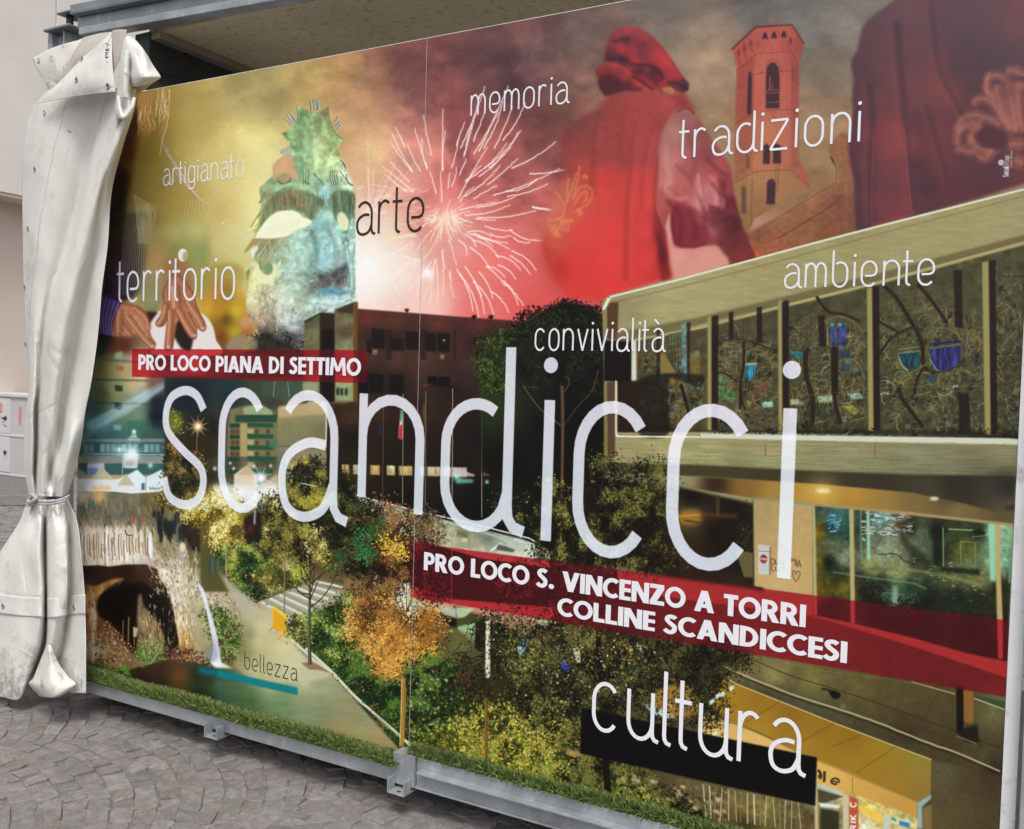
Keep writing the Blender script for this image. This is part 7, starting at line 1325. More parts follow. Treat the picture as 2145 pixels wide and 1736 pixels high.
# ---------------------------------------------------------------- galvanised stage frame
MZ = mat('galvanised_steel', (.37, .395, .42), .55, .45, vary=.2, scale=8, bump=.3, bscale=150, stain=(.56, .58, .60), sscale=16, samt=.55, fine=.08)
MZD = mat('darker_galvanised_steel', (.22, .25, .27), .6, .35, vary=.25, scale=6, bump=.3, bscale=120, stain=(.10, .10, .10), sscale=9, samt=.5)
MDK = mat('dark_painted_steel', (.035, .037, .04), .6, .2, vary=.3)
FR = thing('stage_frame', 'galvanised steel frame of a market stage holding the printed hoarding', 'stage frame', (0, 0, 0))
# front beam, very slightly sloping
A_ = hit(164.6, 73.5, 1, -.03); B_ = hit(510, 13, 1, -.03); sl = math.atan2(B_[2]-A_[2], B_[0]-A_[0])
TB = Matrix.Translation(tuple(A_)) @ Matrix.Rotation(-sl, 4, 'Y')
def beam_part(name, bs, m, bev=.003):
    return adopt(boxes(name, bs, m, bev=bev, M=TB), FR)
beam_part('beam', [(0, 0, .002, 4.6, .07, .036), (-.055, .03, .044, 4.6, .11, .100)], MZ)
beam_part('flange', [(-.055, -.012, .102, 4.6, .13, .108)], MZD); beam_part('lip', [(-.055, -.012, .109, 4.6, -.006, .146), (-.01, .012, .036, 4.6, .028, .044)], MZD, .001)  # flange and lip: underside shade put into a darker steel colour
adopt(boxes('beam', [(-1.76, .04, 3.0, -1.66, 2.5, 3.19)], MDK), FR); adopt(boxes('beam', [(-2.1, 2.42, 3.0, 2.2, 2.5, 3.19)], MDK), FR)
adopt(boxes('beam', [(.69, .12, 3.10, .74, 2.4, 3.185)], MDK), FR)
adopt(boxes('flange', [(-1.78, .04, 2.955, -1.64, 2.5, 2.962), (-1.76, .05, 3.02, -1.655, 2.5, 3.03)], MDK, bev=0), FR)
MCE = mat('spotted_plywood', (.70, .60, .39), .8, vary=.1, scale=2.5, stain=(.30, .22, .12), sscale=26, samt=.75, bump=.2, bscale=40)
adopt(boxes('ceiling_board', [(-1.70, .07, 3.19, 2.6, 2.6, 3.215)], MCE, bev=.002), FR)
adopt(boxes('batten', [(-1.735, .05, 3.155, -1.60, 2.5, 3.188)], mat('weathered_wood', (.26, .22, .16), .8, vary=.15), bev=.003), FR)
for y in (.25, .8): adopt(boxes('bolt', [(-1.67, y, 3.143, -1.65, y+.02, 3.156)], MDK, bev=.003), FR)
# corner post left with its plates
h0 = hit(94, 65, 1, -.02); h1 = hit(163, 65, 1, -.02); hp0 = hit(100, 90, 1, 0.); hp1 = hit(130, 90, 1, 0.)
adopt(boxes('post', [(hp0[0], .0, -.05, hp0[0]+.034, .085, h0[2]-.008), (hp0[0]+.03, .035, -.05, hp0[0]+.125, .045, h0[2]-.008), (hp0[0]+.12, .0, -.05, hp0[0]+.13, .085, h0[2]-.008)], MZ), FR)
adopt(boxes('plate', [(h0[0], -.03, h0[2]-.006, h0[0]+.20, .12, h0[2]+.006)], MZD, bev=.003), FR)
g0 = hit(122, 30, 1, 0.); adopt(boxes('plate', [(g0[0], -.01, g0[2]-.004, g0[0]+.12, .10, g0[2]+.005)], MZD, bev=.003), FR)
adopt(tube('bolt', [(g0[0]+.05, .03, h0[2]), (g0[0]+.05, .03, g0[2])], .018, MDK, sm=False), FR)
adopt(boxes('post', [(2.062, -.045, -.08, 2.20, .06, 3.1)], MZ, bev=.004), FR)
# bottom rail, left box section and right channel with a ledge
adopt(boxes('rail', [(-2.14, -.052, .028, -.075, .03, .098)], MZ, bev=.004), FR)
adopt(boxes('rail', [(.030, -.045, .03, 2.10, .03, .145), (.030, -.058, .028, 2.10, -.04, .036)], MZ, bev=.003), FR)
adopt(boxes('ledge', [(.055, -.086, .098, 2.10, -.0455, .106)], MZ, bev=.002), FR)
adopt(boxes('post', [(-.072, -.060, .028, .027, .02, .150)], MZ, bev=.003), FR)
def lug(x, y=-.06):
    adopt(boxes('lug', [(x-.040, y-.045, .012, x-.035, y, .066), (x+.035, y-.045, .012, x+.040, y, .066), (x-.040, y-.045, .009, x+.040, y+.05, .0135)], MZ, bev=.0012), FR)
    adopt(mesh('bolt_hole_shade', [(x+.010*math.cos(t), y-.022+.007*math.sin(t), .0142) for t in np.linspace(0, 6.28, 12)[:-1]], [tuple(range(11))], MDK), FR)  # dark disc on the solid plate, painted as the shade in its hole
xl = hit(445, 1528, 1, -.09)[0]; lug(xl, -.056); lug(-.022, -.064); lug(1.5, -.05)
adopt(boxes('deck_light_block', [(-2.1, .10, -.04, 2.1, 2.5, .09)], MDK), FR)  # unseen floor, added and deepened to block light under the rail
# ---------------------------------------------------------------- artificial turf
def turf(x0, x1, z0, y0, y1, n, seed, lab):
    R_ = np.random.RandomState(seed)
    m = bpy.data.materials.new('turf_blades'); m.use_nodes = True; t = m.node_tree; b = t.nodes['Principled BSDF']; b.inputs['Roughness'].default_value = .55; b.inputs['Specular IOR Level'].default_value = .3
    at = t.nodes.new('ShaderNodeAttribute'); at.attribute_name = 'tint'; rp = t.nodes.new('ShaderNodeValToRGB'); e = rp.color_ramp.elements
    e[0].color = (.05, .08, .02, 1); e[1].color = (.40, .44, .18, 1); k = e.new(.45); k.color = (.12, .19, .045, 1); k = e.new(.75); k.color = (.20, .27, .075, 1)
    t.links.new(at.outputs['Fac'], rp.inputs[0]); t.links.new(rp.outputs[0], b.inputs['Base Color'])
    x = R_.uniform(x0, x1, n); y = R_.uniform(y0, y1, n); h = R_.uniform(.018, .044, n); az = R_.uniform(0, 2*np.pi, n); ln = R_.uniform(.004, .026, n)
    z = z0+.004*np.sin(x*9)+R_.uniform(-.012, .008, n)*(y < y0+.012); w = R_.uniform(.0013, .0027, n); wa = R_.uniform(0, np.pi, n)
    dx = ln*np.cos(az); dy = ln*np.sin(az)-.012*R_.rand(n)-.01*(y < y0+.01); wx = w*np.cos(wa); wy = w*np.sin(wa)
    zt = z+h*np.where(y < y0+.012, R_.uniform(-.2, .8, n), 1)
    V = np.stack([np.stack([x-wx, y-wy, z], 1), np.stack([x+wx, y+wy, z], 1), np.stack([x+dx*.4+wx*.8, y+dy*.4+wy*.8, z+(zt-z)*.6], 1), np.stack([x+dx*.4-wx*.8, y+dy*.4-wy*.8, z+(zt-z)*.6], 1), np.stack([x+dx, y+dy, zt], 1)], 1).reshape(-1, 3)
    F = []
    for i in range(n): k = i*5; F += [(k, k+1, k+2, k+3), (k+3, k+2, k+4)]
    i0 = len(V); V = np.concatenate([V, [(x0, y0+.004, z0-.004), (x1, y0+.004, z0-.004), (x1, y1, z0-.002), (x0, y1, z0-.002), (x0, y0+.003, z0-.016), (x1, y0+.003, z0-.016)]]); F += [(i0, i0+1, i0+2, i0+3), (i0+4, i0+5, i0+1, i0)]
    me = bpy.data.meshes.new('artificial_turf'); me.from_pydata([tuple(v) for v in V.tolist()], [], F)
    a = me.attributes.new('tint', 'FLOAT', 'POINT'); tv = np.concatenate([np.repeat(R_.rand(n), 5), np.full(6, .02)]); tv[:n*5].reshape(n, 5)[:, 4] += .15; a.data.foreach_set('value', tv.astype(np.float32)); me.update()
    return tag(link('artificial_turf', me, m), lab, 'artificial turf', 'stuff')
turf(-2.10, -.045, .104, -.062, -.002, 30000, 1, 'thick strip of artificial turf on the left rail under the hoarding')
turf(-.02, 2.09, .150, -.040, -.002, 21000, 2, 'thin strip of artificial turf along the right rail under the hoarding')
# ---------------------------------------------------------------- gathered white tarpaulin
MPVC = mat('white_pvc_tarpaulin', (.70, .685, .65), .66, spec=.25, vary=.05, scale=5, bump=.7, bscale=7, bdist=.009, stain=(.42, .40, .36), sscale=5, samt=.55, fine=.05)
MPVD = mat('grubby_white_tarpaulin', (.66, .64, .59), .6, spec=.4, vary=.06, scale=5, bump=.5, bscale=14, stain=(.13, .12, .10), sscale=13, samt=.75)
_t = MPVC.node_tree; _b = _t.nodes['Principled BSDF']; _src = _b.inputs['Base Color'].links[0].from_socket   # splashed dirt on the hem
_g = _t.nodes.new('ShaderNodeNewGeometry'); _sx = _t.nodes.new('ShaderNodeSeparateXYZ'); _t.links.new(_g.outputs['Position'], _sx.inputs[0])
_r = _t.nodes.new('ShaderNodeMapRange'); _r.inputs[1].default_value = .34; _r.inputs[2].default_value = -.02; _r.inputs[3].default_value = 0; _r.inputs[4].default_value = .34; _t.links.new(_sx.outputs[2], _r.inputs[0])
_nz = _t.nodes.new('ShaderNodeTexNoise'); _nz.inputs['Scale'].default_value = 26; _nz.inputs['Detail'].default_value = 8; _nz.inputs['Roughness'].default_value = .7; _t.links.new(_g.outputs['Position'], _nz.inputs['Vector'])
_m = _t.nodes.new('ShaderNodeMath'); _m.operation = 'ADD'; _t.links.new(_r.outputs[0], _m.inputs[0]); _t.links.new(_nz.outputs[0], _m.inputs[1])
_q = _t.nodes.new('ShaderNodeMapRange'); _q.inputs[1].default_value = .66; _q.inputs[2].default_value = .86; _q.inputs[3].default_value = 0; _q.inputs[4].default_value = .7; _t.links.new(_m.outputs[0], _q.inputs[0])
_x = _t.nodes.new('ShaderNodeMix'); _x.data_type = 'RGBA'; _x.inputs[7].default_value = (.20, .185, .165, 1); _t.links.new(_q.outputs[0], _x.inputs[0]); _t.links.new(_src, _x.inputs[6]); _t.links.new(_x.outputs[2], _b.inputs['Base Color'])
MEY = mat('zinc_eyelet', (.42, .43, .44), .4, .7, vary=.1); MHO = mat('eyelet_shadow', (.05, .05, .05), .9, vary=.05)
TARP = thing('tarpaulin_curtain', 'white tarpaulin curtain gathered and tied with a cord at the left end of the stage', 'curtain', (-2.1, -.15, 0))
def cr1(a, t):
    n = len(a)-1; x = t*n; i = np.clip(x.astype(int), 0, n-1); f = (x-i)[:, None]
    g = lambda k: a[np.clip(k, 0, n)]
    p0, p1, p2, p3 = g(i-1), g(i), g(i+1), g(i+2)
    return .5*((2*p1)+(-p0+p2)*f+(2*p0-5*p1+4*p2-p3)*f*f+(-p0+3*p1-3*p2+p3)*f**3)
def patch(name, rows, base, m, nu=72, nv=90, th=.0018, wr=.0, seed=0, parent=None):
    """rows: lists of (x, y, depth in cm towards the street), traced control net -> real cloth surface with thickness"""
    G = np.array(rows, float); u = np.linspace(0, 1, nu); v = np.linspace(0, 1, nv)
    A = np.stack([cr1(r, u) for r in G]); B = np.stack([cr1(A[:, j], v) for j in range(nu)], 1)
    R_ = np.random.RandomState(seed); V = []
    ph = R_.uniform(0, 6, 8); kk = R_.uniform(3, 11, 8)
    xs_, ys_ = B[..., 0], B[..., 1]; CR_ = np.zeros(xs_.shape); hgt = ys_.max()-ys_.min()
    for _c in range(int(nu*nv/330) if wr > .03 else 0):
        ci, cj = R_.randint(nv), R_.randint(nu); a_ = R_.choice([R_.normal(1.75, .25), R_.uniform(0, 3.14)], p=[.7, .3]); L_ = R_.uniform(8, 46)*min(1, hgt/300+.25); sg = R_.uniform(1.2, 3)
        dx_, dy_ = xs_-xs_[ci, cj], ys_-ys_[ci, cj]; al = dx_*math.cos(a_)+dy_*math.sin(a_); ac = -dx_*math.sin(a_)+dy_*math.cos(a_)+.004*al*al*R_.uniform(-1, 1)
        CR_ += R_.choice([-1, 1])*R_.uniform(.08, .38)*np.exp(-np.abs(ac)/sg)*np.exp(-(al/L_)**2)
    for i in range(nv):
        for j in range(nu):
            x, y, d = B[i, j]; d = d+CR_[i, j]
            w = wr*sum(math.sin(kk[q_]*(x*.012+(y*.006)*(q_ % 3-1))+ph[q_]) for q_ in range(5))
            V.append(hit(x, y, 1, base-(d*1.35+w)*.01))
    F = [(i*nu+j, (i+1)*nu+j, (i+1)*nu+j+1, i*nu+j+1) for i in range(nv-1) for j in range(nu-1)]
    o = mesh(name, V, F, m, None, True); adopt(o, parent or TARP)
    nr = np.array([v.normal[:] for v in o.data.vertices]); PV = np.array(V); fl = ((PV-CAM)*nr).sum(1) > 0; nr[fl] *= -1
    SURF.append((B.reshape(-1, 3)[:, :2], PV, nr))
    md = o.modifiers.new('thickness', 'SOLIDIFY'); md.thickness = th; md.offset = 0
    return o
SURF = []
def on_cloth(x, y, off=.001):
    """front-most cloth point behind artwork px (x, y), with its normal"""
    best = None
    for uvp, PV, nr in SURF:
        d = np.hypot(uvp[:, 0]-x, uvp[:, 1]-y); i = int(d.argmin())
        if d[i] < 5:
            k = np.argsort(d)[:4]; p = PV[k].mean(0); n = nr[k].mean(0); n /= np.linalg.norm(n)
            dist = np.linalg.norm(p-CAM)
            if best is None or dist < best[0]: best = (dist, p, n)
    if best is None: return hit(x, y, 1, -.17), np.array([0, -1., 0])
    r = ray(x, y); t = (best[1]-CAM).dot(best[2])/r.dot(best[2]) if abs(r.dot(best[2])) > .15 else best[0]
    return CAM+r*(t-off)+best[2]*.0012, best[2]
def row(y, xs, ds): return [(x, y, d) for x, d in zip(xs, ds)]
BODY = [row(185, [103,124,150,190,215,232,246,258,268,277,286], [0,1,2,2,.5,2.5,4,3,1,4,2]),
 row(230, [68,90,128,170,208,226,240,250,258,268,281], [-2,0,2,1,-.5,2,5,5,2,4,1]),
 row(300, [50,82,114,152,190,202,220,234,242,250,259], [-3,1,2.5,1,-1.5,2,4,4.5,5,4,0]),
 row(400, [47,72,96,132,168,182,198,208,216,224,234], [-3,1,3,1,-2,3,4.5,4,2,1,-1]),
 row(510, [48,64,80,112,143,156,172,188,198,210,226], [-3,1,3,1,-2,4,5,3,0,-1,-2]),
 row(600, [50,62,76,94,113,128,145,162,178,194,214], [-3,0,2,1,-1,4,5.5,4,-.5,-1,-1]),
 row(700, [55,63,72,82,92,104,120,138,156,178,205], [-3,0,2,1,-1,4,6,4.5,-1,-1.5,0]),
 row(800, [60,66,74,80,86,96,108,122,138,162,191], [-3,1,2,-1,-1,3,5.5,4.5,-1.5,-1,2]),
 row(860, [56,61,68,75,83,91,102,115,131,154,179], [-3,1,3,-2,0,3,5,4,-1.5,1,1]),
 row(920, [51,59,68,74,80,88,98,110,126,147,171], [-3,0,3,-2.5,-1,3,4,3,-2,3.5,-1]),
 row(990, [53,60,67,73,79,87,97,106,118,136,156], [-3,0,2,-2.5,0,3,2,-1.5,2,3,-2]),
 row(1040, [62,67,72,77,82,90,99,107,116,128,139], [-2,0,1,-1,1,2,0,1.5,-1,1.5,-1])]
patch('drape', BODY, -.13, MPVC, 130, 230, wr=.10, seed=3)
SK = [row(1046, [61,67,73,79,86,93,101,110,119,128,136,143], [-1,1,-.5,1,0,1.5,-.5,1.5,-.5,1,0,-1]),
 row(1064, [52,62,70,78,86,94,101,110,120,131,142,150], [-1,2,0,2,.5,2,-1,3,0,2,-2,-1]),
 row(1100, [37,50,62,74,86,94,101,112,124,138,146,163], [-2,2,3,3.5,4,-1.5,2,4,3,1,-3,0]),
 row(1160, [-2,20,40,60,84,95,101,114,130,141,146,170], [-3,3,5,5,5,-2.5,3,4.5,3.5,2,-3.5,1]),
 row(1240, [-45,-8,30,60,88,96,101,116,134,141,146,177], [-3,4,5.5,5,5.5,-2.5,3,4.5,3.5,2.5,-3,1]),
 row(1300, [-55,-12,28,58,86,96,101,112,126,136,142,179], [-3,4,6,5.5,5,-2.5,3,5,3,-1,-2.5,1.5]),
 row(1350, [-60,-14,24,52,80,92,98,106,118,130,138,180], [-3,4,6,6,4.5,-3,2,4.5,2,-2,-2,2]),
 row(1385, [-62,-16,20,46,70,80,88,98,112,124,134,180], [-3,4,6,6,3.5,-3,1,3,1,-2,-1.5,2]),
 [(-62,1444,-3),(-20,1456,4),(8,1461,6),(36,1466,6),(52,1448,4),(64,1420,-2),(76,1430,-2.5),(90,1440,-2),(108,1444,-2),(128,1440,-2),(146,1450,0),(180,1452,2)]]
patch('skirt', SK, -.14, MPVC, 140, 150, wr=.12, seed=5)
# dirty tail of the middle fold, in front of the skirt
patch('tail', [[(98,1352,4.6),(102,1350,5.2),(107,1352,4.6)], [(84,1385,4),(103,1380,6.5),(120,1385,4)], [(70,1420,4),(104,1414,8),(142,1416,3)], [(61,1432,4),(106,1440,9),(156,1428,3)], [(78,1452,3),(112,1458,8.5),(158,1436,3)], [(84,1458,2),(114,1461,7.5),(140,1452,3)]], -.14, MPVD, 40, 40, wr=.1, seed=8)
# hem band with a raised lower edge
HB = []
for y0_, lift in ((1252, .25), (1272, .35), (1292, .55)):
    HB.append([(x, y0_+dy, d+lift) for x, dy, d in zip([-47,-10,29,59,87,96.3,101,113,129,138.5,143.5,178.5], [-12,-9,-4,-1,0,2,2,1,-1,-3,-4,-7], [-3,4,5.8,5.3,5.2,-2.4,3.1,4.9,3.2,.6,-2.5,1.4])])
patch('hem_band', HB, -.14, MPVC, 110, 12, wr=.02, seed=5, th=.002)
# folded top: underside with shade put into its grey, left wing, bright flap, right pouch
L0 = lambda *v: [tuple(p) for p in q('L0', *v)]
def net(r, vals):
    """vals: rows of (x, y, d) in zoomed coordinates"""
    return [[(*q(r, x, y)[0], d) for x, y, d in rw] for rw in vals]
patch('wing', net('L0', [[(232,418,-1),(350,352,0),(460,312,0),(575,283,-1),(640,268,-1)], [(255,470,0),(360,430,1),(460,390,.5),(560,350,0),(640,310,0)], [(300,550,0),(370,520,1),(440,490,1),(520,440,0),(600,400,0)], [(345,625,0),(380,610,.6),(430,575,.5),(480,540,0),(560,500,0)], [(352,655,0),(385,640,0),(420,610,0),(470,580,0),(540,540,0)]]), -.13, MPVD, 40, 30, wr=.08, seed=11)
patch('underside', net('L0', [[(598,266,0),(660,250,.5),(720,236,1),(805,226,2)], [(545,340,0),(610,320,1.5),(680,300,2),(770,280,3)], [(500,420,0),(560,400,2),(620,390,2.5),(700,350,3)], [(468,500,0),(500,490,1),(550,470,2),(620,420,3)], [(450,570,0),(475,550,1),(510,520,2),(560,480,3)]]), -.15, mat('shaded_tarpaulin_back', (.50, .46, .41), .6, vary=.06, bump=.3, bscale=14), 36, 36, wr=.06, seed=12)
patch('flap', net('L0', [[(792,234,4),(795,236,4.2),(797,238,4.3),(799,240,4)], [(700,318,4),(735,316,5),(765,314,5),(797,316,4.5)], [(590,412,3.5),(670,400,5.5),(740,395,5.8),(799,400,5)], [(480,528,3),(590,500,6),(700,490,6.5),(803,490,5.4)], [(390,615,2.5),(530,575,6),(670,565,7),(810,560,5.8)], [(320,680,2),(480,635,5.5),(640,620,6.8),(815,608,6)], [(268,738,1),(420,708,4.5),(600,676,6),(822,652,6)]]), -.16, MPVC, 60, 70, wr=.07, seed=13)
patch('strap_end', net('L0', [[(800,218,3),(850,210,3.4),(903,212,3)], [(796,300,3),(845,310,3.4),(895,290,3)], [(798,380,3),(835,390,3.4),(872,370,3)], [(802,450,3),(822,450,3.2),(845,440,3)], [(810,520,3),(816,500,3),(822,490,3)]]), -.175, mat('beige_webbing', (.52, .48, .43), .7, vary=.08), 14, 30, wr=.0, seed=14)
patch('pouch', net('L0', [[(868,262,2),(893,250,3),(915,256,3),(945,270,2),(975,292,1)], [(862,330,2.5),(905,315,5),(960,320,5),(1010,340,4),(1045,385,1)], [(866,400,3),(910,390,5.5),(975,400,5.5),(1035,430,5),(1082,450,1)], [(872,470,3),(925,470,4.5),(985,480,7),(1050,500,6),(1115,500,1)], [(890,540,3),(935,545,5),(1000,550,7.5),(1070,550,6.5),(1145,548,1)], [(905,590,2),(940,600,4),(990,598,5.5),(1050,588,4.5),(1120,570,1)], [(925,615,1),(950,616,2.5),(985,614,3),(1040,602,2),(1095,585,0)]]), -.17, MPVC, 60, 60, wr=.14, seed=15)
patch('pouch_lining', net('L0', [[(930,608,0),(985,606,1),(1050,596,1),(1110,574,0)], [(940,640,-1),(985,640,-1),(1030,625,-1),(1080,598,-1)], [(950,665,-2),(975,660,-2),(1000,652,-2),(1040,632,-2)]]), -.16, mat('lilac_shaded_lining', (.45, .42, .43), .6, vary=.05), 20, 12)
patch('roll', net('L0', [[(868,372,4),(882,355,6.5),(900,352,7.5),(925,368,6.5),(936,392,4)], [(852,450,4),(868,445,7),(890,442,8),(915,450,7),(932,460,4)], [(843,560,4),(862,560,7),(886,560,8.2),(915,560,7),(930,565,4)], [(830,680,4),(856,680,7),(885,680,8),(915,680,7),(934,680,4)], [(820,760,4),(850,765,6.5),(885,770,6),(920,770,7),(950,760,5)], [(828,815,4),(850,830,7),(875,842,8),(905,830,8),(945,800,5)], [(840,835,3),(858,846,6),(878,850,7),(902,842,7),(930,820,4)]]), -.165, MPVC, 44, 80, wr=.06, seed=16)
for pts, w_ in (([(848,690,6.8),(850,740,7.2),(862,800,7.6),(880,836,8.2),(910,822,8.2),(940,770,7.8),(958,700,6.4)], .011),):
    adopt(tube('rolled_edge', [hit(*q('L0', a, b_)[0], 1, -.165-d*.0135) for a, b_, d in pts], w_*.7, MPVC), TARP)
# eyelets
def eyelet(x, y, d, hole=MHO, r=.0105):
    c, n = on_cloth(x, y); n = n*.75+np.array([0, -.25, 0]); n /= np.linalg.norm(n)
    u = np.cross(n, [0, 0, 1.]); u /= np.linalg.norm(u); w = np.cross(n, u); V = []; F = []; nm, ns = 20, 8
    for i in range(nm):
        a = 2*math.pi*i/nm
        for k in range(ns):
            b_ = 2*math.pi*k/ns; rr = r+.0034*math.cos(b_); V.append(c+(u*math.cos(a)+w*math.sin(a))*rr+n*(.0026*math.sin(b_)+.001))
    for i in range(nm):
        for k in range(ns): F.append((i*ns+k, i*ns+(k+1) % ns, ((i+1) % nm)*ns+(k+1) % ns, ((i+1) % nm)*ns+k))
    e = mesh('eyelet', V, F, MEY, None, True); adopt(e, TARP)
    hmesh = mesh('eyelet_hole', [c+n*.0016+(u*math.cos(a)+w*math.sin(a))*r*.82 for a in np.linspace(0, 2*math.pi, 15)[:-1]], [tuple(range(14))], hole)
    hmesh.parent = e; hmesh.matrix_parent_inverse = Matrix.Identity(4)
MLT = mat('daylight_wall_seen_through', (.62, .56, .52), .8, vary=.02)
for zx, zy, d, hm in ((279,433,1.6,MLT),(587,418,3.4,MHO),(548,568,8.2,MHO),(770,612,9.6,MHO),(320,803,2.4,MLT),(250,1205,1.6,MHO),(203,1628,.8,MHO)): eyelet(*q('L0', zx, zy)[0], d, hm)
for zx, zy, d in ((180,525,-.6),(182,930,.4)): eyelet(*q('L1', zx, zy)[0], d)
for zx, zy, d in ((25,1280,5.6),(530,1290,2.6)): eyelet(*q('L2', zx, zy)[0], d)
# pen mark "Tend -" with seams and a painted crease line
MPEN = mat('black_marker', (.03, .03, .035), .6, vary=.05)
def pen3(nm, strokes, dd, w, m, r='L0', base=-.16):
    V = []; F = []
    for s in strokes:
        pp = q(r, *s); pp = smooth(pp, 5, False) if len(pp) > 3 else pp; p = np.array([on_cloth(a, b_)[0] for a, b_ in pp])
        a, b2 = ribbon2(p[:, [0, 2]], w); i0 = len(V); n = len(a)
        V += [(v[0], y, v[1]) for v, y in zip(a, p[:, 1])]+[(v[0], y, v[1]) for v, y in zip(b2, p[:, 1])]; F += [(i0+i, i0+i+1, i0+n+i+1, i0+n+i) for i in range(n-1)]
    return adopt(mesh(nm, V, F, m), TARP)
pen3('pen_mark', [(752,308,782,322),(766,314,764,338),(752,352,778,350,770,362,752,358),(750,376,776,374),(752,376,766,388,750,392),(752,410,776,406),(760,398,752,408,764,414),(764,436,764,446)], 7.6, .004, MPEN)
pen3('scuff', [(478,926,506,952),(492,928,514,944)], 3.4, .003, mat('grey_scuff', (.25, .25, .26), .7), base=-.13)
MSE = mat('seam_crease_grey', (.34, .33, .32), .6, vary=.1)
pen3('seam_crease_line', [(468,740,455,800,432,900,405,990,385,1060,368,1160,345,1260,322,1400,300,1520,280,1640,270,1736)], 0, .0016, MSE)
pen3('seam_crease_line', [(290,0,275,150,262,300,232,500,215,700,207,900,203,1120)], 0, .0016, MSE, 'L1')
pen3('seam_crease_line', [(768,668,740,760,706,880)], 0, .0018, MSE)  # dark line along the fold valley, crease shade put into colour
pen3('seam_crease_line', [(-20,1160,60,1185,180,1200,300,1208)], 0, .0012, MSE, 'L2')
# cord with its knot
MCO = mat('grey_cord', (.40, .40, .41), .7, vary=.2, scale=60)
CORD = thing('tie_cord', 'grey cord wound twice round the waist of the gathered tarpaulin with a loose knot', 'cord', (-2.15, -.2, .95))
for k in (0, 1):
    pts = [(64,1044+k*6,-1),(72,1047+k*6,3.2),(90,1050+k*6,4.4),(110,1050+k*5,4.2),(128,1046+k*5,3.6),(141,1040+k*5,1.6),(146,1036+k*5,-3)]
    adopt(tube('loop', [hit(x, y, 1, -.135-d*.0135) for x, y, d in pts], .0062, MCO), CORD)
for pts in ([(60,1040,2),(66,1036,4),(74,1042,4.5),(72,1052,4),(64,1054,4),(60,1046,4)], [(62,1058,3),(68,1050,5),(76,1044,4.6),(70,1038,4.2),(60,1046,3.6)], [(60,1046,4),(57,1054,4.4),(60,1062,4)]):
    adopt(tube('knot', [hit(x, y, 1, -.145-d*.0135) for x, y, d in pts], .0075, MCO), CORD)
# ---------------------------------------------------------------- plastered building, cabinet, ground
MW1 = mat('cream_plaster', (.72, .665, .625), .85, vary=.05, scale=.9, fine=.05, stain=(.66, .60, .55), sscale=.7, samt=.5, bump=.15, bscale=30); MW2 = mat('shaded_tan_plaster', (.64, .54, .47), .85, vary=.03, scale=.7, bump=.15, bscale=30)  # lower wall's darker tan has the shade under the overhang in it
BL = thing('plastered_building', 'pale plastered building with an overhanging cream upper storey left of the stage', 'building', (-12, 8, 0))
zo = hit(0, 401, 0, -12)[2]; yj = hit(117.9, 50, 0, -12)[1]
adopt(boxes('upper_wall', [(-12.6, -6, zo, -12, yj-.006, zo+9)], MW1, bev=.01), BL); adopt(boxes('upper_wall', [(-12.6, yj+.006, zo, -11.992, 40, zo+9)], MW1, bev=.01), BL)
adopt(boxes('lower_wall', [(-14, -6, -.1, -12.55, 40, zo+.1)], MW2, bev=.01), BL)
adopt(boxes('soffit_edge', [(-12.62, -6, zo-.05, -12.02, 40, zo-.002)], MW2, bev=.005), BL)
MCAB = mat('grey_cabinet', (.50, .51, .54), .5, vary=.04, scale=3); MCAL = mat('pale_cabinet_trim', (.6, .61, .62), .5, vary=.04)
GZ = -.085; cb = hit(23, 997, 2, GZ); cx, cy = cb[0], cb[1]
CBT = thing('utility_cabinet', 'grey street cabinet with scribbles and faded pink marks beside the building', 'cabinet', (cx, cy, GZ))
zc = CAM[2]-(817-768)/(997-768)*CAM[2]+.03
def cabbox(nm, b_, m, bev=.008): o = boxes(nm, [b_], m, bev=bev); o.parent = CBT; return o
cz = 1.27
ang = .0
cabbox('plinth', (-1.2, -.01, 0, .75, .5, .04), MCAL); cabbox('body', (-1.18, 0, .04, .73, .48, cz-.05), MCAB); cabbox('lid', (-1.2, -.03, cz-.05, .76, .52, cz), MCAL)
cabbox('rail', (-1.19, -.014, .61, .74, .02, .645), MCAL)
for z0_, z1_ in ((.06, .60), (.655, cz-.07)): cabbox('door', (-1.16, -.012, z0_, -.02, .0, z1_), MCAL, .003)
for z_ in (.36, .89):
    o = tube('lock', [(-.13, -.03, z_), (-.13, -.008, z_)], .03, MHO, sm=False); o.parent = CBT
MPK = mat('faded_pink_paint', (.62, .26, .25), .8, vary=.15)
for x_ in (.18, .42): cabbox('paint_mark', (x_, -.005, .80, x_+.07, -.0005, 1.08), MPK, .001)
cabbox('paint_mark', (-.42, -.016, .98, -.34, -.0125, 1.12), MPK, .001); cabbox('paint_mark', (-.28, -.016, .98, -.22, -.0125, 1.12), MPK, .001)
for i, (x_, z_, a_) in enumerate(((-.3, .95, .4), (-.26, .90, -.5), (-.24, .87, .2), (-.22, .80, .9), (-.2, .78, -.3), (-.42, .93, .1))):
    o = mesh('scribble', [(x_, -.0135, z_), (x_+.09, -.0135, z_+.09*a_), (x_+.09, -.0135, z_+.09*a_+.012), (x_, -.0135, z_+.012)], [(0, 1, 2, 3)], MPEN); o.parent = CBT
MGR = mat('sandy_joint_fill', (.165, .153, .146), .95, vary=.25, scale=14, bump=.6, bscale=240, fine=.2)
G = mesh('pavement', [(-30, -6, 0), (40, -6, 0), (40, 60, 0), (-30, 60, 0)], [(0, 1, 2, 3)], MGR, loc=(0, 0, GZ-.0045)); G['kind'] = 'structure'
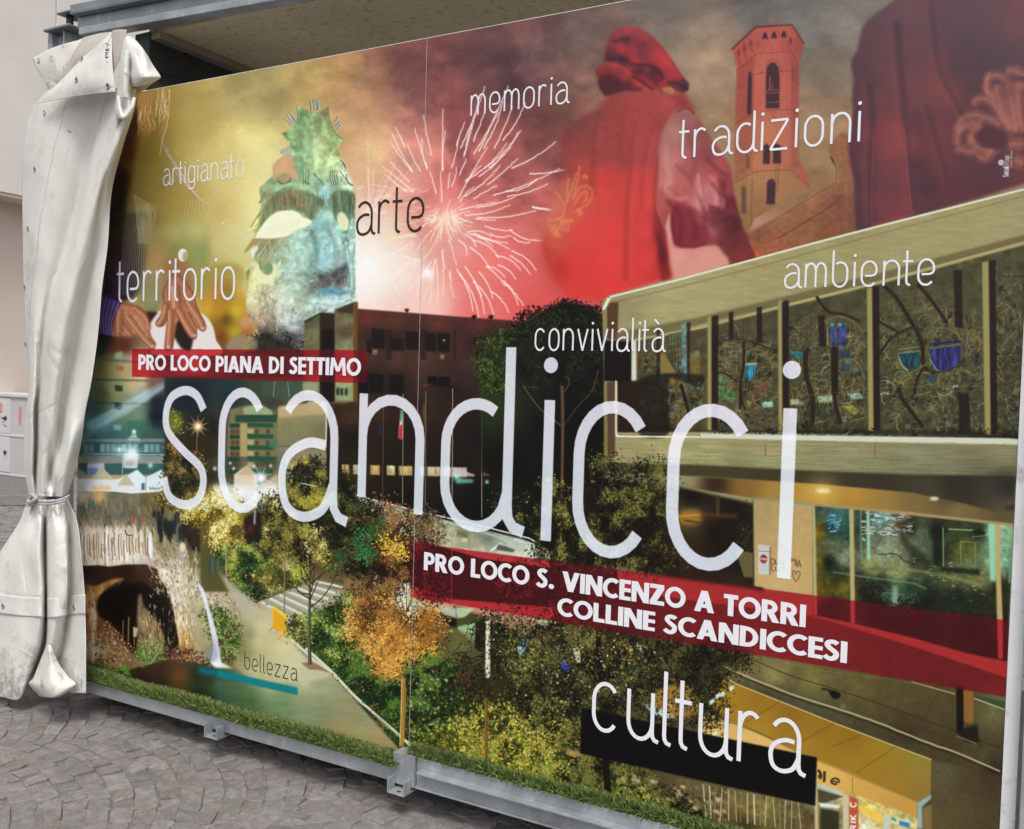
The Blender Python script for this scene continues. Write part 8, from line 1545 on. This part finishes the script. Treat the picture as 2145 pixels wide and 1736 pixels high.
tag(mesh('ground', [(-200, -200, GZ-.05), (200, -200, GZ-.05), (200, 200, GZ-.05), (-200, 200, GZ-.05)], [(0, 1, 2, 3)], mat('asphalt', (.1, .1, .1), .9)), kind='structure')
# kerb and asphalt strip near the building
ST = [mat('porphyry_'+n_, c, .78, spec=.3, vary=.22, scale=26, bump=1., bscale=120, fine=.34, stain=c2, sscale=48, samt=.6) for n_, c, c2 in (('grey', (.195, .182, .176), (.14, .125, .12)), ('pink', (.208, .186, .178), (.16, .135, .125)), ('brown', (.188, .170, .155), (.13, .115, .10)), ('pale', (.225, .208, .20), (.17, .155, .15)))]
def stones():
    R_ = np.random.RandomState(5); out = []
    rot = math.radians(-24); c, s = math.cos(rot), math.sin(rot); Wd, Rr, dv = 1.15, 1.05, .088
    th = math.asin(Wd/2/Rr)
    for strip in range(-14, 14):
        for k in range(-120, 160):
            nth = int(2*th*Rr/.09); off = (k % 2)*.5; cuts = [-th]
            for i in range(1, nth): cuts.append(-th+(i+(off-.25)*.9+R_.uniform(-.14, .14))*2*th/nth)
            cuts.append(th)
            for a0, a1 in zip(cuts[:-1], cuts[1:]):
                P = []
                for a, r in ((a0, 0), (a1, 0), (a1, 1), (a0, 1)):
                    rr = Rr+r*dv*math.cos(a); P.append((rr*math.sin(a)+strip*Wd, rr*math.cos(a)-Rr*math.cos(th)+k*dv))
                P = np.array(P); ctr = P.mean(0); X = c*ctr[0]-s*ctr[1]-1; Y = s*ctr[0]+c*ctr[1]
                if not (-14 < X < 5 and -3.5 < Y < 8): continue
                if Y > .7 and X > -2.3: continue
                wp = np.stack([c*P[:, 0]-s*P[:, 1]-1, s*P[:, 0]+c*P[:, 1]], 1)
                pj = proj([(X, Y, GZ)])[0]; dist = math.hypot(X-CAM[0], Y-CAM[1])
                front = ((np.array([X, Y, GZ])-CAM) @ RW)[2] > .2
                vis = front and -60 < pj[0] < 2200 and pj[1] < 1800 and not (X > -2.1 and Y > .25) and dist < 7
                near = dist < 4.5 or (X < -2 and dist < 14 and front and -400 < pj[0] < 500)
                if vis or near: out.append((vis, dist, wp, (X, Y)))
    return out, R_
SL, R_ = stones(); SL.sort(key=lambda t: (not t[0], t[1]))
def stone_mesh(P, R_):
    ctr = P.mean(0); j = R_.uniform(.0005, .002); Q = []
    d = P-ctr; L_ = np.hypot(d[:, 0], d[:, 1])[:, None]; P = ctr+d*(1-j*1.3/L_)+R_.normal(0, .0034, P.shape)
    E_ = []
    for i in range(4):
        a, b_ = P[i], P[(i+1) % 4]; E_ += [a*.93+b_*.07, (a+b_)/2+R_.normal(0, .0022, 2), a*.07+b_*.93]
    E_ = np.array(E_); n = len(E_); h = R_.uniform(-.0035, .003); tx, ty = R_.normal(0, .07, 2)
    zf = lambda p, k: k+h+(p[0]-ctr[0])*tx+(p[1]-ctr[1])*ty
    V = [(*p, -.03) for p in E_]+[(*p, zf(p, -.0025)+R_.normal(0, .0012)) for p in E_]+[(*(ctr+(p-ctr)*.93), zf(p, .0)+R_.normal(0, .0012)) for p in E_]+[(*ctr, zf(ctr, .0006)+R_.normal(0, .0012))]
    F = [(i, (i+1) % n, n+(i+1) % n, n+i) for i in range(n)]+[(n+i, n+(i+1) % n, 2*n+(i+1) % n, 2*n+i) for i in range(n)]+[(2*n+i, 2*n+(i+1) % n, 3*n) for i in range(n)]
    return V, F, ctr
SETTS = G
bulk = [[], [], [], []]; bf = [[], [], [], []]
for i, (vis, dist, P, c_) in enumerate(SL):
    V, F, ctr = stone_mesh(P, R_); mi = R_.randint(4)
    if i < 300 and vis:
        o = mesh('paving_stone', [(v[0]-ctr[0], v[1]-ctr[1], v[2]) for v in V], F, ST[mi], G, False, (ctr[0], ctr[1], .0045))
    else:
        k = len(bulk[mi]); bulk[mi] += V; bf[mi] += [tuple(a+k for a in f) for f in F]
allv = []; allf = []; mids = []
for mi in range(4):
    k = len(allv); allv += bulk[mi]; allf += [tuple(a+k for a in f) for f in bf[mi]]; mids += [mi]*len(bf[mi])
o = mesh('paving_stones', allv, allf, None, G, False, (0, 0, .0045)); o['kind'] = 'stuff'
for m_ in ST: o.data.materials.append(m_)
o.data.polygons.foreach_set('material_index', mids)
kb = hit(0, 1058, 2, .0)
a0 = hit(-60, 1022, 2, 0.); a1 = hit(60, 1030, 2, 0.)
tag(mesh('asphalt_strip', [hit(-200, 1035, 2, GZ+.006), hit(70, 1040, 2, GZ+.006), hit(70, 1058, 2, GZ+.006), hit(-200, 1060, 2, GZ+.006)], [(0, 1, 2, 3)], mat('strip_asphalt', (.13, .13, .13), .9, vary=.2, scale=4, bump=.4, bscale=90)), kind='structure')
